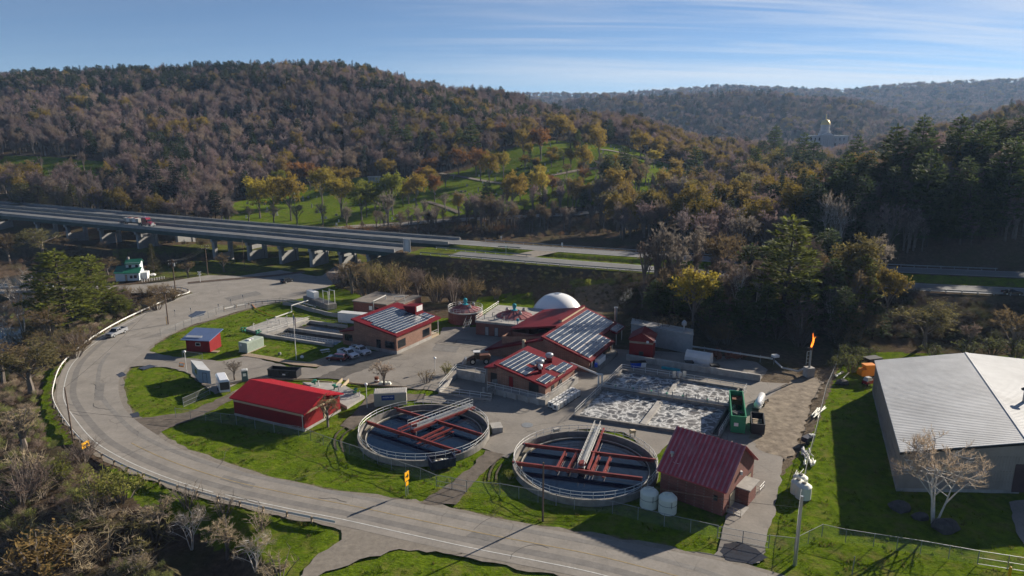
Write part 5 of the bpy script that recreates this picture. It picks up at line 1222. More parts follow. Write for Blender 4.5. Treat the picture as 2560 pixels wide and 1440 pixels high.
C1 = clarifier('round_clarifier', 'round dark-water clarifier nearer the barn with navy dumpster at its edge', (888, 1062), (1232, 1052), (1060, 1001), (1050, 1130),
    [((914, 1051), (1151, 1127)), ((985, 1018), (1209, 1085))], ((1024, 1068), (1178, 1010), .95), [((994, 1071), (1066, 1042)), ((1042, 1098), (1110, 1066)), ((1066, 1097), (1134, 1068))], M['dull_steel'])
C2 = clarifier('round_clarifier', 'round dark-water clarifier beside the maroon roofed brick house', (1275, 1142), (1652, 1142), (1462, 1066), (1462, 1226),
    [((1281, 1153), (1606, 1193)), ((1306, 1107), (1645, 1148))], ((1452, 1168), (1494, 1066), .95), [((1392, 1166), (1416, 1121)), ((1420, 1170), (1444, 1124)), ((1478, 1176), (1500, 1131)), ((1508, 1181), (1528, 1134))], M['dull_steel'])
def basins():
    A, B, C_, D = P(1437, 1036, .6), P(1555, 922, .6), P(1866, 971, .6), P(1797, 1089, .6)
    for v in (A, B, C_, D): v.z = 0
    t = thing('aeration_basin', 'large rectangular concrete basin of white-foaming water in four cells', 'basin', A)
    zt = .55; w = MB(M['dark_concrete'])
    up = lambda p, z=zt: Vector((p.x, p.y, z))
    loop = [A, B, C_, D]
    for i in range(4): w.bar(up(loop[i]), up(loop[(i + 1) % 4]), .4, zt + .9)
    w.build('wall', t)
    m0, m1 = A.lerp(B, .56), D.lerp(C_, .56)
    mw = MB(M['dark_concrete']); mw.bar(up(m0), up(m1), 1.1, 1.5); mw.build('middle_walkway', t)
    u0, u1 = P(1697, 947, .3), P(1668, 990, .3); x = MB(M['concrete']); x.bar(up(u0, .42), up(u1, .42), .7, 1.2); x.build('cross_wall', t)
    l0, l1 = P(1650, 1003, .5), P(1607, 1060, .5); x = MB(M['concrete']); x.bar(up(l0, .56), up(l1, .56), 1.0, 1.2); x.build('cross_wall', t)
    f = MB(M['foam']); n = 26
    vs = []
    for i in range(n + 1):
        for j in range(n + 1):
            p = A.lerp(B, j / n).lerp(D.lerp(C_, j / n), i / n); vs.append((p.x, p.y, .08))
    f.add(vs, [(i * (n + 1) + j, (i + 1) * (n + 1) + j, (i + 1) * (n + 1) + j + 1, i * (n + 1) + j + 1) for i in range(n) for j in range(n)]); f.build('water', t)
    ch = MB(M['black']); e0, e1 = A.lerp(D, .945), B.lerp(C_, .945); e0 = e0.lerp(e1, .04); 
    ch.bar(up(e0.lerp(D, .5), .11), up(e1.lerp(C_, .5), .11), 1.6, .05); ch.build('outlet_channel', t)
    cw = MB(M['dark_concrete']); cw.bar(up(e0), up(e1), .3, 1.4); cw.build('channel_wall', t)
    railing('railing', [up(A), up(B), up(C_), up(D)], parent=t, step=2.6)
    railing('railing', [up(m0), up(m0.lerp(m1, .97))], parent=t, step=2.8)
    for k, (o, z) in enumerate(((.3, .75), (-.25, .75), (0, .95))):
        d = (m1 - m0).normalized(); nn = Vector((-d.y, d.x, 0)); p = MB(M['steel']); p.tube([up(m0 + nn * o, zt + z - .5), up(m1 + nn * o, zt + z - .5)], .11, 6); p.build('air_pipe', t)
    pm = MB(M['dull_steel']); pm.tube([(0, 0, .3), (0, 0, 1.6), (.5, .3, 1.6), (.5, .3, .2)], .09, 6); pme = pm.mesh('drop_pipe')
    for k in range(9): inst('drop_pipe', pme, t, up(m0.lerp(m1, .2 + .085 * k), zt - .2), k)
    g = MB(M['valve_green']); pme = g
    g.lathe((0, 0, 0), [(.08, 0), (.08, .7), (.25, .75), (.25, .82), (.01, .85)], 8); gm = g.mesh('valve')
    for k in (.1, .24, .38, .5, .62, .8): inst('valve', gm, t, up(m0.lerp(m1, k)), k)
    q = up(u0, zt); mo = MB(M['steel']); mo.lathe(q, [(.3, 0), (.3, .5), (.55, .55), (.55, 1.2), (.01, 1.4)], 10); mo.rbox(q + Vector((-1, 0, .7)), .7, .1, 1.4); mo.rbox(q + Vector((1.1, .1, .7)), .7, .1, 1.4); mo.build('mixer', t)
    gp = thing('pipe_portal', 'pale square pipe portal between the brick pump building and basins', 'pipe', P(1497, 966)); m = MB(M['rail_paint'])
    a, b = P(1426, 937, 0), P(1496, 967, 0); a.z = b.z = 2.6; m.tube([a - Vector((0, 0, .6)), a, b, b - Vector((0, 0, 2.6))], .2, 7); m.tube([b + Vector((.7, .3, -.1)), b + Vector((.7, .3, -2.6))], .2, 7); m.tube([b, b + Vector((.7, .3, -.1))], .2, 7); m.build('pipe', gp)
basins()
def primary():
    a, b, c, d = P(611, 825), P(693, 797), P(771, 798), P(663, 840)
    t = thing('primary_tank_deck', 'concrete tank deck with two long dark settling tanks left of the office', 'settling tank', d)
    m = MB(M['concrete']); m.prism([a, d, c, b], -.2, .45); m.build('deck', t)
    e = P(866, 866); f = P(905, 812)                  # right ends behind the office
    p0, p1 = P(663, 840), P(833, 866); q0, q1 = P(724, 823), P(868, 843); r0, r1 = P(775, 805), P(868, 818)
    up = lambda p, z: Vector((p.x, p.y, z))
    w = MB(M['concrete']); w.bar(up(p0, .5), up(p1, .5), .55, 1.4); w.bar(up(q0, .5), up(q1, .5), .7, 1.4); w.bar(up(r0, .5), up(r1, .5), .6, 1.4); w.bar(up(p0, .52), up(r0, .52), .7, 1.4); w.build('wall', t)
    wa = MB(water_mat('settling_water', (.02, .018, .016), .1, .08, 1.2)); wa.add([up(p0, -.25), up(p1, -.25), up(q1, -.25), up(r1, -.25), up(r0, -.25)], [(0, 1, 2, 3, 4)]); wa.build('water', t)
    railing('railing', [up(p0.lerp(p1, .18), .5), up(p1, .5)], parent=t, step=1.6)
    railing('railing', [up(p0.lerp(q0, .1), .52), up(r0, .52)], parent=t, step=3)
    railing('railing', [up(r0, .5), up(r1, .5)], parent=t, step=1.8, m=M['tan_trim'])
    v = MB(M['valve_green']); v.lathe((0, 0, 0), [(.1, 0), (.1, .8), (.35, .9), (.35, 1.1), (.01, 1.2)], 8); v.rbox((.3, 0, .5), .7, .25, .25); vm = v.mesh('valve')
    for px, py in ((606, 832), (614, 832), (642, 840), (648, 838)): inst('valve', vm, t, up(P(px, py), .3), px)
    k = MB(M['rail_paint']); k.tube([(0, 0, 0), (0, 0, 1.1), (.25, 0, 1.3), (.4, 0, 1.1)], .09, 6); km = k.mesh('vent_pipe')
    for px, py in ((701, 816), (716, 805), (682, 822), (634, 824), (720, 818), (690, 806), (670, 813)): inst('vent_pipe', km, t, up(P(px, py), .45), px)
    g = MB(M['dull_steel']); 
    for (x0, y0), (x1, y1) in (((640, 826), (700, 803)), ((655, 830), (720, 804)), ((625, 822), (690, 799))): g.tube([up(P(x0, y0), .55), up(P(x1, y1), .55)], .06, 5)
    g.build('deck_pipes', t)
    pp = thing('raised_pipe', 'pale bent pipe on high bridge past the settling deck', 'pipe', P(690, 799)); m = MB(M['rail_paint'])
    s0, s1 = P(688, 800), P(730, 787); m.tube([up(s0, .7), up(s1, .9), up(s1, 2.6), up(P(772, 776), 2.9)], .17, 8); m.build('pipe', pp)
    g = thing('generator_box', 'long white ribbed equipment box behind the settling tanks', 'equipment box', P(845, 806)); fr = sq(pframe((846, 806), (912, 812), (852, 790))); m = MB(M['white_paint']); h = 2.6
    m.box(fr, 0, fr.la, 0, 2.2, .1, h); [m.box(fr, fr.la * i / 8 - .05, fr.la * i / 8 + .05, -.06, 0, .1, h - .1) for i in range(9)]; m.build('housing', g); r = MB(M['white_metal_roof']); r.box(fr, -.1, fr.la + .1, -.1, 2.3, h, h + .1); r.build('lid', g)
    rw = thing('curved_retaining_wall', 'grey concrete wall and walkway deck curving behind the settling tanks', 'wall', P(700, 765)); m = MB(M['concrete'])
    pts = [P(708, 762), P(740, 766), P(770, 775), P(820, 788), P(900, 800)]
    for i in range(4): m.bar(up(pts[i], .9), up(pts[i + 1], .9), .35, 1.2)
    m.build('wall', rw); 
    railing('railing', [up(p, .9) for p in pts], parent=rw, step=3, m=M['dull_steel'])
    # white tank and pipe frame on a concrete base
    t2 = thing('tank_platform', 'concrete platform with white cabinet and pipe frame by the junction road', 'platform', P(805, 765)); fr = sq(pframe((822, 775), (760, 752), (829, 768))); m = MB(M['dark_concrete']); m.box(fr, 0, fr.la, -.2, 2.6, 0, 1.5); m.build('base', t2)
    c = MB(M['white_paint']); c.box(fr, fr.la * .62, fr.la * .92, .4, 2.0, 1.5, 3.4); c.build('cabinet', t2)
    s = MB(M['rail_paint']); 
    for a_, b_ in ((.3, .2), (.3, 2.2), (3.2, .2), (3.2, 2.2)): s.tube([fr(a_, b_, 1.5), fr(a_, b_, 5.2)], .11, 6)
    s.tube([fr(.3, .2, 5.2), fr(3.2, .2, 5.0)], .11, 6); s.tube([fr(.3, 2.2, 5.2), fr(3.2, 2.2, 5.0)], .11, 6); s.build('pipe_frame', t2)
primary()
def lid_slab():
    q = [P(757, 960), P(850, 962), P(912, 995), P(868, 1022)]; t = thing('valve_slab', 'grey concrete slab with green valves right of the red barn', 'slab', q[0]); m = MB(M['concrete']); m.prism(q, -.1, .42); m.build('deck', t)
    v = MB(M['valve_green']); v.lathe((0, 0, 0), [(.12, 0), (.12, .7), (.4, .75), (.4, .95), (.01, 1.0)], 8); v.rbox((.35, .1, .4), .8, .3, .3); vm = v.mesh('valve')
    for px, py in ((788, 966), (836, 978), (890, 988)): inst('valve', vm, t, Vector((*P(px, py)[:2], .42)), px)
    p = MB(M['white_paint']); p.tube([(0, 0, 0), (0, 0, .9), (.2, 0, 1.05)], .12, 6); pm = p.mesh('vent_pipe')
    for px, py in ((797, 969), (847, 983), (899, 996)): inst('vent_pipe', pm, t, Vector((*P(px, py)[:2], .42)), px)
    w = thing('timber_planter', 'open pale timber box with slanting sides at the yard edge', 'planter', P(855, 967)); m = MB(M['tan_trim']); a, b, c = P(838, 968), P(856, 955), P(872, 957); m.bar(Vector((a.x, a.y, .5)), Vector((b.x, b.y, .9)), .15, .7); d = P(852, 973); m.bar(Vector((d.x, d.y, .5)), Vector((c.x, c.y, .9)), .15, .7); m.build('sides', w)
    k = thing('yard_kerb', 'dark timber edging between the yard and the grass', 'kerb', P(580, 958)); m = MB(M['wood']); pts = [P(x, y) for x, y in ((575, 962), (610, 952), (650, 945), (690, 948), (760, 951), (832, 957))]
    for i in range(5): m.bar(Vector((*pts[i][:2], .25)), Vector((*pts[i + 1][:2], .25)), .2, .25)
    pts = [P(x, y) for x, y in ((872, 959), (960, 966), (1018, 969))]
    for i in range(2): m.bar(Vector((*pts[i][:2], .25)), Vector((*pts[i + 1][:2], .25)), .2, .25)
    m.build('beams', k)
    c = P(1318, 1063, 0); m = MB(M['dull_steel']); m.lathe(c, [(1.0, .026), (1.0, .05), (.01, .06)], 24); tag(m.build('manhole_cover', loc=c), 'round pale manhole cover in the pavement between the clarifiers', 'manhole')
    c = P(1241, 1076); m = MB(M['concrete']); m.rbox((c.x, c.y, .45), 1.8, 2.2, .9, .2); m.rbox((c.x, c.y, .93), 1.9, 2.3, .08, .2); tag(m.build('concrete_chamber', loc=c), 'squat concrete chamber at right edge of first clarifier', 'chamber')
lid_slab()
# ================================================================ fences, guard rails, poles, signs
def chain_fence(label, pts, h=1.8, group='chain-link fences round the works', gate=False, step=3.4):
    pts = [Vector(p) for p in pts]; t = thing('chain_link_gate' if gate else 'chain_link_fence', label, 'gate' if gate else 'fence', pts[0], group)
    m = MB(M['chain'])
    for i in range(len(pts) - 1):
        a, b = pts[i], pts[i + 1]; dz = Vector((0, 0, h)); m.quad(a, b, b + dz, a + dz)
    m.build('mesh', t)
    r = MB(M['dull_steel']); r.tube([p + Vector((0, 0, h)) for p in pts], .035, 4)
    if gate: r.tube([p + Vector((0, 0, h * .5)) for p in pts], .035, 4); r.tube([p + Vector((0, 0, .1)) for p in pts], .035, 4)
    r.build('rail', t)
    pm = MB(M['dull_steel']); pm.tube([(0, 0, 0), (0, 0, h + .05)], .055 if gate else .045, 5); pme = pm.mesh('post')
    for i in range(len(pts) - 1):
        L = (pts[i + 1] - pts[i]).length; k = max(1, round(L / step))
        for j in range(k): inst('post', pme, t, pts[i].lerp(pts[i + 1], j / k))
    inst('post', pme, t, pts[-1]); return t
PP = lambda *a: [P(x, y) for x, y in a]
chain_fence('chain-link fence along the grass in front of red barn and first clarifier', PP((440, 1044), (592, 1062), (686, 1082), (747, 1091), (841, 1126), (944, 1160), (1015, 1187), (1052, 1199), (1091, 1216)))
chain_fence('double chain-link gate across the rutted drive between the clarifiers', PP((1091, 1216), (1130, 1223), (1167, 1231)), gate=True, step=9)
chain_fence('chain-link fence around front of the second clarifier to roadside gate', PP((1167, 1231), (1250, 1238), (1345, 1256), (1436, 1273), (1531, 1284), (1660, 1316), (1793, 1346)))
chain_fence('pipe-barred gate across the paved drive beside the maroon roofed house', PP((1793, 1346), (1856, 1358), (1921, 1371)), gate=True, step=9, h=1.7)
chain_fence('chain-link fence between junk strip and bright lawn of the warehouse', PP((1985, 1395), (1992, 1320), (1999, 1260), (2020, 1160), (2040, 1085), (2064, 985), (2088, 930), (2098, 870)))
chain_fence('chain-link fence across the lawn in front of the warehouse', PP((1921, 1371), (1985, 1378), (2054, 1343), (2113, 1356), (2183, 1367), (2300, 1385), (2443, 1411)))
chain_fence('braced chain-link gate at lower right in front of the warehouse', PP((2443, 1411), (2518, 1423), (2600, 1436)), gate=True, step=9)
chain_fence('chain-link fence on the bank above the green lawn by the road bend', PP((402, 840), (440, 828), (480, 812), (560, 780), (640, 765), (700, 760), (760, 768)))
chain_fence('open chain-link gate panels beside the office trailer', PP((459, 1018), (492, 1003), (525, 986)), gate=True, step=9)
chain_fence('short chain-link fence in front of the red shed', PP((457, 893), (507, 900)), step=5, h=1.5)
def guardrail(label, pts, face=1, h=.75, post_step=3.8, m=None, zf=None, post=True):
    pts = [np.array(p[:2], float) for p in pts]; zf = zf or (lambda x, y: 0.0); t = thing('guardrail', label, 'guardrail', (*pts[0], zf(*pts[0])), 'steel guardrails along the roads')
    r = MB(m or M['rail_paint']); n = len(pts); prof = [(0, -.02), (.06, .07), (0, .15), (.06, .23), (0, .32)]
    vs = []
    for i, p in enumerate(pts):
        d = pts[min(i + 1, n - 1)] - pts[max(i - 1, 0)]; d = d / np.linalg.norm(d); nn = np.array((-d[1], d[0])) * face
        for o, z in prof: vs.append((p[0] + nn[0] * o, p[1] + nn[1] * o, zf(*p) + h - .32 + z))
        for o, z in prof[::-1]: vs.append((p[0] + nn[0] * (o - .05), p[1] + nn[1] * (o - .05), zf(*p) + h - .32 + z))
    k = 10
    r.add(vs, [(i * k + j, i * k + (j + 1) % k, (i + 1) * k + (j + 1) % k, (i + 1) * k + j) for i in range(n - 1) for j in range(k)]); r.build('beam', t)
    pm = MB(M['wood'] if m is None else M['dull_steel']); pm.rbox((0, 0, h / 2 - .3), .2, .2, h + .6); pme = pm.mesh('post'); acc = 0; count = 0
    for i in range(n - 1):
        L = np.linalg.norm(pts[i + 1] - pts[i])
        while acc < L and count < 99:
            q = pts[i] + (pts[i + 1] - pts[i]) * acc / L; d = (pts[i + 1] - pts[i]) / L; nn = np.array((-d[1], d[0])) * face * -.16; inst('post', pme, t, (q[0] + nn[0], q[1] + nn[1], zf(*q)), math.atan2(d[1], d[0])); acc += post_step; count += 1
        acc -= L
    return t
guardrail('pale steel guardrail round the outside of the road bend', cat_spline(np.vstack([poly([(400, 722), (440, 722), (468, 727)]), RO]), 4), 1)
hwz = lambda x, y: float(hz(x)) + .1
def hoff(cl, w, x0, x1):
    p = offset(cat_spline(cl, 8), w); return p[(p[:, 0] > x0) & (p[:, 0] < x1)]
guardrail('dark guardrail along the near edge of the highway above embankment', hoff(NEAR_CL, -5.5, -33, 150), 1, m=M['dull_steel'], zf=hwz)
guardrail('dark guardrail along the far edge of the far carriageway', hoff(FAR_CL, 5.5, -14, 150), -1, m=M['dull_steel'], zf=hwz)
guardrail('short guardrail along the inner edge of far carriageway by the median', hoff(FAR_CL, -5.5, -12, 8), -1, m=M['dull_steel'], zf=hwz)
guardrail('short guardrail along the inner edge of near carriageway by the median', hoff(NEAR_CL, 5.5, -30, 8), -1, m=M['dull_steel'], zf=hwz)
guardrail('curved guardrail behind the green lawn fence near the junction', cat_spline(np.vstack([poly([(560, 776), (600, 767), (640, 760), (700, 756), (750, 760), (790, 772)])]), 4), 1)
def utility_pole(label, base, top_y, arms=1, m=None, r=.15, zb=0, extras=''):
    q = P(*base, zb); h = zat(base[0], top_y, q.y) - zb; t = thing('utility_pole', label, 'utility pole', q, 'utility poles along the roads')
    s = MB(m or M['wood_pole']); s.tube([q - Vector((0, 0, .5)), q + Vector((0, 0, h))], [r * 1.15, r * .8], 8); s.build('shaft', t)
    for k in range(arms):
        a = MB(M['wood_pole']); z = h - .5 - k * .9; a.rbox(q + Vector((0, 0, z)), 2.3, .12, .12, .5); a.build('crossarm', t)
        i = MB(M['rail_paint']); [i.lathe(q + Vector((math.cos(.5) * s_, math.sin(.5) * s_, z + .06)), [(.06, 0), (.09, .12), (.01, .2)], 6) for s_ in (-1.05, -.5, .5, 1.05)]; i.build('insulators', t)
    if 't' in extras: c = MB(M['dull_steel']); c.lathe(q + Vector((.42, 0, h - 2.2)), [(.01, 0), (.28, .02), (.28, .9), (.01, .95)], 10); c.build('transformer', t)
    if 'y' in extras: c = MB(M['yellow']); c.tube([q + Vector((-.3, -.2, 0)), q + Vector((-.3, -.2, 2.2))], .07, 5); c.build('guy_marker', t)
    return q + Vector((0, 0, h))
T1 = utility_pole('brown utility pole with two crossarms behind the guardrail end at the junction', (440, 738), 648, 2, extras='t')
T2 = utility_pole('utility pole with crossarm near the railroad crossing under the bridge', (520, 688), 612, 2)
T3 = utility_pole('weathered utility pole beside yellow guy marker on the lawn by the bend', (421, 811), 728, 1, extras='y')
T4 = utility_pole('thin bare utility pole behind the guardrail at left of the road bend', (183, 1103), 968, 0, r=.12)
T5 = utility_pole('lone bare wooden pole on roadside grass before second clarifier', (1357, 1300), 1156, 0, r=.13)
T6 = utility_pole('thick grey steel-clad pole at the roadside by white tanks', (1987, 1411), 1240, 0, M['steel'], .2)
T7 = utility_pole('slim pole standing beneath the highway bridge left of the pines', (296, 640), 585, 0, r=.1)
T8 = utility_pole('slim wooden pole under the highway bridge right of the crossing', (612, 672), 600, 0, r=.1)
def wire(label, a, b, sag=.6, r=.02):
    a, b = Vector(a), Vector(b); m = MB(M['black']); m.tube([a.lerp(b, k / 14) - Vector((0, 0, 4 * sag * (k / 14) * (1 - k / 14))) for k in range(15)], r, 4); tag(m.build('power_line', loc=a), label, 'wire', 'overhead power lines')
for k, o in enumerate((-1, .2, 1)):
    wire(f'{["left", "middle", "right"][k]} power line strung between the two crossarm poles at the junction', T1 + Vector((o, o * .5, -.4)), T2 + Vector((o, o * .5, -.4)), 1.2, .035)
wire('thin power line from the junction pole to the bend pole', T1 - Vector((0, 0, .8)), T3 - Vector((0, 0, .5)), .8)
wire('long thin power line over the road from bend pole to left pole', T3 - Vector((0, 0, .5)), T4 - Vector((0, 0, .1)), .8)
wire('thin line from left bend pole over the road to the barn', T4 - Vector((0, 0, 4)), P(590, 1050, 2.9), .6)
wire('thin power line between the roadside pole and the steel-clad pole', T5 - Vector((0, 0, .3)), T6 - Vector((0, 0, 1.5)), .7)
def lamp_post(label, base, top_y):
    q = P(*base); h = zat(base[0], top_y, q.y); t = thing('lamp_post', label, 'lamp post', q, 'yard lamp posts'); s = MB(M['rail_paint']); s.tube([q, q + Vector((0, 0, h))], .07, 6); s.build('post', t)
    g = MB(M['white_paint']); g.lathe(q + Vector((0, 0, h)), [(.08, 0), (.28, .12), (.3, .32), (.16, .48), (.01, .5)], 10); g.build('globe', t)
lamp_post('globe lamp post by the drive entrance near the office trailer', (467, 930), 882); lamp_post('globe lamp post between valve slab and beige storage container', (918, 1020), 964); lamp_post('globe lamp post at the middle yard edge among bare shrubs', (1088, 926), 898); lamp_post('short globe lamp on the hall side above the pump building', (1356, 900), 868)
def flag():
    q = P(741, 899); h = zat(737, 785, q.y); t = thing('flagpole', 'tall white flagpole with limp striped flag on the office lawn', 'flagpole', q); s = MB(M['rail_paint']); s.tube([q, q + Vector((0, 0, h))], [.1, .06], 8); s.build('pole', t)
    s = MB(M['gold']); s.lathe(q + Vector((0, 0, h)), [(.05, 0), (.12, .1), (.01, .22)], 8); s.build('finial', t)
    f = bpy.data.objects.new('flag', None); COL.objects.link(f); f.parent = t
    cl = [M['truck_red'], M['white_paint']]
    fm = MB(); 
    for k in range(7):
        fm.use(cl[k % 2]); x = [.08 + .06 * k + .05 * math.sin(k), .13 + .06 * k + .05 * math.sin(k + 1)]; zt = h - .3 - .1 * k
        fm.quad(q + Vector((x[0], -.05 * (k % 2), zt)), q + Vector((x[1], -.05 * ((k + 1) % 2), zt - .1)), q + Vector((x[1] - .1, -.05 * ((k + 1) % 2), zt - 2.4)), q + Vector((x[0] - .1, -.05 * (k % 2), zt - 2.3)))
    fm.use(M['blue_sign']); fm.quad(q + Vector((.05, -.09, h - .25)), q + Vector((.3, -.09, h - .5)), q + Vector((.26, -.09, h - 1.3)), q + Vector((.05, -.09, h - 1.1)))
    bpy.data.objects.remove(f); fm.build('flag', t)
flag()
def arrow_sign(label, bases, corners, zb=0, plaque=False, arrow=True):
    p0, p1 = (P(*b, zb) for b in bases); t = thing('arrow_sign', label, 'road sign', p0)
    z0, z1 = zat(corners[0][0], corners[0][1], p0.y), zat(corners[1][0], corners[1][1], p0.y)
    d = (p1 - p0); d.z = 0; w = max(d.length * 1.7, 1.0); u = d.normalized(); c = (p0 + p1) / 2
    s = MB(M['rail_paint']); [s.tube([p - Vector((0, 0, .3)), Vector((p.x, p.y, z1))], .05, 5) for p in (p0, p1)]; s.build('posts', t)
    n = Vector((u.y, -u.x, 0)); n = n if n.y < 0 else -n
    fr = frame(c - u * w / 2 + n * .07, c + u * w / 2 + n * .07, c - u * w / 2 + n * .17); b = MB(M['yellow']); b.box(fr, 0, w, 0, .04, z0 - c.z, z1 - c.z); bo = b.build('board', t)
    h = z1 - z0; m_ = (z0 + z1) / 2 - c.z; a = MB(M['black'])
    if arrow:
        sl = .06 * h
        a.hexa([fr(w * .18, .041, m_ - h * .09), fr(w * .62, .041, m_ - h * .09), fr(w * .62, .06, m_ - h * .09), fr(w * .18, .06, m_ - h * .09)], [fr(w * .18, .041, m_ + h * .09), fr(w * .62, .041, m_ + h * .09), fr(w * .62, .06, m_ + h * .09), fr(w * .18, .06, m_ + h * .09)])
        a.add([fr(w * .6, .06, m_ - h * .3), fr(w * .6, .06, m_ + h * .3), fr(w * .86, .06, m_)], [(0, 1, 2), (2, 1, 0)]); a.build('arrow', bo)
    if plaque:
        q = MB(M['yellow']); z = z0 - c.z - .75; q.box(fr, w * .2, w * .8, 0, .04, z, z + .6); q.build('plaque', t)
arrow_sign('yellow one-way arrow sign on two posts outside the road bend', ((213, 1152), (224, 1146)), ((217, 1122), (217, 1107)), zb=-1.2)
arrow_sign('yellow turn sign with small plaque on roadside grass before first clarifier', ((1015, 1237), (1020, 1233)), ((1017, 1203), (1017, 1181)), plaque=True)
def misc_signs():
    q = P(501, 706); h = zat(501, 679, q.y); t = thing('crossbuck_sign', 'white railroad crossbuck sign at the track beside the junction', 'sign', q); s = MB(M['white_paint']); s.tube([q, q + Vector((0, 0, h))], .08, 6); s.build('post', t); x = MB(M['white_paint'])
    for a in (.8, -.8): x.rbox(q + Vector((0, -.12 + .02 * (a > 0), h - .5)), 1.6, .05, .28, 0, a)
    x.rbox(q + Vector((0, -.12, h - 1.35)), .5, .05, .4); x.build('blades', t)
    q = P(1012, 640, 7.0); z1 = zat(1012, 597, q.y); z0 = zat(1012, 628, q.y); t = thing('highway_sign', 'large white-backed highway sign on steel posts beside the bridge end', 'sign', q)
    w = 3.6; fr = frame(q, q + Vector((w * .75, -w * .55, 0)), q + Vector((.2, .3, 0))); b = MB(M['white_metal_roof']); b.box(fr, -.7, w - .7, 0, .08, z0 - 7, z1 - 7); b.build('panel', t); b = MB(M['steel']); [b.tube([fr(a, -.12, -3), fr(a, -.12, z1 - 7 + .2)], .14, 6) for a in (-.2, w - 1.2)]; b.build('posts', t)
    for i, (px, py, h, lab) in enumerate(((133, 912, 2.6, 'small blue sign on post at left of the road bend guardrail'), (620, 1438, 2.2, 'small pale marker on post at bottom of the roadside grass'))):
        q = P(px, py, -1 if i == 0 else 0); q.z = hz1(q.x, q.y); t = thing('marker_sign', lab, 'sign', q); s = MB(M['rail_paint']); s.tube([q, q + Vector((0, 0, h))], .05, 5); s.build('post', t); s = MB(M['blue_sign'] if i == 0 else M['rail_paint']); s.rbox(q + Vector((0, -.07, h - .3)), .7, .04, .6); s.build('plate', t)
    for i, (px, py) in enumerate(((578, 763), (608, 752), (547, 775), (438, 790), (478, 785))):
        q = P(px, py); m = MB(M['dull_steel']); m.tube([q, q + Vector((0, 0, 1.7))], .05, 5); m.rbox(q + Vector((0, -.06, 1.55)), .3, .04, .45); tag(m.build('delineator_post', loc=q), 'thin delineator post at the inner edge of the road bend', 'post', 'delineator posts by the road bend')
    # board leaning by the junction pole, highway small markers
    q = P(433, 748); m = MB(M['white_plastic']); m.rbox(q + Vector((0, 0, .8)), 1.1, .1, 1.5, .4, .25); tag(m.build('notice_board', loc=q), 'pale board leaning behind the guardrail end at the junction', 'board')
    q = P(2058, 1407); m = MB(M['dull_steel']); 
    for i, (px, py, z) in enumerate(((1265, 627, 7.8), (1405, 619, 7.6), (1253, 602, 7.8))):
        q = P(px, py, z); m = MB(M['white_paint']); m.tube([q - Vector((0, 0, .5)), q + Vector((0, 0, 1.5))], .06, 5); m.rbox(q + Vector((0, -.08, 1.4)), .6, .05, .9); tag(m.build('highway_marker', loc=q), 'small white marker plate on post by the highway median', 'sign', 'highway marker plates')
    q = P(2523, 1440); m = MB(M['yellow']); m.lathe(q, [(.16, 0), (.16, 1.1), (.1, 1.2), (.01, 1.22)], 10); tag(m.build('bollard', loc=q), 'short yellow bollard beside the lower right gate', 'bollard')
    for i, (px, py) in enumerate(((2118, 1412), (2132, 1415))):
        pass
    q = P(2130, 1437); m = MB(M['dull_steel']); m.tube([q, q + Vector((.05, 0, 2.4))], .06, 5); tag(m.build('steel_post', loc=q), 'thin grey steel post on the lawn at bottom right', 'post')
misc_signs()
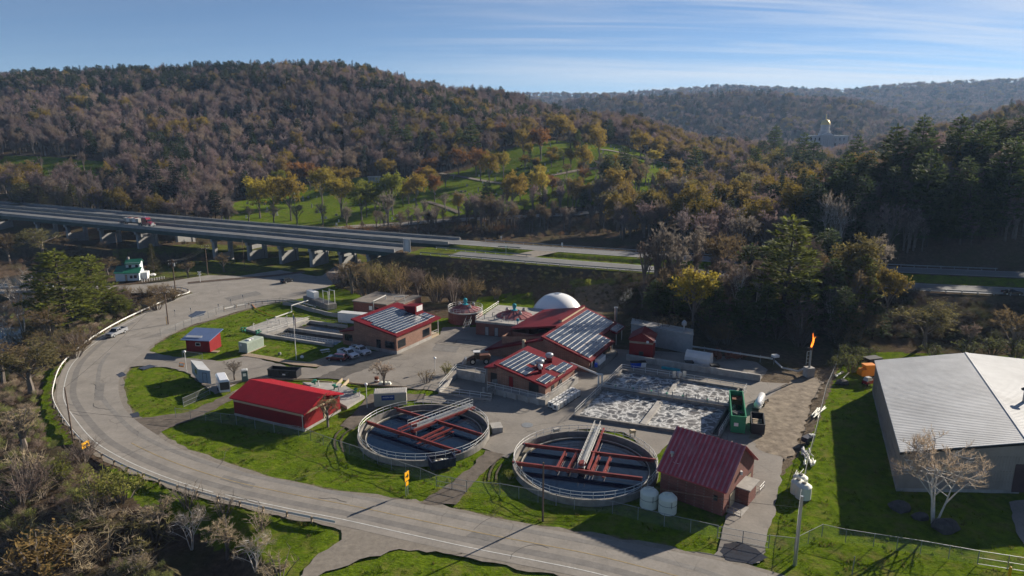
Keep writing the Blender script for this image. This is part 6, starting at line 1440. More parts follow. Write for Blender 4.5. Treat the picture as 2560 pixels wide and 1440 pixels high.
# ================================================================ props
def props():
    for k, (px, py) in enumerate(((1622, 1264), (1668, 1278))):
        q = P(px, py); t = thing('plastic_tank', ['cream plastic tank left of its twin beside the maroon roofed house', 'cream plastic tank nearest the road beside the maroon roofed house'][k], 'tank', q, 'cream plastic tanks by the maroon roofed house'); m = MB(M['white_plastic']); r, h = 1.22, 2.55
        m.lathe(q, [(r, 0), (r, .1), (r - .04, .15), (r, .2), (r, h * .5), (r - .03, h * .52), (r, h * .54), (r, h * .8), (r * .75, h * .93), (r * .3, h), (.01, h)], 28); m.build('body', t, smooth=False); l = MB(M['white_plastic']); l.lathe(q + Vector((0, 0, h - .03)), [(.28, 0), (.28, .16), (.01, .18)], 12); l.rbox(q + Vector((-.55, 0, h)), .2, .2, .3); l.rbox(q + Vector((.5, .2, h - .05)), .2, .2, .3); l.build('lid', t); b = MB(M['black']); b.tube([q + Vector((math.cos(a) * (r + .02), math.sin(a) * (r + .02), 1.25)) for a in np.linspace(0, 6.28, 25)], .025, 4); b.rbox(q + Vector((.25, -r - .01, 1.5)), .05, .04, .9); b.build('strap', t)
    for k, (px, py, r, h, lab) in enumerate(((1999, 1218, 1.0, 2.0, 'cream junk tank furthest back in the white tank cluster by steel pole'), (1993, 1232, .95, 2.1, 'middle cream junk tank in the white tank cluster by steel pole'), (2007, 1243, 1.05, 2.2, 'nearest cream junk tank in the white tank cluster by steel pole'))):
        q = P(px, py); m = MB(M['white_plastic']); m.lathe(q, [(r, 0), (r, h * .8), (r * .6, h * .95), (.01, h)], 22); t = thing('junk_tank', lab, 'tank', q); m.build('body', t); b = MB(M['black']); b.lathe(q + Vector((0, 0, h - .05)), [(.3, 0), (.3, .1), (.01, .12)], 10); b.build('lid', t)
    rng = random.Random(11)
    def pipes(label, px, py, n, L, ang, m_, r=.11, spread=1.6):
        q = P(px, py); t = thing('pipe_pile', label, 'pipe pile', q)
        for i in range(n):
            a = ang + rng.uniform(-.25, .25); d = Vector((math.cos(a), math.sin(a), 0)); o = Vector((rng.uniform(-spread, spread) * .5, rng.uniform(-spread, spread) * .5, r + .12 * (i % 3))); m = MB(m_); l = L * rng.uniform(.6, 1); m.tube([q + o - d * l / 2, q + o + d * l / 2 + Vector((0, 0, rng.uniform(0, .2)))], r, 7); m.build('pipe', t)
    pipes('pile of long white pipes lying by the fence near the dirt track', 2046, 1035, 9, 5, 1.0, M['white_plastic']); pipes('short pile of white pipes on weeds behind the orange chipper', 2107, 940, 4, 4, .9, M['white_plastic'], .12)
    pipes('jumble of grey beams on the junk strip by the fence', 2016, 1133, 10, 2.2, 1.4, M['rail_paint'], .1); pipes('stack of grey and white pieces beside fence above the cream junk tanks', 2020, 1158, 12, 1.8, 1.2, M['white_plastic'], .13); pipes('few thin rods lying on the junk strip', 1993, 1190, 4, 2.5, .8, M['dull_steel'], .05)
    q = P(2018, 1107); t = thing('junk_cart', 'dark wheeled junk cart on the strip by the fence', 'cart', q); m = MB(M['navy_steel']); m.rbox(q + Vector((0, 0, .75)), 1.8, 1.1, .8, .6); m.build('body', t); w = MB(M['rubber']); w.add(*cyl(q + Vector((-.3, -.75, .3)), (.3, -1, 0), .32, .2)); w.add(*cyl(q + Vector((.4, .6, .3)), (.3, -1, 0), .32, .2)); w.build('wheel', t); m = MB(M['white_plastic']); m.rbox(q + Vector((.9, .5, 1.0)), .8, .7, .5, .2); m.build('load', t)
    for i, (px, py, s, lab) in enumerate(((2105, 960, 1.0, 'dark boulder-like junk block beside the white pipes'), (2250, 1272, 1.1, 'grey boulder left of the birch before the warehouse'), (2362, 1322, 1.3, 'low dark boulder right of the birch trunk'), (2300, 1296, .8, 'small dark boulder between grey one and the birch'))):
        q = P(px, py); m = MB(pmat('dark_boulder', (.07, .065, .065), .95, var=.3, vs=2)); r2 = random.Random(i)
        m.lathe(q, [(.95 * s, 0), (1.0 * s, .3 * s), (.8 * s, .75 * s), (.3 * s, .95 * s), (.01, .97 * s)], 9); m.v = [(x + r2.uniform(-.15, .15) * s + (x - q.x) * .35, y + r2.uniform(-.15, .15) * s, z + r2.uniform(-.1, .1) * s) for x, y, z in m.v]; tag(m.build('boulder', loc=q), lab, 'boulder')
    for i, (px, py, lab) in enumerate(((1390, 1088, 'concrete block with bent pipes at upper edge of second clarifier'), (1581, 1092, 'small control box on legs at right rim of second clarifier'))):
        q = P(px, py); t = thing('control_box', lab, 'control box', q); m = MB(M['tan_trim'] if i else M['concrete']); m.rbox(q + Vector((0, 0, 1.0)), 1.0, .6, .5, .5, .2 * i); m.build('box', t); l = MB(M['dull_steel']); [l.tube([q + Vector((a, b, 0)), q + Vector((a, b, .9))], .06, 5) for a, b in ((-.4, -.2), (.4, -.2), (.4, .2), (-.4, .2))]; l.build('legs', t)
    # picnic table, stone, hydrant, orange bin, bags
    q = P(813, 882); t = thing('picnic_table', 'pale picnic table on shaded grass beside the parked pickups', 'table', q); m = MB(M['rail_paint']); m.rbox(q + Vector((0, 0, .76)), 2, .8, .06, .5); m.build('tabletop', t); m = MB(M['rail_paint']); [m.rbox(q + Vector((-.35 * s, .62 * s, .45)), 2, .28, .05, .5) for s in (-1, 1)]; m.build('bench', t); m = MB(M['dull_steel']); [m.bar(q + Vector((math.cos(.5) * o - .35 * s, math.sin(.5) * o + .6 * s, 0)), q + Vector((math.cos(.5) * o, math.sin(.5) * o, .73)), .08, .08) for o in (-.7, .7) for s in (-1, 1)]; m.build('legs', t)
    for i, (px, py, m_, lab, cat) in enumerate(((699, 886, 'stone', 'small dark stone on the lawn between container and flagpole', 'stone'), (755, 894, 'white_paint', 'small white box on grass at foot of the flagpole', 'box'))):
        q = P(px, py); m = MB(M[m_]); m.lathe(q, [(.4, 0), (.42, .3), (.2, .5), (.01, .52)], 7); tag(m.build('garden_stone' if i == 0 else 'marker_box', loc=q), lab, cat)
    q = P(942, 955); t = thing('rusty_barrel', 'rusty red and white barrel beside the flowering tree on the yard', 'barrel', q); m = MB(M['rust']); m.lathe(q, [(.5, 0), (.42, 1.1), (.01, 1.15)], 12); m.use(M['white_paint']).lathe(q, [(.48, .35), (.46, .6), (.44, .6)], 12); m.build('body', t)
    for i, px in enumerate((953, 963, 972)):
        q = P(px, 962); m = MB(M['white_plastic']); m.lathe(q, [(.5, 0), (.6, .25), (.4, .6), (.01, .7)], 8); tag(m.build('white_sack', loc=q), f'{["left", "middle", "right"][i]} white sack beneath the flowering tree', 'sack', 'white sacks beneath the flowering tree')
    q = P(455, 921); m = MB(M['orange']); m.rbox(q + Vector((0, 0, .8)), 1.0, .08, .9, .3, .3); m.use(M['white_paint']); m.rbox(q + Vector((0.05, -.08, .9)), .8, .05, .5, .3, .3); tag(m.build('road_sign_board', loc=q), 'orange and white board leaning at the drive entrance lamp', 'sign')
    h = MB(M['orange']); pts = [P(x, y, .15) for x, y in ((629, 760), (640, 772), (660, 781), (680, 789), (692, 792))]; h.tube(pts, .09, 6); tag(h.build('orange_hose', loc=pts[0]), 'orange hose lying down the grass bank to the tank deck', 'hose')
props()
# ================================================================ vehicles (local +X is forward)
def wheel_mesh(r, w):
    a = MB(M['rubber']); a.add(*cyl((0, -w / 2, 0), (0, 1, 0), r, w, 18)); b = MB(M['steel']); b.add(*cyl((0, -w / 2 - .015, 0), (0, 1, 0), r * .58, w + .03, 12)); return a.mesh('tyre'), b.mesh('rim')
WM = {}
def add_wheels(t, spots, r, w):
    if (r, w) not in WM: WM[(r, w)] = wheel_mesh(r, w)
    ty, ri = WM[(r, w)]
    for x, y in spots:
        o = inst('wheel', ty, t, (0, 0, 0)); o.location = (x, y, r); k = bpy.data.objects.new('rim', ri); COL.objects.link(k); k.parent = o
LB = lambda a, b, z=0.0: Vector((a, b, z))
def shell(mb, prof, w0, w1):
    "side profile (x, z) extruded across; upper points narrower"
    zs = [p[1] for p in prof]; z0, z1 = min(zs), max(zs); n = len(prof); hw = lambda z: (w0 + (w1 - w0) * (z - z0) / (z1 - z0)) / 2
    vs = [(x, -hw(z), z) for x, z in prof] + [(x, hw(z), z) for x, z in prof]
    mb.add(vs, [tuple(range(n)), tuple(range(2 * n - 1, n - 1, -1))] + [(i, n + i, n + (i + 1) % n, (i + 1) % n) for i in range(n)])
def side_glass(t, x0, x1, xt0, xt1, z0, z1, w0, w1, m=None):
    g = MB(m or M['glass'])
    for s in (-1, 1): g.add([(x0, s * (w0 / 2 + .012), z0), (x1, s * (w0 / 2 + .012), z0), (xt1, s * (w1 / 2 + .012), z1), (xt0, s * (w1 / 2 + .012), z1)], [(0, 1, 2, 3) if s < 0 else (3, 2, 1, 0)])
    g.build('side_window', t)
def lamps(t, xf, xr, z, w, m='lamp'):
    for s in (-1, 1):
        a = MB(M['lamp']); a.rbox((xf, s * w, z), .08, .32, .18); a.build('headlight', t); a = MB(M['taillamp']); a.rbox((xr, s * w * 1.05, z + .08), .08, .16, .34); a.build('tail_light', t)
def pickup(label, paint, loc, rz, group=None):
    t = thing('pickup_truck', label, 'pickup truck', (0, 0, 0), group)
    b = MB(M[paint]); shell(b, [(-2.85, .5), (2.7, .45), (2.85, .62), (2.82, .95), (2.65, 1.08), (1.25, 1.18), (-.6, 1.18), (-.6, 1.12), (-2.85, 1.12)], 1.95, 1.86); 
    shell(b, [(-.75, 1.15), (1.25, 1.15), (.55, 1.82), (-.55, 1.85)], 1.84, 1.5); b.build('body', t)
    d = MB(M['black']); d.hexa([(-2.75, -.78, 1.125), (-.85, -.78, 1.125), (-.85, .78, 1.125), (-2.75, .78, 1.125)], [(-2.75, -.78, 1.14), (-.85, -.78, 1.14), (-.85, .78, 1.14), (-2.75, .78, 1.14)]); d.build('cargo_bed', t)
    r = MB(M[paint]); 
    for s in (-1, 1): r.hexa([(-2.85, s * .8, 1.12), (-.62, s * .8, 1.12), (-.62, s * .95, 1.12), (-2.85, s * .95, 1.12)], [(-2.85, s * .8, 1.38), (-.62, s * .8, 1.38), (-.62, s * .93, 1.38), (-2.85, s * .93, 1.38)])
    r.hexa([(-2.87, -.95, 1.0), (-2.75, -.95, 1.0), (-2.75, .95, 1.0), (-2.87, .95, 1.0)], [(-2.87, -.93, 1.38), (-2.75, -.93, 1.38), (-2.75, .93, 1.38), (-2.87, .93, 1.38)]); r.build('bed_sides', t)
    g = MB(M['glass']); g.add([(1.2, -.82, 1.2), (1.2, .82, 1.2), (.6, .72, 1.78), (.6, -.72, 1.78)], [(0, 1, 2, 3)]); g.v = [(x + .02, y, z + .01) for x, y, z in g.v]; g.build('windscreen', t)
    g = MB(M['glass']); g.add([(-.775, -.75, 1.3), (-.775, .75, 1.3), (-.62, .68, 1.75), (-.62, -.68, 1.75)], [(3, 2, 1, 0)]); g.build('rear_window', t)
    side_glass(t, .2, 1.02, .15, .5, 1.25, 1.72, 1.79, 1.58); side_glass(t, -.62, .1, -.5, .05, 1.25, 1.72, 1.79, 1.58)
    k = MB(M['dull_steel']); k.rbox((2.88, 0, .58), .14, 1.9, .24); k.rbox((-2.9, 0, .6), .12, 1.85, .22); k.use(M['black']); k.rbox((2.86, 0, .85), .06, 1.1, .3); k.build('bumper', t)
    mm = MB(M[paint]); [mm.rbox((.95, s * 1.05, 1.28), .12, .2, .2) for s in (-1, 1)]; mm.build('mirror', t)
    lamps(t, 2.8, -2.86, .9, .74); add_wheels(t, [(1.85, -.85), (1.85, .85), (-1.75, -.85), (-1.75, .85)], .4, .27)
    t.location = loc; t.rotation_euler = (0, 0, rz); return t
def suv(label, paint, loc, rz, L=4.6, H=1.65, sedan=False, group=None):
    t = thing('suv_car' if not sedan else 'sedan_car', label, 'car', (0, 0, 0), group); h = L / 2; b = MB(M[paint]); shell(b, [(-h, .4), (h - .1, .35), (h, .6), (h - .1, .85), (h - 1.3, 1.0), (-h + .05, 1.02), (-h, .8)], 1.82, 1.74)
    if sedan: shell(b, [(-h + .7, 1.0), (h - 1.3, .98), (h - 2.1, H), (-h + 1.5, H)], 1.7, 1.3); side_glass(t, -h + 1.0, h - 1.55, -h + 1.55, h - 2.15, 1.05, H - .08, 1.69, 1.38)
    else: shell(b, [(-h + .05, 1.0), (h - 1.3, .98), (h - 2.05, H), (-h + .35, H)], 1.72, 1.36); side_glass(t, -h + .35, h - 1.5, -h + .55, h - 2.1, 1.08, H - .1, 1.7, 1.42)
    b.build('body', t); xt, xb = (h - 2.1, h - 1.3) if sedan else (h - 2.05, h - 1.3)
    g = MB(M['glass']); g.add([(xb + .0, -.76, 1.04), (xb, .76, 1.04), (xt + .08, .64, H - .06), (xt + .08, -.64, H - .06)], [(0, 1, 2, 3)]); g.v = [(x + .015, y, z + .015) for x, y, z in g.v]; g.build('windscreen', t)
    x0, x1 = (-h + .78, -h + 1.45) if sedan else (-h + .08, -h + .32); g = MB(M['glass']); g.add([(x0, -.74, 1.1), (x0, .74, 1.1), (x1, .62, H - .08), (x1, -.62, H - .08)], [(3, 2, 1, 0)]); g.v = [(x - .02, y, z + .01) for x, y, z in g.v]; g.build('rear_window', t)
    lamps(t, h - .06, -h + .02, .74, .68); k = MB(M['black']); k.rbox((h - .02, 0, .48), .1, 1.7, .2); k.rbox((-h - .02, 0, .5), .1, 1.7, .2); k.build('bumper', t); add_wheels(t, [(h - .9, -.8), (h - .9, .8), (-h + .85, -.8), (-h + .85, .8)], .35, .22)
    t.location = loc; t.rotation_euler = (0, 0, rz); return t
def hd(a, b): d = P(*b) - P(*a); return math.atan2(d.y, d.x)
up_ = lambda p, z: Vector((p.x, p.y, z))
pickup('white pickup parked nearest the brick office wall', 'car_white', up_(P(901, 884), .03), hd((880, 876), (918, 889)))
pickup('white pickup parked between the dark red SUV and other pickup', 'car_white', up_(P(871, 892), .03), hd((846, 882), (886, 896)))
suv('dark red SUV parked at left end of the three cars', 'car_red', up_(P(843, 901), .03), hd((862, 899), (824, 893)) + .15)
pickup('silver pickup with dark bonnet driving round the road bend', 'car_silver', up_(P(292, 838), .05), hd((306, 829), (276, 841)))
suv('black SUV driving at the junction by bridge shadow', 'car_black', up_(P(718, 706), .04), hd((705, 705), (733, 697)) , group=None)
suv('dark sedan driving on the highway at right picture edge', 'car_black', up_(P(2530, 737, 7.15), 7.15), math.atan2(-28, 97), sedan=True, H=1.45)
def semi():
    t = thing('semi_truck', 'maroon semi truck hauling flatbed load on near bridge carriageway', 'truck', (0, 0, 0))
    b = MB(M['truck_red']); shell(b, [(.2, .9), (5.2, .8), (5.3, 1.5), (3.2, 2.0), (3.2, 2.05), (.2, 2.05)], 2.2, 2.0); shell(b, [(-.2, 1.0), (3.2, 1.6), (2.8, 3.0), (2.3, 3.7), (-.2, 3.8)], 2.3, 2.1); b.build('cab', t)
    g = MB(M['glass']); g.add([(3.2, -.95, 2.1), (3.2, .95, 2.1), (2.86, .9, 2.95), (2.86, -.9, 2.95)], [(0, 1, 2, 3)]); g.v = [(x + .03, y, z) for x, y, z in g.v]; g.build('windscreen', t); side_glass(t, 1.7, 2.8, 1.7, 2.6, 2.1, 2.9, 2.26, 2.2)
    k = MB(M['steel']); k.rbox((5.35, 0, .8), .2, 2.3, .5); k.rbox((5.3, 0, 1.3), .08, 1.2, .8); k.build('bumper', t); k = MB(M['steel']); [k.tube([(-.4, s * 1.0, 1), (-.4, s * 1.0, 4.3)], .12, 8) for s in (-1, 1)]; k.build('exhaust_pipe', t)
    f = MB(M['black_steel']); f.rbox((-.6, 0, .85), 5.6, .9, .3); f.build('chassis', t)
    tr = MB(M['black_steel']); tr.rbox((-8.3, 0, 1.35), 14.0, 2.5, .3); tr.rbox((-8.3, 0, 1.05), 13.4, .8, .5); tr.build('flatbed_trailer', t)
    rng = random.Random(3)
    for i in range(5): l = MB(M['tarp'] if i % 2 else M['concrete']); l.rbox((-3.0 - i * 1.95, 0, 2.3 + rng.uniform(-.1, .15)), 1.8, 2.3, 1.6 + rng.uniform(-.2, .2)); l.use(M['red_steel']); l.rbox((-3.0 - i * 1.95, 0, 3.2), 1.2, 2.0, .06) if i in (1, 3) else None; l.build('load_block', t)
    lamps(t, 5.3, -15.2, .95, 1.0); add_wheels(t, [(4.3, -1.05), (4.3, 1.05)] + [(x, y) for x in (-.9, -2.2, -12.6, -13.9) for y in (-1.0, 1.0)], .52, .4)
    q = P(362, 566, 9.4); t.location = (q.x, q.y, 9.55); t.rotation_euler = (0, 0, math.atan2(-.43, .9)); return t
semi()
def loader():
    t = thing('wheel_loader', 'dark orange wheel loader parked in shade beside brick hall wall', 'loader', (0, 0, 0)); b = MB(M['loader_orange']); shell(b, [(-2.9, 1.0), (-.4, 1.0), (-.4, 2.2), (-2.8, 2.3), (-3.2, 1.9)], 1.9, 1.7); b.build('engine_body', t); c = MB(M['glass']); shell(c, [(-.4, 1.2), (1.0, 1.2), (.9, 2.9), (-.4, 2.95)], 1.5, 1.35); c.build('cab', t); r = MB(M['white_metal_roof']); r.rbox((.28, 0, 3.02), 1.7, 1.6, .14); r.build('cab_roof', t)
    a = MB(M['loader_orange']); [a.bar((.8, s * .6, 1.9), (3.0, s * .6, .9), .25, .35) for s in (-1, 1)]; a.build('lift_arm', t); k = MB(M['dull_steel']); shell(k, [(2.9, .15), (4.0, .15), (3.6, .5), (3.2, 1.3), (2.8, 1.3)], 2.6, 2.6); k.build('bucket', t); add_wheels(t, [(1.3, -1), (1.3, 1), (-2.0, -1), (-2.0, 1)], .75, .6)
    t.scale = (.88,) * 3; t.location = up_(P(1195, 908), .03); t.rotation_euler = (0, 0, hd((1212, 904), (1172, 905)))
loader()
def chipper():
    t = thing('wood_chipper', 'orange towed wood chipper with white wheels at warehouse corner', 'chipper', (0, 0, 0)); b = MB(M['orange']); shell(b, [(-1.6, .7), (1.6, .7), (1.8, 1.3), (1.5, 2.0), (-1.3, 2.0), (-1.6, 1.4)], 1.8, 1.6); b.build('body', t); h = MB(M['orange']); shell(h, [(-1.2, 2.0), (.6, 2.0), (1.0, 3.0), (-1.4, 3.0)], 1.5, 1.6); h.build('hopper', t); d = MB(M['orange']); d.rbox((-3.0, 0, .75), 3.0, 1.9, .18); d.tube([(-2.2, .3, 1), (-2.4, .3, 2.4), (-3.4, .3, 2.8)], .22, 8); d.build('drawbar_deck', t); add_wheels(t, [(-.1, -.95), (-1.0, -.95), (-.1, .95), (-1.0, .95)], .4, .25)
    t.location = P(2166, 945); t.rotation_euler = (0, 0, hd((2190, 943), (2140, 945)))
    q = P(2178, 922); t = thing('dump_trailer', 'black high-sided trailer behind the orange chipper', 'trailer', (0, 0, 0)); b = MB(M['black_steel']); b.rbox((0, 0, 1.6), 3.4, 2.0, 1.8); b.rbox((0, 0, 2.55), 3.5, 2.1, .1); b.build('box', t); add_wheels(t, [(-.4, -1), (.5, -1), (-.4, 1), (.5, 1)], .4, .25); t.location = q; t.rotation_euler = (0, 0, .3)
    q = P(2172, 962); t = thing('tractor_mower', 'small dark red mower under tarp beside the orange chipper', 'mower', (0, 0, 0)); b = MB(M['truck_red']); shell(b, [(-1.3, .4), (1.3, .4), (1.2, 1.0), (0, 1.1), (-1.3, 1.0)], 1.2, 1.0); b.build('body', t); c = MB(M['dull_steel']); shell(c, [(-1.2, 1.05), (.4, 1.1), (.1, 1.7), (-.9, 1.7)], 1.2, .8); c.build('cover', t); add_wheels(t, [(.9, -.6), (.9, .6), (-.9, -.6), (-.9, .6)], .35, .25); t.location = q; t.rotation_euler = (0, 0, .4)
chipper()
# ================================================================ bridge, house, distant things
def bridge(label, cl, x_end, piers, half=5.0, name='highway_bridge'):
    pts = cat_spline(cl, 8); pts = np.array([p for p in pts if p[0] < x_end]); t = thing(name, label, 'bridge', (*pts[-1], float(hz(pts[-1][0]))), 'twin highway bridges')
    def sweep(nm, w0, w1, z0, z1, m):
        mb = MB(m); n = len(pts); vs = []
        for i, p in enumerate(pts):
            d = pts[min(i + 1, n - 1)] - pts[max(i - 1, 0)]; d = d / np.linalg.norm(d); nn = np.array((-d[1], d[0])); z = float(hz(p[0]))
            for w, zz in ((w0, z0), (w1, z0), (w1, z1), (w0, z1)): q = p + nn * w; vs.append((q[0], q[1], z + zz))
        mb.add(vs, [(i * 4 + j, i * 4 + (j + 1) % 4, i * 4 + 4 + (j + 1) % 4, i * 4 + 4 + j) for i in range(n - 1) for j in range(4)] + [(3, 2, 1, 0), tuple(4 * (n - 1) + j for j in range(4))]); return mb.build(nm, t)
    sweep('deck', -half - .5, half + .5, -.35, .0, M['bridge_conc']); sweep('road_surface', -half + .05, half - .05, .0, .1, M['highway']); sweep('parapet', -half - .5, -half, .0, .95, M['bridge_conc']); sweep('parapet', half, half + .5, .0, .95, M['bridge_conc'])
    for w in (-half + .2, -1.8, 1.8, half - .2): sweep('girder', w - .2, w + .2, -1.9, -.35, M['girder'])
    for s in (-1, 1): sweep('rail', s * (half + .25) - .05, s * (half + .25) + .05, 1.15, 1.25, M['dull_steel'])
    for frac in piers:
        i = int(frac * (len(pts) - 1)); p = pts[i]; d = pts[min(i + 1, len(pts) - 1)] - pts[max(i - 1, 0)]; d = d / np.linalg.norm(d); nn = np.array((-d[1], d[0])); z = float(hz(p[0])); mb = MB(M['bridge_conc'])
        a, b = p - nn * (half + .3), p + nn * (half + .3); gz = min(hz1(*a), hz1(*b)) - 1
        mb.bar((*a, z - 1.9), (*b, z - 1.9), 1.2, 1.1)
        for s in (-3.9, 3.9): q = p + nn * s; mb.rbox((q[0], q[1], (gz + z - 2.9) / 2), 1.4, 1.4, z - 2.9 - gz, math.atan2(d[1], d[0]))
        q0, q1 = p - nn * 3.9, p + nn * 3.9; mb.bar((*q0, gz + 1 + (z - gz) * .45), (*q1, gz + 1 + (z - gz) * .45), .8, (z - gz) * .35 + 1); mb.build('pier', t)
bridge('near highway bridge carriageway carrying the semi truck over the river flats', NEAR_CL, -36, [.06, .12, .18, .24, .3, .36, .42, .48, .54, .6, .66, .72, .78, .84, .9, .95, .99])
bridge('far highway bridge carriageway running behind the near one', FAR_CL, -16, [.09, .16, .23, .3, .37, .44, .51, .58, .65, .72, .79, .86, .92, .98])
def house():
    O, A = P(290, 704), P(349, 701); fr = sq(frame(O, A, P(282, 694))); la = fr.la; lb = 7.0
    t = thing('green_roof_house', 'small white house with green metal roofs by the junction', 'house', O); w = MB(pmat('shaded_white_clapboard', (.5, .57, .6), .7, var=.06)); z = 2.7  # white walls, their shade coloured in as a blue-grey tint
    wall_mesh(w, [fr(la * .0, 0), fr(la, 0), fr(la, lb), fr(0, lb)], [z] * 4); w.box(fr, la * .38, la * .98, lb * .42, lb * .98, z, z + 2.9); w.build('wall', t)
    r = MB(M['green_roof']); slab_roof(r, [fr(la * .36, -.5, z), fr(la + .4, -.5, z), fr(la + .4, lb * .45, z + 1.4), fr(la * .36, lb * .45, z + 1.4)], .15); slab_roof(r, [fr(la * .34, lb * .36, z + 2.6), fr(la + .2, lb * .36, z + 2.6), fr(la + .2, lb * .72, z + 3.9), fr(la * .34, lb * .72, z + 3.9)], .15); slab_roof(r, [fr(la * .34, lb * 1.05, z + 2.6), fr(la + .2, lb * 1.05, z + 2.6), fr(la + .2, lb * .72, z + 3.9), fr(la * .34, lb * .72, z + 3.9)], .15); slab_roof(r, [fr(-.4, -.4, z + .2), fr(la * .355, -.4, z + .1), fr(la * .355, lb * .6, z + 1.9), fr(-.4, lb * .6, z + 1.7)], .15); slab_roof(r, [fr(-.4, lb + .2, z + .2), fr(la * .355, lb + .2, z + .1), fr(la * .355, lb * .6, z + 1.9), fr(-.4, lb * .6, z + 1.7)], .15); r.build('roof', t)
    for a in (.6, .78): window(t, fr, la * a, la * a + .9, .8, 1.9, frame_m=M['white_paint'])
    for a in (.5, .78): window(t, fr, la * a, la * a + .9, z + 1.3, z + 2.2, 'b0', lb * .42, frame_m=M['white_paint'])
    window(t, fr, la * .42, la * .48, .1, 2.0, glass=M['tan_trim'], name='door'); an = MB(M['white_paint']); an.box(fr, la + .05, la + 2.0, lb * .3, lb * .8, 0, 2.2); an.build('side_wing', t); c = MB(M['stone']); q = fr(la * .45, lb * .72, 5.5 + 1); c.rbox(q, .6, .6, 1.6); c.build('chimney', t)
    b = thing('picket_fence', 'low white picket fence along the house lawn', 'fence', P(360, 700)); m = MB(M['white_paint']); p0, p1 = P(355, 705), P(411, 697)
    for k in (.35, .75): m.tube([p0 + Vector((0, 0, k)), p1 + Vector((0, 0, k))], .05, 4)
    m.build('rails', b); pm = MB(M['white_paint']); pm.rbox((0, 0, .45), .1, .1, .95); me = pm.mesh('post'); [inst('post', me, b, p0.lerp(p1, k / 9)) for k in range(10)]
    q = P(383, 691); m = MB(M['white_paint']); m.lathe(q, [(.9, .3), (1.0, .7), (.6, 1.0), (.01, 1.1)], 10); tag(m.build('garden_tank', loc=q), 'small white tank on grass right of the green roofed house', 'tank')
house()
def rail_track():
    pts = cat_spline(poly([(470, 708), (560, 700), (680, 690), (760, 680)]), 6); 
    ribbon('track_ballast', pts, -1.6, 1.6, .06, M['mud'])
    t = thing('railway_track', 'rusty railway track crossing near the junction', 'railway track', (*pts[0], 0))
    for s in (-.72, .72):
        m = MB(M['rust']); o = offset(pts, s); m.tube([(p[0], p[1], .2) for p in o], .06, 4); m.build('rail', t)
    sr = thing('girder_bridge', 'low road bridge with dark girder at left picture edge', 'bridge', P(60, 735)); m = MB(M['new_conc']); 
    for w in (-3.6, 3.6): 
        a, b = P(115, 724), P(-120, 732); n = Vector((0, 1, 0)) * w; m.bar(a + n + Vector((0, 0, .75)), b + n + Vector((0, 0, .75)), .35, .8)
    m.build('parapet', sr); g = MB(M['rust']); a, b = P(112, 724), P(-120, 732); g.bar(a + Vector((0, -3.4, 0)), b + Vector((0, -3.4, 0)), .4, 1.5); g.bar(a + Vector((0, 3.4, 0)), b + Vector((0, 3.4, 0)), .4, 1.5); g.build('girder', sr)
rail_track()
def statehouse():
    Y = 1100; c = Vector(((2062 - 1280) / F * Y * 1.0, Y, 0)); gx = 1.0; d = ray(2062, 362); c = Vector((d[0] / d[1] * Y, Y, zat(2062, 366, Y))); sc = Y * 1.0 / F
    t = thing('domed_capitol', 'pale domed civic building with gold dome far in the valley', 'capitol', c); fr = frame(c + Vector((-33, 0, 0)), c + Vector((33, -6, 0)), c + Vector((-30, 20, 0))); m = MB(M['granite']); m.box(fr, 0, 66, 0, 24, -8, 16); m.box(fr, 24, 42, -6, 0, -8, 17); m.box(fr, 25, 41, 3, 19, 16, 21); m.build('wall', t)
    r = MB(M['white_metal_roof']); r.box(fr, -.5, 66.5, -.5, 24.5, 16, 17); r.add([fr(23, -6.5, 17), fr(43, -6.5, 17), fr(33, -6.5, 21.5), fr(23, 10, 17), fr(43, 10, 17), fr(33, 10, 21.5)], [(0, 1, 2), (0, 2, 5, 3), (1, 4, 5, 2)]); r.build('roof', t)
    for i in range(6): k = MB(M['granite']); k.tube([fr(25.2 + i * 3.1, -6.8, -2), fr(25.2 + i * 3.1, -6.8, 16)], .8, 8); k.build('column', t)
    for i in range(10):
        if 3 < i < 6: continue
        for z in (1, 9): w = MB(M['glass']); a = 3 + i * 6.2; w.box(fr, a, a + 2.2, -.1, .1, z, z + 4.5); w.build('window', t)
    q = fr(33, 11, 21); k = MB(M['granite']); k.lathe(q, [(8, 0), (8, 3), (6.6, 3.2), (6.6, 11), (7.4, 11.3), (7.4, 12.2)], 24); k.build('drum', t); g = MB(M['gold']); g.lathe(q + Vector((0, 0, 12.2)), [(6.9 * math.cos(a), 8.5 * math.sin(a)) for a in np.linspace(0, 1.5, 12)] + [(1, 9), (1, 11.5), (.3, 13), (.3, 16), (.01, 16.2)], 24); g.build('dome', t, smooth=True)
statehouse()
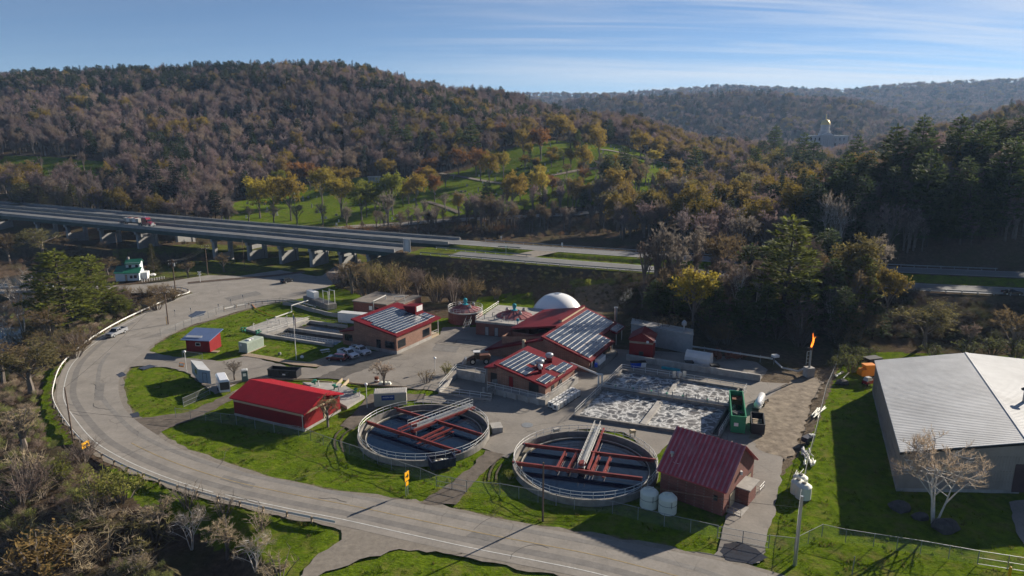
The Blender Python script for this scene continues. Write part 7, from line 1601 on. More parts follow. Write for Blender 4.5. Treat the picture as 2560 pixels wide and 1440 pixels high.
def graves():
    rng = random.Random(21); mats = [M['granite'], M['concrete'], M['white_paint'], M['stone']]; mes = []
    for k in range(6):
        m = MB(mats[k % 4]); h = [1.0, .9, 1.2, .8, 1.9, 2.6][k]; w = [1.1, .9, .7, 1.3, .6, .7][k]
        m.rbox((0, 0, .12), w + .3, .6, .24); m.rbox((0, 0, h / 2 + .2), w, .28, h)
        if k >= 4: m.add([(-w / 2, -.14, h + .2), (w / 2, -.14, h + .2), (w / 2, .14, h + .2), (-w / 2, .14, h + .2), (0, 0, h + .7)], [(0, 1, 4), (1, 2, 4), (2, 3, 4), (3, 0, 4)])
        mes.append(m.mesh('gravestone'))
    n = 0; LB_ = {0: 'squat grey granite gravestone on the green cemetery slope', 1: 'small weathered grey gravestone on the green cemetery slope', 2: 'white upright gravestone on the green cemetery slope', 3: 'wide dark gravestone on the green cemetery slope', 4: 'slim grey obelisk gravestone on the green cemetery slope', 5: 'tall grey obelisk monument on the green cemetery slope'}
    while n < 210:
        x, y = rng.uniform(-160, 150), rng.uniform(325, 600)
        if not inside(np.array([x]), np.array([y]), CEM)[0]: continue
        if y > 450 and rng.random() < .5: continue
        row = round(y / 7) * 7 + math.sin(x * .05) * 2; z = hz1(x, row); k = rng.choices(range(6), [5, 5, 4, 3, 1.5, .8])[0]
        o = bpy.data.objects.new('gravestone', mes[k]); COL.objects.link(o); o.location = (x, row, z - .05); o.rotation_euler = (0, 0, rng.uniform(-.25, .25) + .3); tag(o, LB_[k], 'gravestone', 'gravestones in the cemetery'); n += 1
    q = G(936, 458); t = thing('cemetery_vault', 'small bluish cemetery vault among the yellow trees', 'vault', q); m = MB(M['trailer_blue']); m.rbox(q + Vector((0, 0, 1.8)), 7, 4, 3.6); m.build('wall', t); r = MB(M['granite']); r.rbox(q + Vector((0, 0, 3.8)), 8, 5, .5); r.build('roof', t); c = MB(M['granite']); [c.tube([q + Vector((s, -2.2, 0)), q + Vector((s, -2.2, 3.6))], .25, 7) for s in (-3, -1, 1, 3)]; c.build('columns', t)
    q = G(138, 367); t = thing('roadside_shed', 'long low white-roofed shed at the edge of the left hill field', 'shed', q); m = MB(M['dark_concrete']); m.rbox(q + Vector((0, 0, 1.3)), 12, 4, 2.6); m.build('wall', t); r = MB(M['white_metal_roof']); r.rbox(q + Vector((0, 0, 2.7)), 13, 5, .3); r.build('roof', t)
graves()
# ================================================================ trees
def qb(p0, p1, p2, n):
    return [p0 * (1 - t) ** 2 + p1 * 2 * t * (1 - t) + p2 * t * t for t in [k / n for k in range(n + 1)]]
def rv(rng, s=1.0):
    while True:
        v = Vector((rng.uniform(-1, 1), rng.uniform(-1, 1), rng.uniform(-1, 1)))
        if .05 < v.length < 1: return v.normalized() * s
def gen_decid(seed, H=14., W=9., limbs=13, subs=5, twigs=6, leaf=0, ls=.5, base=.3, bark=None, stems=1, twig_w=.05, low=.24, thick=1.0, up=.2):
    "returns (wood mesh, crown mesh); crown = fine twigs and small leaves"
    rng = random.Random(seed); wd = MB(bark or M['bark']); cr = MB(M['leaf']); C = Vector((0, 0, H * (.5 + low * .5))); rx, rz_ = W / 2, H * (.5 - low * .5)
    starts = []
    for s in range(stems):
        a = 2 * math.pi * s / max(1, stems) + rng.random(); lean = (0 if stems == 1 else W * .2); top = Vector((math.cos(a) * lean, math.sin(a) * lean, H * .62)); p = qb(Vector((math.cos(a) * .15 * (stems > 1), math.sin(a) * .15 * (stems > 1), -.3)), Vector((math.cos(a) * lean * .3, math.sin(a) * lean * .3, H * .35)), top, 5)
        p = [q + rv(rng, .12) * (i > 0) for i, q in enumerate(p)]; r0 = H * .019 * thick / math.sqrt(stems); wd.tube(p, [r0 * (1.25 - .95 * k / 5) for k in range(6)], 6, False); starts.append(p)
    def pt_on(rmin, rmax):
        d = rv(rng)
        if d.z < -.35: d.z *= -.6
        f = rng.uniform(rmin, rmax); return C + Vector((d.x * rx * f, d.y * rx * f, d.z * rz_ * f))
    def leaf_at(q, n, spread):
        for _ in range(n):
            c = q + rv(rng, spread * rng.random()); u = rv(rng, ls * rng.uniform(.5, 1)); v = rv(rng, ls * rng.uniform(.35, .8)); cr.add([c - u * .5, c + v * .5, c + u * .5, c - v * .5], [(0, 1, 2, 3)])
    for i in range(limbs):
        p = starts[i % stems]; t = base + (1 - base) * (i + rng.random()) / limbs; k = min(int(t * 5), 4); s = p[k].lerp(p[k + 1], t * 5 - k)
        T = pt_on(.62, .95)
        if T.z < s.z + .4: T.z = s.z + .4 + rng.random()
        L = qb(s, s.lerp(T, .5) + Vector((0, 0, .12 * (T - s).length)) + rv(rng, .3), T, 4); r = H * .0085 * thick * (1.15 - .5 * t); wd.tube(L, [r * (1 - .8 * q / 4) + .012 for q in range(5)], 4, False)
        for j in range(subs):
            tt = rng.uniform(.35, 1); k2 = min(int(tt * 4), 3); s2 = L[k2].lerp(L[k2 + 1], tt * 4 - k2); d = (T - s).normalized() * .5 + rv(rng, .8) + Vector((0, 0, .25)); T2 = s2 + d.normalized() * (W * .2 * rng.uniform(.6, 1.2))
            e = T2 - C; f = math.sqrt((e.x / rx) ** 2 + (e.y / rx) ** 2 + (e.z / rz_) ** 2)
            if f > 1.05: T2 = C + e / f * 1.03
            wd.tube([s2, s2.lerp(T2, .5) + rv(rng, .15), T2], [.035 + r * .25, .03, .012], 3, False)
            for q in range(twigs):
                s3 = s2.lerp(T2, rng.uniform(.3, 1)); dd = ((T2 - s2).normalized() * .6 + rv(rng, .8) + Vector((0, 0, up))).normalized(); l = W * .11 * rng.uniform(.5, 1.2); w = dd.cross(rv(rng)).normalized() * twig_w; e = s3 + dd * l
                cr.add([s3 - w, s3 + w, e], [(0, 1, 2)])
                m = s3.lerp(e, .45); d3 = (dd + rv(rng, .7)).normalized() * l * .6; cr.add([m - w * .7, m + w * .7, m + d3], [(0, 1, 2)])
                if leaf: leaf_at(e, leaf, l * .6)
    return wd, cr
def gen_pine(seed, H=20., W=10., whorls=17, per=6, bare=.16, droop=0.0, narrow=.75, tuft=.75, dens=1.0, bark=None):
    rng = random.Random(seed); wd = MB(bark or M['pine_bark']); cr = MB(M['leaf']); sway = [Vector((rng.uniform(-.25, .25), rng.uniform(-.25, .25), H * k / 6)) if k else Vector((0, 0, -.4)) for k in range(7)]
    wd.tube(sway, [H * .017 * (1.1 - k / 6) + .02 for k in range(7)], 6, False)
    at = lambda z: sway[min(int(z / H * 6), 5)].lerp(sway[min(int(z / H * 6), 5) + 1], z / H * 6 - min(int(z / H * 6), 5))
    for i in range(whorls):
        t = bare + (1 - bare) * (i + rng.uniform(-.3, .3)) / whorls; t = min(max(t, .05), .985); z = t * H; x = (t - bare) / (1 - bare); L0 = W / 2 * ((1 - x) ** narrow * .95 + .06) * (1 if x > .12 else .75)
        for j in range(per):
            a = 2 * math.pi * (j + rng.uniform(-.35, .35)) / per + i * 2.4; L = L0 * rng.uniform(.55, 1.15); s = at(z); up = L * (rng.uniform(-.05, .22) - droop); d = Vector((math.cos(a), math.sin(a), 0)); e = s + d * L + Vector((0, 0, up + .12 * L * x)); m = s.lerp(e, .55) - Vector((0, 0, L * .06 * (1 + 2 * droop)))
            path = qb(s, m, e, 4); wd.tube(path, [.05 + .006 * L - .012 * k for k in range(5)], 3, False)
            n = max(3, int(L * 2.3 * dens)); side = Vector((-d.y, d.x, 0))
            for k in range(n):
                u = .28 + .74 * (k + rng.random()) / n; u = min(u, 1); k2 = min(int(u * 4), 3); q = path[k2].lerp(path[k2 + 1], u * 4 - k2); wspread = L * .26 * math.sin(math.pi * min(1, u * .75 + .2)); q = q + side * rng.uniform(-wspread, wspread) + Vector((0, 0, rng.uniform(-.12, .22)))
                for _ in range(3):
                    dd = (d * rng.uniform(.2, 1.0) + side * rng.uniform(-.9, .9) + Vector((0, 0, rng.uniform(-.15, .55)))).normalized() * tuft * rng.uniform(.7, 1.3); w = (dd.cross(Vector((0, 0, 1))).normalized() * .8 + rv(rng, .5)) * tuft * .24; cr.add([q - w * .6, q + dd * .55 - w, q + dd, q + dd * .55 + w], [(0, 1, 2, 3)])
    tp = Vector((sway[6].x, sway[6].y, H))
    for _ in range(10): d = (rv(rng, .6) + Vector((0, 0, .9))).normalized() * tuft; w = rv(rng, tuft * .2); cr.add([tp - w, tp + d, tp + w], [(0, 1, 2)])
    return wd, cr
def gen_shrub(seed, H=3., W=3.5, stems=14, twigs=9, leaf=0, ls=.25, tw=.035):
    rng = random.Random(seed); wd = MB(M['bark']); cr = MB(M['leaf'])
    for i in range(stems):
        a = rng.uniform(0, 6.28); rr = W / 2 * math.sqrt(rng.random()); T = Vector((math.cos(a) * rr, math.sin(a) * rr, H * (1 - .45 * (rr / (W / 2)) ** 2) * rng.uniform(.7, 1))); s = Vector((math.cos(a) * rr * .25, math.sin(a) * rr * .25, -.2)); p = qb(s, s.lerp(T, .5) + Vector((0, 0, H * .12)), T, 4); wd.tube(p, [.06, .05, .04, .025, .012], 3, False)
        for j in range(twigs):
            t = rng.uniform(.3, 1); k = min(int(t * 4), 3); q = p[k].lerp(p[k + 1], t * 4 - k); d = (rv(rng, .8) + Vector((0, 0, .7))).normalized() * H * rng.uniform(.15, .4); w = d.cross(rv(rng)).normalized() * tw; cr.add([q - w, q + w, q + d], [(0, 1, 2)])
            if leaf:
                for _ in range(leaf): c = q + d * rng.uniform(.4, 1.05) + rv(rng, .2); u = rv(rng, ls * rng.uniform(.5, 1)); v = rv(rng, ls * .6); cr.add([c - u * .5, c + v * .5, c + u * .5, c - v * .5], [(0, 1, 2, 3)])
    return wd, cr
# reference sizes: every mesh is made at its own H, W and scaled per tree
KIND = {}
def reg(kind, gens, H, W):
    KIND[kind] = dict(H=H, W=W, v=[])
    for g in gens:
        wd, cr = g; KIND[kind]['v'].append((wd.mesh(kind + '_trunk'), cr.mesh(kind + '_crown')))
reg('bud', [gen_decid(10 + i, 14, 10, 16, 7, 6, 6, .62, .28) for i in range(4)], 14, 10)        # leafing-out crowns
reg('thin', [gen_decid(20 + i, 15, 8, 15, 7, 8, 2, .42, .3, twig_w=.06) for i in range(4)], 15, 8)           # hazy buds
reg('bare', [gen_decid(30 + i, 14, 7, 16, 8, 13, 0, .4, .2, twig_w=.042, up=.9, low=.3) for i in range(4)], 14, 7)
reg('tall', [gen_decid(40 + i, 18, 5.5, 15, 7, 11, 0, .4, .3, twig_w=.042, up=1.1, low=.34) for i in range(3)], 18, 5.5)
reg('birch', [gen_decid(50 + i, 14, 9, 16, 8, 14, 0, .3, .3, M['birch_bark'], 3, .024, .32, .6, 1.1) for i in range(2)], 14, 9)
reg('pine', [gen_pine(60 + i, 20, 12.5, 18, 7, tuft=.95, dens=1.5, narrow=.6) for i in range(4)], 20, 12.5)
reg('spruce', [gen_pine(70 + i, 18, 7, 24, 7, .05, .14, .95, .6, 1.2) for i in range(3)], 18, 7)
reg('shrub', [gen_shrub(80 + i, 3, 3.6) for i in range(4)], 3, 3.6)
reg('leafy_shrub', [gen_shrub(90 + i, 3, 3.4, 14, 9, 4, .28) for i in range(3)], 3, 3.4)
reg('thicket', [gen_shrub(95 + i, 4.5, 5.0, 30, 14, 0, .2, .03) for i in range(3)], 4.5, 5.0)
NAMES = {'bud': ('budding_tree', 'tree'), 'thin': ('budding_tree', 'tree'), 'bare': ('bare_tree', 'tree'), 'tall': ('bare_tree', 'tree'), 'birch': ('birch_tree', 'tree'), 'pine': ('pine_tree', 'pine tree'), 'spruce': ('spruce_tree', 'spruce tree'), 'shrub': ('bare_shrub', 'shrub'), 'leafy_shrub': ('leafy_shrub', 'shrub'), 'thicket': ('bare_thicket', 'shrub')}
TREES = []                     # (object, group key, pixel x)
TRNG = random.Random(77)
def plant(kind, p, H, W=None, tint=(.1, .1, .05), key='', lean=(0, 0)):
    k = KIND[kind]; v = TRNG.choice(k['v']); W = W or H * k['W'] / k['H']; nm, cat = NAMES[kind]
    t = thing(nm, '', cat, p); t.rotation_euler = (lean[0], lean[1], TRNG.uniform(0, 6.28)); t.scale = (W / k['W'], W / k['W'], H / k['H'])
    for n_, me in (('trunk', v[0]), ('crown', v[1])):
        o = bpy.data.objects.new(n_, me); COL.objects.link(o); o.parent = t; j = TRNG.uniform(.85, 1.15); o.color = (*[c * j for c in tint], 1)
    TREES.append((t, key, proj(p.x, p.y, p.z)[0])); return t
GOLD, YEL, LIME, RUST, BROWN, GREY, PURP = (.29, .21, .04), (.36, .29, .05), (.21, .225, .035), (.25, .125, .045), (.19, .14, .075), (.24, .205, .175), (.165, .125, .11)
TAN = (.4, .33, .23)
PINE, DPINE, SPR, LPINE, WILLOW = (.085, .115, .036), (.055, .08, .03), (.03, .052, .026), (.2, .225, .045), (.13, .13, .04)
def at_px(kind, px, pb, pt, tint, key, W=None, ws=None, lean=(0, 0)):
    "tree whose foot shows at (px, pb) and top at row pt"
    p = G(px, pb); H = max(1.2, zat(px, pt, p.y) - p.z); W_ = None if ws is None else ws / F * math.hypot(p.x, p.y, p.z - CH)
    return plant(kind, p, H, W_, tint, key, lean)
# ---- cemetery
for x, b, t, tint, ws in [(651, 546, 456, YEL, 62), (686, 542, 456, YEL, 52), (728, 552, 450, GOLD, 58), (806, 513, 430, YEL, 48), (845, 482, 428, GOLD, 52), (872, 480, 426, GOLD, 48), (855, 545, 452, YEL, 72), (904, 551, 468, LIME, 56), (917, 545, 464, LIME, 40), (964, 452, 405, GOLD, 42), (982, 540, 442, LIME, 56), (1041, 520, 446, GOLD, 52), (958, 449, 404, GOLD, 30), (939, 545, 472, LIME, 40),
    (1223, 463, 392, GOLD, 40), (1259, 449, 386, YEL, 32), (1308, 400, 334, GOLD, 40), (1392, 358, 296, GOLD, 46), (1420, 358, 312, GOLD, 40), (1498, 410, 326, GOLD, 46), (1600, 400, 340, GOLD, 40), (1378, 421, 385, GOLD, 32), (1459, 449, 375, GOLD, 42), (1427, 425, 376, GOLD, 34), (1354, 456, 418, YEL, 34), (1350, 514, 435, YEL, 46), (1280, 530, 442, GOLD, 56), (1357, 527, 492, YEL, 34), (1310, 530, 503, LIME, 30), (1234, 361, 318, GOLD, 28), (1529, 485, 424, GOLD, 36), (1640, 410, 352, GOLD, 34), (1680, 405, 360, GOLD, 34)]:
    at_px('bud', x, b, b - (b - t) * 1.18, tint, 'cem_gold', ws=ws * 1.25)
for i in range(20):
    x = TRNG.uniform(610, 1640); b = TRNG.uniform(400, 540) - max(0, x - 900) * .03
    p = G(x, b)
    if inside(np.array([p.x]), np.array([p.y]), CEM)[0]: h = TRNG.uniform(46, 74) * (b / 500) ** 1.5; at_px('bud' if i % 4 else 'thin', x, b, b - h, TRNG.choice([GOLD, LIME, YEL, BROWN, RUST]), 'cem_gold', ws=h * TRNG.uniform(.62, .85))
for i in range(10):
    x = TRNG.uniform(1230, 1650); b = TRNG.uniform(362, 450)
    p = G(x, b)
    if inside(np.array([p.x]), np.array([p.y]), CEM)[0]: h = TRNG.uniform(34, 56); at_px('bud' if i % 3 else 'thin', x, b, b - h, TRNG.choice([GOLD, LIME, YEL, BROWN]), 'cem_upper', ws=h * TRNG.uniform(.6, .85))
for x, b, t, ws in [(746, 480, 410, 58), (776, 478, 414, 42), (1087, 506, 446, 38), (1146, 442, 376, 44), (1202, 453, 378, 46), (1352, 404, 326, 52), (1255, 365, 315, 30), (1190, 440, 392, 40), (1075, 450, 400, 40)]: at_px('bud', x, b, b - (b - t) * 1.15, RUST, 'cem_rust', ws=ws * 1.2)
for x, b, t, ws in [(623, 556, 514, 40), (685, 557, 510, 42), (743, 563, 503, 40), (808, 570, 503, 44), (867, 572, 505, 40), (971, 582, 470, 46), (1045, 590, 512, 56), (1113, 530, 480, 46), (1114, 468, 430, 30), (1230, 548, 487, 36), (1420, 516, 428, 32), (1400, 512, 436, 30), (1505, 506, 436, 30), (1600, 537, 492, 36), (560, 530, 492, 52), (530, 520, 470, 50), (1560, 440, 380, 36)]: at_px('bare', x, b, t, GREY, 'cem_bare', ws=ws)
for x, b, t, k, ws in [(1051, 428, 326, 'spruce', 50), (956, 374, 312, 'pine', 30), (1020, 395, 312, 'pine', 40), (1111, 375, 305, 'pine', 44), (1178, 408, 294, 'pine', 56), (988, 380, 287, 'pine', 38), (1325, 465, 375, 'spruce', 38), (1427, 372, 342, 'spruce', 34), (1459, 528, 470, 'pine', 36), (1560, 500, 440, 'pine', 60), (1150, 400, 320, 'pine', 40), (1085, 395, 330, 'pine', 40), (1445, 385, 325, 'pine', 30)]: at_px(k, x, b, t, PINE if k == 'pine' else SPR, 'cem_conifer', ws=ws)
# ---- river bank behind the highway
for i in range(58):
    x = TRNG.uniform(900, 1660); b = TRNG.uniform(565, 592) - (x - 900) * .01; at_px(TRNG.choice(['thin', 'bare', 'bare', 'tall']), x, b, b - TRNG.uniform(42, 92) * (1 if x > 1150 else .7), TRNG.choice([BROWN, PURP, GREY]), 'bank_bare')
for i in range(16): x = TRNG.uniform(700, 1250); at_px('thicket', x, 588, 560, TRNG.choice([BROWN, RUST, PURP]), 'bank_thicket', ws=TRNG.uniform(50, 80))
# ---- wood right of the cemetery
for i in range(64):
    x = TRNG.uniform(1480, 2030); u = TRNG.random(); b = 600 - u * 140 - max(0, (1650 - x)) * .12; h = TRNG.uniform(65, 100); k = TRNG.choice(['thin', 'thin', 'bud', 'bud', 'bare', 'pine']); at_px(k, x, b, b - h * (1.2 if k == 'pine' else 1), {'thin': TRNG.choice([(.24, .19, .06), BROWN]), 'bud': TRNG.choice([GOLD, (.22, .19, .06), (.26, .19, .06)]), 'bare': GREY, 'tall': PURP, 'pine': PINE}[k], 'wood_pine' if k == 'pine' else 'wood_mix')
# ---- right-hand hill
for i in range(64):
    x = TRNG.uniform(2020, 2620); u = TRNG.random() ** 1.3; b = 640 - u * 170 - (x - 2000) * .05; k = TRNG.choice(['pine', 'pine', 'pine', 'bare', 'thin', 'tall']); h = TRNG.uniform(120, 165) if k == 'pine' else TRNG.uniform(85, 120); at_px(k, x, b, b - h * (1 - .25 * u), {'pine': TRNG.choice([PINE, DPINE]), 'bare': PURP, 'thin': BROWN, 'tall': GREY}[k], 'hill_pine' if k == 'pine' else 'hill_bare')
for x, b, t in [(2100, 560, 385), (2300, 600, 380), (2400, 560, 395), (2500, 590, 350), (2540, 520, 330), (2220, 500, 315), (2130, 480, 340), (2000, 470, 335), (1930, 430, 318), (1885, 440, 370), (2290, 470, 292), (2380, 470, 290), (2440, 480, 300), (1840, 460, 395)]: at_px('pine', x, b, t, PINE, 'hill_pine')
# ---- knoll between works and highway
for x, b, t, k, tint, ws, key in [(1960, 790, 545, 'pine', LPINE, 190, 'knoll_pine'), (1870, 740, 612, 'pine', PINE, 110, 'knoll_pine'), (2062, 700, 572, 'pine', PINE, 100, 'knoll_pine'), (2150, 770, 640, 'pine', LPINE, 100, 'knoll_pine'), (1930, 720, 600, 'pine', PINE, 120, 'knoll_pine'), (2075, 790, 650, 'pine', PINE, 90, 'knoll_pine'),
    (1730, 830, 660, 'bud', YEL, 120, 'knoll_leaf'), (2112, 760, 588, 'bud', (.15, .125, .045), 140, 'knoll_leaf'), (2215, 800, 662, 'bud', (.2, .15, .04), 75, 'knoll_leaf'), (2310, 868, 742, 'thin', (.16, .14, .055), 118, 'knoll_leaf'), (2150, 860, 770, 'thin', BROWN, 90, 'knoll_leaf'), (1790, 760, 690, 'bud', (.17, .15, .05), 60, 'knoll_leaf'), (1700, 730, 650, 'thin', BROWN, 70, 'knoll_leaf'),
    (1640, 760, 528, 'tall', GREY, 70, 'knoll_bare'), (1665, 740, 545, 'tall', GREY, 70, 'knoll_bare'), (1610, 760, 570, 'tall', PURP, 60, 'knoll_bare'), (1690, 780, 560, 'tall', GREY, 64, 'knoll_bare'), (1740, 700, 560, 'bare', GREY, 90, 'knoll_bare'), (1790, 720, 590, 'bare', BROWN, 80, 'knoll_bare'), (1850, 650, 520, 'bare', GREY, 80, 'knoll_bare'), (2530, 895, 760, 'bare', BROWN, 90, 'knoll_bare'), (2420, 880, 800, 'bare', PURP, 40, 'knoll_bare'), (2000, 860, 740, 'bare', PURP, 90, 'knoll_bare'), (1840, 800, 650, 'birch', PURP, 60, 'knoll_bare'), (1890, 780, 660, 'birch', PURP, 60, 'knoll_bare'), (2060, 640, 480, 'birch', GREY, 70, 'knoll_bare'), (2090, 650, 490, 'birch', GREY, 60, 'knoll_bare'), (2180, 640, 520, 'tall', GREY, 50, 'knoll_bare')]: at_px(k, x, b, t, tint, key, ws=ws)
for i in range(46):
    x = TRNG.uniform(1600, 2190); b = TRNG.uniform(690, 800); at_px(TRNG.choice(['tall', 'bare', 'bare', 'thin']), x, b, b - TRNG.uniform(85, 140), TRNG.choice([GREY, PURP, PURP, BROWN]), 'knoll_bare')
for x, b, t in [(1680, 800, 690), (1780, 830, 700), (1850, 850, 720), (1910, 850, 710), (2010, 840, 700), (2100, 850, 720), (1640, 790, 700), (2180, 850, 760)]: at_px('pine', x, b, t, PINE, 'knoll_pine', ws=85)
at_px('birch', 2075, 840, 700, GREY, 'knoll_bare', ws=50, lean=(0, .45))
for i in range(30): x = TRNG.uniform(1600, 2180); b = TRNG.uniform(780, 868) + (x - 1600) * .02; at_px(TRNG.choice(['thicket', 'thicket', 'leafy_shrub']), x, b, b - TRNG.uniform(38, 70), TRNG.choice([PURP, BROWN, (.07, .065, .035)]), 'knoll_thicket', ws=TRNG.uniform(60, 95))
for x, b, t, ws in [(2130, 930, 880, 60), (2105, 905, 860, 60), (2160, 905, 865, 60), (2085, 925, 890, 40), (2420, 890, 850, 70), (2480, 890, 845, 70), (2540, 900, 850, 80), (2330, 890, 860, 60)]: at_px('leafy_shrub', x, b, t, (.09, .10, .035), 'ware_shrub', ws=ws)
# ---- embankment shrubs near the bridge end
for x, b, t, k, tint, ws in [(880, 735, 640, 'bare', BROWN, 80), (920, 745, 650, 'thicket', BROWN, 90), (960, 740, 655, 'leafy_shrub', (.15, .13, .05), 80), (1000, 745, 660, 'thicket', BROWN, 90), (1045, 750, 670, 'bare', PURP, 70), (1090, 755, 672, 'thicket', BROWN, 80), (1135, 755, 680, 'thicket', PURP, 80), (1180, 755, 685, 'thicket', BROWN, 80), (850, 720, 660, 'thicket', PURP, 60), (930, 700, 640, 'thicket', (.13, .11, .05), 70), (985, 700, 650, 'thicket', BROWN, 70), (1040, 705, 665, 'thicket', PURP, 70), (1240, 750, 715, 'shrub', BROWN, 40), (1470, 720, 695, 'leafy_shrub', LIME, 16), (1320, 745, 732, 'leafy_shrub', LIME, 16)]: at_px(k, x, b, t, tint, 'emb_shrub', ws=ws)
# ---- left of the road: pines, riverside thickets
at_px('pine', 168, 830, 628, LPINE, 'left_pine', ws=165); at_px('pine', 240, 795, 640, LPINE, 'left_pine', ws=120); at_px('pine', 300, 790, 738, LPINE, 'left_pine', ws=70); at_px('spruce', 385, 690, 610, (.075, .07, .02), 'left_pine', ws=42)
for x, b, t, k, tint, ws, key in [(60, 830, 672, 'birch', GREY, 90, 'left_bare'), (15, 860, 745, 'birch', GREY, 70, 'left_bare'), (80, 985, 838, 'thin', (.15, .13, .06), 150, 'left_bare'), (60, 1130, 1010, 'tall', TAN, 90, 'left_bare'), (130, 870, 760, 'bare', BROWN, 80, 'left_bare'), (10, 960, 850, 'thin', BROWN, 120, 'left_bare'), (110, 650, 560, 'thin', (.15, .14, .06), 90, 'left_bare'), (25, 660, 575, 'thin', BROWN, 60, 'left_bare'), (160, 640, 590, 'thin', BROWN, 60, 'left_bare'), (560, 680, 630, 'bare', BROWN, 40, 'left_bare'), (470, 695, 650, 'bare', BROWN, 40, 'left_bare'), (270, 690, 640, 'thin', BROWN, 50, 'left_bare'), (60, 1190, 1100, 'shrub', TAN, 80, 'left_bare')]: at_px(k, x, b, t, tint, key, ws=ws)
for i in range(16): x = TRNG.uniform(250, 440); b = TRNG.uniform(745, 800) - (x - 250) * .12; at_px('thicket', x, b, b - TRNG.uniform(28, 45), TRNG.choice([BROWN, PURP]), 'junction_thicket', ws=TRNG.uniform(50, 75))
for i in range(16): x = TRNG.uniform(20, 215); b = TRNG.uniform(840, 930) - max(0, x - 120) * .4; at_px('thicket', x, b, b - TRNG.uniform(35, 60), TRNG.choice([BROWN, PURP, (.12, .105, .05)]), 'bank_scrub', ws=TRNG.uniform(60, 90))
for i in range(22):
    x = TRNG.uniform(0, 420); lo = 1200 + max(0, x - 60) * .45; b = TRNG.uniform(lo, 1440); at_px('shrub', x, b, b - TRNG.uniform(38, 62), TRNG.choice([TAN, GREY, TAN, (.3, .27, .12)]), 'corner_scrub', ws=TRNG.uniform(70, 120))
for x, b, t, k, tint, ws in [(100, 1450, 1345, 'leafy_shrub', (.22, .15, .06), 170), (240, 1250, 1175, 'leafy_shrub', (.22, .22, .06), 110), (310, 1255, 1185, 'leafy_shrub', (.22, .22, .06), 100), (150, 1200, 1150, 'leafy_shrub', (.14, .15, .03), 70), (50, 1260, 1150, 'thicket', PURP, 150), (400, 1350, 1245, 'bare', TAN, 90), (480, 1375, 1265, 'birch', GREY, 90), (570, 1400, 1300, 'bare', TAN, 100), (640, 1430, 1330, 'birch', TAN, 100), (700, 1445, 1370, 'shrub', TAN, 100), (210, 1160, 1095, 'thicket', PURP, 80), (270, 1410, 1320, 'shrub', TAN, 120), (470, 1275, 1190, 'shrub', GREY, 70), (560, 1300, 1230, 'shrub', GREY, 70), (650, 1325, 1265, 'shrub', TAN, 70)]: at_px(k, x, b, t, tint, 'corner_scrub', ws=ws)
# ---- single trees in the works
at_px('birch', 2335, 1308, 1085, (.34, .27, .21), 'single_a', ws=190)
at_px('bare', 960, 968, 900, (.38, .31, .26), 'single_b', ws=68); at_px('bare', 587, 950, 898, GREY, 'single_c', ws=52); at_px('bare', 820, 1068, 985, BROWN, 'single_d', ws=70); at_px('shrub', 1066, 958, 914, BROWN, 'single_e', ws=46); at_px('leafy_shrub', 1118, 936, 906, (.16, .15, .05), 'single_f', ws=38); at_px('leafy_shrub', 1275, 1198, 1180, LIME, 'single_g', ws=40)
# ---- foot of the left hill, individually
for x, b, t, k, tint, ws, key in [(400, 520, 410, 'spruce', SPR, 70, 'lhill_conifer'), (440, 522, 405, 'spruce', SPR, 64, 'lhill_conifer'), (470, 520, 412, 'spruce', DPINE, 64, 'lhill_conifer'), (365, 525, 440, 'spruce', SPR, 60, 'lhill_conifer'), (100, 520, 462, 'spruce', WILLOW, 60, 'lhill_conifer'), (150, 525, 466, 'spruce', WILLOW, 60, 'lhill_conifer'), (185, 528, 462, 'spruce', WILLOW, 60, 'lhill_conifer'), (60, 520, 458, 'pine', WILLOW, 60, 'lhill_conifer'), (350, 545, 505, 'spruce', SPR, 40, 'lhill_conifer'), (510, 548, 508, 'spruce', SPR, 34, 'lhill_conifer'), (295, 535, 463, 'bare', GREY, 90, 'lhill_bare'), (500, 525, 462, 'bare', GREY, 56, 'lhill_bare'), (430, 545, 502, 'bare', PURP, 60, 'lhill_bare')]: at_px(k, x, b, t, tint, key, ws=ws)
for i in range(26): x = TRNG.uniform(-40, 590); b = TRNG.uniform(430, 520); at_px(TRNG.choice(['bare', 'thin', 'thin', 'tall']), x, b, b - TRNG.uniform(50, 75), TRNG.choice([PURP, BROWN, BROWN, GOLD]), 'lhill_bare')
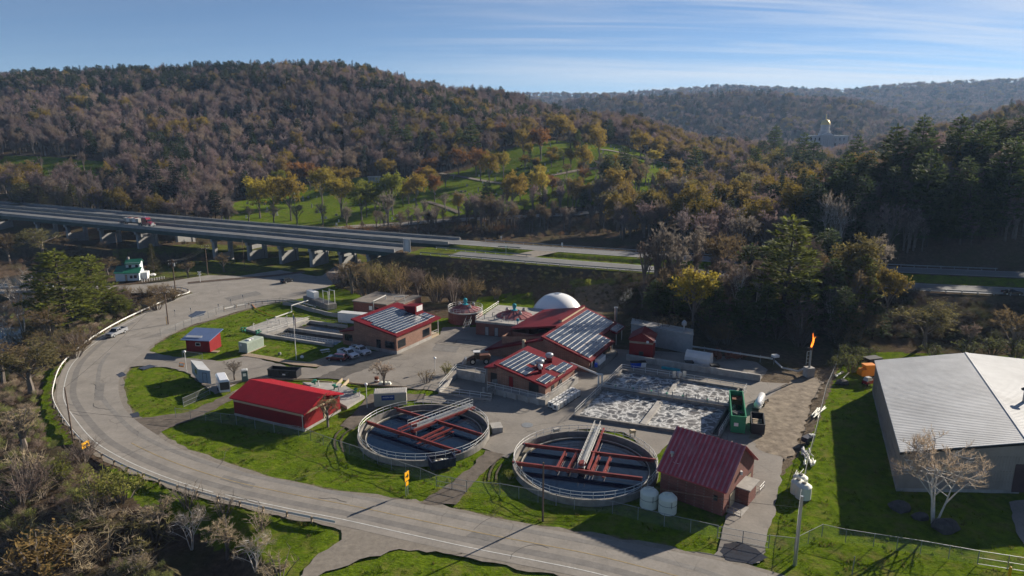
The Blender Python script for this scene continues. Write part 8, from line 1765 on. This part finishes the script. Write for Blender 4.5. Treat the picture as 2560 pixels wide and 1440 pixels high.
# ---- labels: kind, place and order in the picture
ONE = ['', 'first', 'second', 'third', 'fourth', 'fifth', 'sixth', 'seventh', 'eighth', 'ninth', 'tenth', 'eleventh', 'twelfth', 'thirteenth', 'fourteenth', 'fifteenth', 'sixteenth', 'seventeenth', 'eighteenth', 'nineteenth']
TENS = {2: 'twent', 3: 'thirt', 4: 'fort', 5: 'fift', 6: 'sixt', 7: 'sevent', 8: 'eight', 9: 'ninet'}
def ordinal(n): return ONE[n] if n < 20 else (TENS[n // 10] + 'ieth' if n % 10 == 0 else TENS[n // 10] + 'y-' + ONE[n % 10])
TXT = {'cem_upper': ('small budding tree', 'high on the upper cemetery slope', 'small trees on the upper cemetery slope'), 'cem_gold': ('golden budding tree', 'on the cemetery slope', 'golden trees in the cemetery'), 'cem_rust': ('rust-red budding tree', 'on the cemetery slope', 'rust-red trees in the cemetery'), 'cem_bare': ('grey bare tree', 'around the cemetery lawn', 'bare trees in the cemetery'), 'cem_conifer': ('dark conifer', 'around the cemetery', 'conifers in the cemetery'),
 'bank_bare': ('slender bare tree', 'on the river bank behind the highway', 'bare trees on the far river bank'), 'bank_thicket': ('low brown thicket', 'on the river bank behind the highway', 'thickets on the far river bank'), 'wood_mix': ('leafless or budding tree', 'in the wood right of the cemetery', 'trees of the wood beyond the highway'), 'wood_pine': ('dark pine', 'in the wood right of the cemetery', 'pines of the wood beyond the highway'), 'hill_pine': ('tall dark pine', 'on the shaded right hillside', 'pines on the right hillside'), 'hill_bare': ('leafless tree', 'between pines on the shaded right hillside', 'leafless trees on the right hillside'),
 'knoll_pine': ('full green pine', 'on the knoll above the flare', 'pines on the knoll'), 'knoll_leaf': ('yellowish leafing tree', 'on the knoll slope below the highway', 'leafing trees on the knoll'), 'knoll_bare': ('pale bare-stemmed tree', 'on the knoll slope below the highway', 'bare trees on the knoll'), 'knoll_thicket': ('dark brush clump', 'at foot of the knoll behind the gas pipe', 'brush at the foot of the knoll'), 'ware_shrub': ('green leafy bush', 'behind the white roofed warehouse and chipper', 'bushes behind the warehouse'),
 'emb_shrub': ('brown bush', 'on the highway embankment above the digesters', 'bushes on the embankment'), 'left_pine': ('sunlit evergreen', 'between the road bend and the green roofed house', 'evergreens left of the road'), 'left_bare': ('bare riverside tree', 'on the river bank left of the road', 'bare trees left of the road'), 'junction_thicket': ('brown thicket', 'inside the junction guardrail', 'thickets inside the junction'), 'bank_scrub': ('scrub bush', 'below the two pines on the river bank', 'scrub below the pines'), 'corner_scrub': ('tangled bare bush', 'in the lower left bank below the road', 'bushes on the lower left bank'), 'lhill_conifer': ('conifer', 'at foot of the left hill behind the bridge', 'conifers at the foot of the left hill'), 'lhill_bare': ('bare tree', 'at foot of the left hill behind the bridge', 'bare trees at the foot of the left hill')}
SINGLE = {'single_a': 'pale three-stemmed birch in front of the warehouse wall', 'single_b': 'small white-flowering tree beside the yard and orange barrel', 'single_c': 'thin bare tree between cargo trailer and portable toilet', 'single_d': 'bare brown tree at right gable end of red barn', 'single_e': 'round bare bush at the yard edge left of globe lamp', 'single_f': 'round green-yellow bush at the yard edge by ramp', 'single_g': 'low green bush on the lawn left of second clarifier'}
def label_trees():
    by = {}
    for t, k, x in TREES: by.setdefault(k, []).append((x, t))
    for k, l in by.items():
        if k in SINGLE: l[0][1]['label'] = SINGLE[k]; continue
        a, b, g = TXT[k]
        for i, (x, t) in enumerate(sorted(l, key=lambda q: q[0])):
            t['label'] = (f'leftmost {a} {b}' if i == 0 else f'rightmost {a} {b}' if i == len(l) - 1 else f'{ordinal(i + 1)} {a} from the left {b}'); t['group'] = g
label_trees()
print('individual trees', len(TREES))
# ================================================================ far woods: one mass of instanced trees
def gn_scatter(name, protos, P_, S_, R_, K_, T_, label, cat='forest'):
    me = bpy.data.meshes.new(name); me.from_pydata(P_, [], [])
    for nm, ty, dat, key in (('tsc', 'FLOAT_VECTOR', S_, 'vector'), ('trot', 'FLOAT', R_, 'value'), ('tidx', 'INT', K_, 'value'), ('tint', 'FLOAT_VECTOR', T_, 'vector')):
        a = me.attributes.new(nm, ty, 'POINT'); a.data.foreach_set(key, np.array(dat).ravel())
    o = bpy.data.objects.new(name, me); COL.objects.link(o); tag(o, label, cat, kind='stuff')
    g = bpy.data.node_groups.new('scatter_trees', 'GeometryNodeTree'); g.interface.new_socket('Geometry', in_out='INPUT', socket_type='NodeSocketGeometry'); g.interface.new_socket('Geometry', in_out='OUTPUT', socket_type='NodeSocketGeometry')
    gi, go = g.nodes.new('NodeGroupInput'), g.nodes.new('NodeGroupOutput'); ci = g.nodes.new('GeometryNodeCollectionInfo'); ci.inputs['Collection'].default_value = protos; ci.inputs['Separate Children'].default_value = True; ci.inputs['Reset Children'].default_value = True
    ip = g.nodes.new('GeometryNodeInstanceOnPoints'); ip.inputs['Pick Instance'].default_value = True
    def attr(nm, dt): a = g.nodes.new('GeometryNodeInputNamedAttribute'); a.data_type = dt; a.inputs['Name'].default_value = nm; return a.outputs['Attribute']
    cx = g.nodes.new('ShaderNodeCombineXYZ'); g.links.new(attr('trot', 'FLOAT'), cx.inputs['Z'])
    er = g.nodes.new('FunctionNodeEulerToRotation'); g.links.new(cx.outputs[0], er.inputs[0])
    g.links.new(gi.outputs[0], ip.inputs['Points']); g.links.new(ci.outputs[0], ip.inputs['Instance']); g.links.new(attr('tidx', 'INT'), ip.inputs['Instance Index']); g.links.new(er.outputs[0], ip.inputs['Rotation']); g.links.new(attr('tsc', 'FLOAT_VECTOR'), ip.inputs['Scale']); g.links.new(ip.outputs[0], go.inputs[0])
    md = o.modifiers.new('scatter', 'NODES'); md.node_group = g
def undergrowth():
    "low brush on banks and slopes, grass tufts on the lawns"
    rng = np.random.default_rng(9); pc = bpy.data.collections.new('brush_sources')
    for i, kd in enumerate(('shrub', 'shrub', 'thicket', 'leafy_shrub')):
        wd, cr = KIND[kd]['v'][i % 3]; me = cr.copy(); me.materials.clear(); me.materials.append(M['leaf_far']); pc.objects.link(bpy.data.objects.new(f'{i:02d}_source', me))
    def pts(x0, x1, y0, y1, n, cond):
        x, y = rng.uniform(x0, x1, n), rng.uniform(y0, y1, n); z = hfun(x, y); k = cond(x, y, z); return np.stack([x[k], y[k], z[k]], 1)
    strip, strip2 = GRASS_EXTRA[6][0], GRASS_EXTRA[5][0]; hw = lambda x, y: (dist_poly(x, y, NEAR_CL)[0] > 8) & (dist_poly(x, y, FAR_CL)[0] > 8)
    sets = [(pts(-150, -15, 60, 190, 9000, lambda x, y, z: inside(x, y, BANK) & (z > -4.5) & (dist_poly(x, y, RO)[0] > 2.5) & ~inside(x, y, strip) & ~inside(x, y, strip2) & (dist_poly(x, y, STREAM)[0] > 4)), .37, [(.36, .29, .2), (.3, .24, .18), (.25, .27, .09), (.22, .24, .08), (.3, .23, .19)]),
            (pts(30, 190, 148, 200, 5200, lambda x, y, z: (z > .8) & (z < 5.2 + 9 * (x < 110)) & hw(x, y) & (y < 204 - .28 * (x - 40))), .55, [(.085, .07, .06), (.09, .075, .05), (.07, .075, .035)]),
            (pts(-40, 40, 185, 232, 1500, lambda x, y, z: (z > .5) & (z < 7) & hw(x, y)), .3, [(.07, .075, .03), (.085, .075, .04)]),
            (pts(-240, 200, 225, 420, 5000, lambda x, y, z: (z > -4.4) & hw(x, y) & (dist_poly(x, y, RIVER)[0] < 34)), .6, [(.2, .15, .1), (.19, .12, .08), (.15, .12, .06)])]
    P_, S_, R_, K_, T_ = [], [], [], [], []
    for p, s, tn in sets:
        for q in p:
            sc = s * rng.uniform(.5, 1.25); P_.append(q); S_.append((sc * 1.1, sc * 1.1, sc)); R_.append(rng.uniform(0, 6.28)); K_.append(rng.integers(4)); T_.append(np.array(tn[rng.integers(len(tn))]) * rng.uniform(.8, 1.2))
    gn_scatter('undergrowth', pc, P_, S_, R_, K_, T_, 'low bare brush covering river banks and wooded slopes', 'undergrowth')
    gc = bpy.data.collections.new('tuft_sources'); r2 = random.Random(3)
    for i in range(3):
        m = MB(M['leaf_far'])
        for k in range(16): a = r2.uniform(0, 6.28); r = r2.uniform(0, .3); p = Vector((math.cos(a) * r, math.sin(a) * r, -.1)); d = Vector((r2.uniform(-.12, .12), r2.uniform(-.12, .12), r2.uniform(.2, .42))); w = Vector((math.cos(a + 1), math.sin(a + 1), 0)) * .045; m.add([p - w, p + w, p + d], [(0, 1, 2)])
        gc.objects.link(bpy.data.objects.new(f'{i:02d}_source', m.mesh('tuft')))
    P_, S_, R_, K_, T_ = [], [], [], [], []
    lawns = [poly(q) for q in ([(415, 1085), (560, 1012), (590, 1040), (762, 1082), (850, 1035), (900, 1120), (1060, 1160), (1200, 1130), (1175, 1180), (1080, 1260), (800, 1218), (520, 1140)], [(1180, 1225), (1270, 1140), (1290, 1200), (1460, 1262), (1640, 1240), (1800, 1300), (1790, 1375), (1400, 1318), (1150, 1270)], [(310, 1000), (320, 945), (470, 940), (530, 990), (440, 1030), (340, 1040)], [(370, 860), (480, 815), (600, 775), (700, 770), (600, 830), (660, 845), (820, 870), (780, 905), (620, 880), (460, 890)], [(2090, 960), (2180, 960), (2240, 1220), (2560, 1260), (2560, 1440), (1930, 1440), (1960, 1200), (2040, 1080)], [(880, 1420), (1050, 1395), (1200, 1420), (1260, 1470), (860, 1470)])] + [strip]
    for lp in lawns:
        lo, hi = lp.min(0), lp.max(0); n = int((hi - lo).prod() * 1.6); x, y = rng.uniform(lo[0], hi[0], n), rng.uniform(lo[1], hi[1], n); z = hfun(x, y); k = inside(x, y, lp) & (np.sin(x * .9 + y * .4) + np.sin(y * 1.3 - x * .35) + rng.normal(0, .9, n) > .3)
        for q in np.stack([x, y, z - .18], 1)[k]: P_.append(q); s = rng.uniform(.6, 1.25); S_.append((s * 1.3, s * 1.3, s)); R_.append(rng.uniform(0, 6.28)); K_.append(rng.integers(3)); T_.append(np.array((.105, .165, .008) if rng.random() < .8 else (.18, .16, .05)) * rng.uniform(.7, 1.25))
    gn_scatter('grass_tufts', gc, P_, S_, R_, K_, T_, 'rough grass tufts growing over the lawns', 'grass'); print('tufts', len(P_))
def forest():
    rng = np.random.default_rng(5); protos = bpy.data.collections.new('forest_sources'); order = []
    def proto(kind, i, wood_share=True):
        wd, cr = KIND[kind]['v'][i]; k = KIND[kind]
        bm_v = []; me = bpy.data.meshes.new('source_tree'); vs = [v.co[:] for v in wd.vertices] + [v.co[:] for v in cr.vertices]; n = len(wd.vertices)
        fs = [tuple(p.vertices) for p in wd.polygons] + [tuple(n + q for q in p.vertices) for p in cr.polygons]; me.from_pydata(vs, [], fs)
        me.materials.append(M['bark'] if kind not in ('pine', 'spruce') else M['pine_bark']); me.materials.append(M['leaf_far']); me.polygons.foreach_set('material_index', [0] * len(wd.polygons) + [1] * len(cr.polygons)); me.update()
        o = bpy.data.objects.new(f'{len(order):02d}_source', me); protos.objects.link(o); order.append((kind, k['H'])); return len(order) - 1
    idx = {'pine': [proto('pine', 0), proto('pine', 1)], 'spruce': [proto('spruce', 0), proto('spruce', 1)], 'bud': [proto('bud', 0), proto('bud', 1)], 'thin': [proto('thin', 0), proto('thin', 1)], 'bare': [proto('bare', 0), proto('bare', 1), proto('bare', 2)], 'tall': [proto('tall', 0), proto('tall', 1)]}
    P_, S_, R_, K_, T_ = [], [], [], [], []
    def scatter(y0, y1, u0, u1, sp, hgt, cond=None, big=1.0):
        a = []; n = int((u1 - u0) * (y1 ** 2 - y0 ** 2) / 2 / sp ** 2)
        y = np.sqrt(rng.uniform(y0 ** 2, y1 ** 2, n)); u = rng.uniform(u0, u1, n); x = u * y; z = hfun(x, y)
        cl = np.sin(x * .021 + 3) * np.cos(y * .017 + 1) + .6 * np.sin(x * .05 + y * .043)
        keep = ~inside(x, y, CEM) & ~inside(x, y, FIELD) & (z > .8)
        d, _ = dist_poly(x, y, RIVER); keep &= d > 22
        d, _ = dist_poly(x, y, NEAR_CL); keep &= d > 16
        d, _ = dist_poly(x, y, FAR_CL); keep &= d > 13
        rr = np.array([G(a_, b_)[:2] for a_, b_ in RIVROAD]); d, _ = dist_poly(x, y, rr); keep &= d > 7
        if cond is not None: keep &= cond(x, y, z)
        x, y, z, cl, u = x[keep], y[keep], z[keep], cl[keep], u[keep]
        for i in range(len(x)):
            crest = y[i] > 700 and y[i] < 1000 and u[i] < -.1
            pc = .05 + (.16 if cl[i] > .75 else 0) + (.35 if crest and u[i] < -.35 else .12 if crest else 0) + (.3 if u[i] > .38 and y[i] < 700 else 0) + (.12 if y[i] > 1300 else 0) + (.22 if -.2 < u[i] < .1 and z[i] > 45 and y[i] < 760 else 0)
            q = rng.random(); tint = None
            if q < pc: kind = 'pine' if rng.random() < .6 else 'spruce'; tint = (.04, .06, .025) if rng.random() < .75 else (.085, .1, .032); h = hgt * rng.uniform(.9, 1.35)
            else:
                w = rng.random(); g2 = np.sin(x[i] * .037 + y[i] * .011 + 5) * np.cos(y[i] * .029 - x[i] * .013); gold = .015 + (.2 if g2 > .55 else 0) + (.2 if -.12 < u[i] < .45 and y[i] < 700 else 0) + (.04 if y[i] > 1300 else 0)
                if w < gold: kind, tint = 'bud', ((.25, .185, .04) if rng.random() < .6 else (.24, .17, .055))
                elif w < gold + .2: kind, tint = 'thin', (.26, .2, .15)
                elif w < gold + .62: kind, tint = 'bare', (.275, .2, .192)
                else: kind, tint = 'tall', (.32, .255, .245)
                h = hgt * rng.uniform(.6, 1.3)
            k = idx[kind][rng.integers(len(idx[kind]))]; s = h / order[k][1]; j = rng.uniform(.9, 1.1) * (1 + .14 * np.sin(x[i] * .015 + y[i] * .021) + .1 * cl[i])
            P_.append((x[i], y[i], z[i] - .3)); S_.append((s * big * rng.uniform(.9, 1.15), s * big * rng.uniform(.9, 1.15), s)); R_.append(rng.uniform(0, 6.28)); K_.append(k); T_.append((tint[0] * j, tint[1] * j, tint[2] * j))
    scatter(300, 560, -.95, .30, 5.6, 14.5); scatter(560, 1000, -.95, .32, 6.2, 15); scatter(226, 480, .25, 1.0, 6.0, 16, lambda x, y, z: y > 208); scatter(480, 1000, .3, 1.0, 9, 16)
    sh = np.array([((2062 - 1280) / F * 1100, 1100)])
    far = lambda x, y, z: (np.hypot(x - 503, y - 1100) > 45) & ~((np.abs(x / y - .458) < .035) & (y > 800) & (y < 1100))
    scatter(1000, 1500, -.1, 1.0, 13, 15, far, 1.3); scatter(1500, 2400, -.1, 1.0, 17, 16, None, 1.5); scatter(2400, 3350, -.2, 1.0, 24, 18, None, 2.0)
    gn_scatter('far_forest', protos, P_, S_, R_, K_, T_, 'far wooded hillsides of bare and evergreen trees')
    print('forest trees', len(P_))
    undergrowth()
forest()
# ================================================================ air
def haze():
    m, t, b = nt('air_haze'); out = t.nodes['Material Output']; t.nodes.remove(b); v = node(t, 'ShaderNodeVolumePrincipled'); v.inputs['Color'].default_value = (.42, .64, 1, 1); v.inputs['Density'].default_value = HAZE; v.inputs['Anisotropy'].default_value = .1; t.links.new(v.outputs[0], out.inputs['Volume'])
    mb = MB(m); mb.hexa([(-6500, -300, -14), (6500, -300, -14), (6500, 5600, -14), (-6500, 5600, -14)], [(-6500, -300, 330), (6500, -300, 330), (6500, 5600, 330), (-6500, 5600, 330)])
    tag(mb.build('haze'), kind='stuff')
HAZE = .000085
haze()
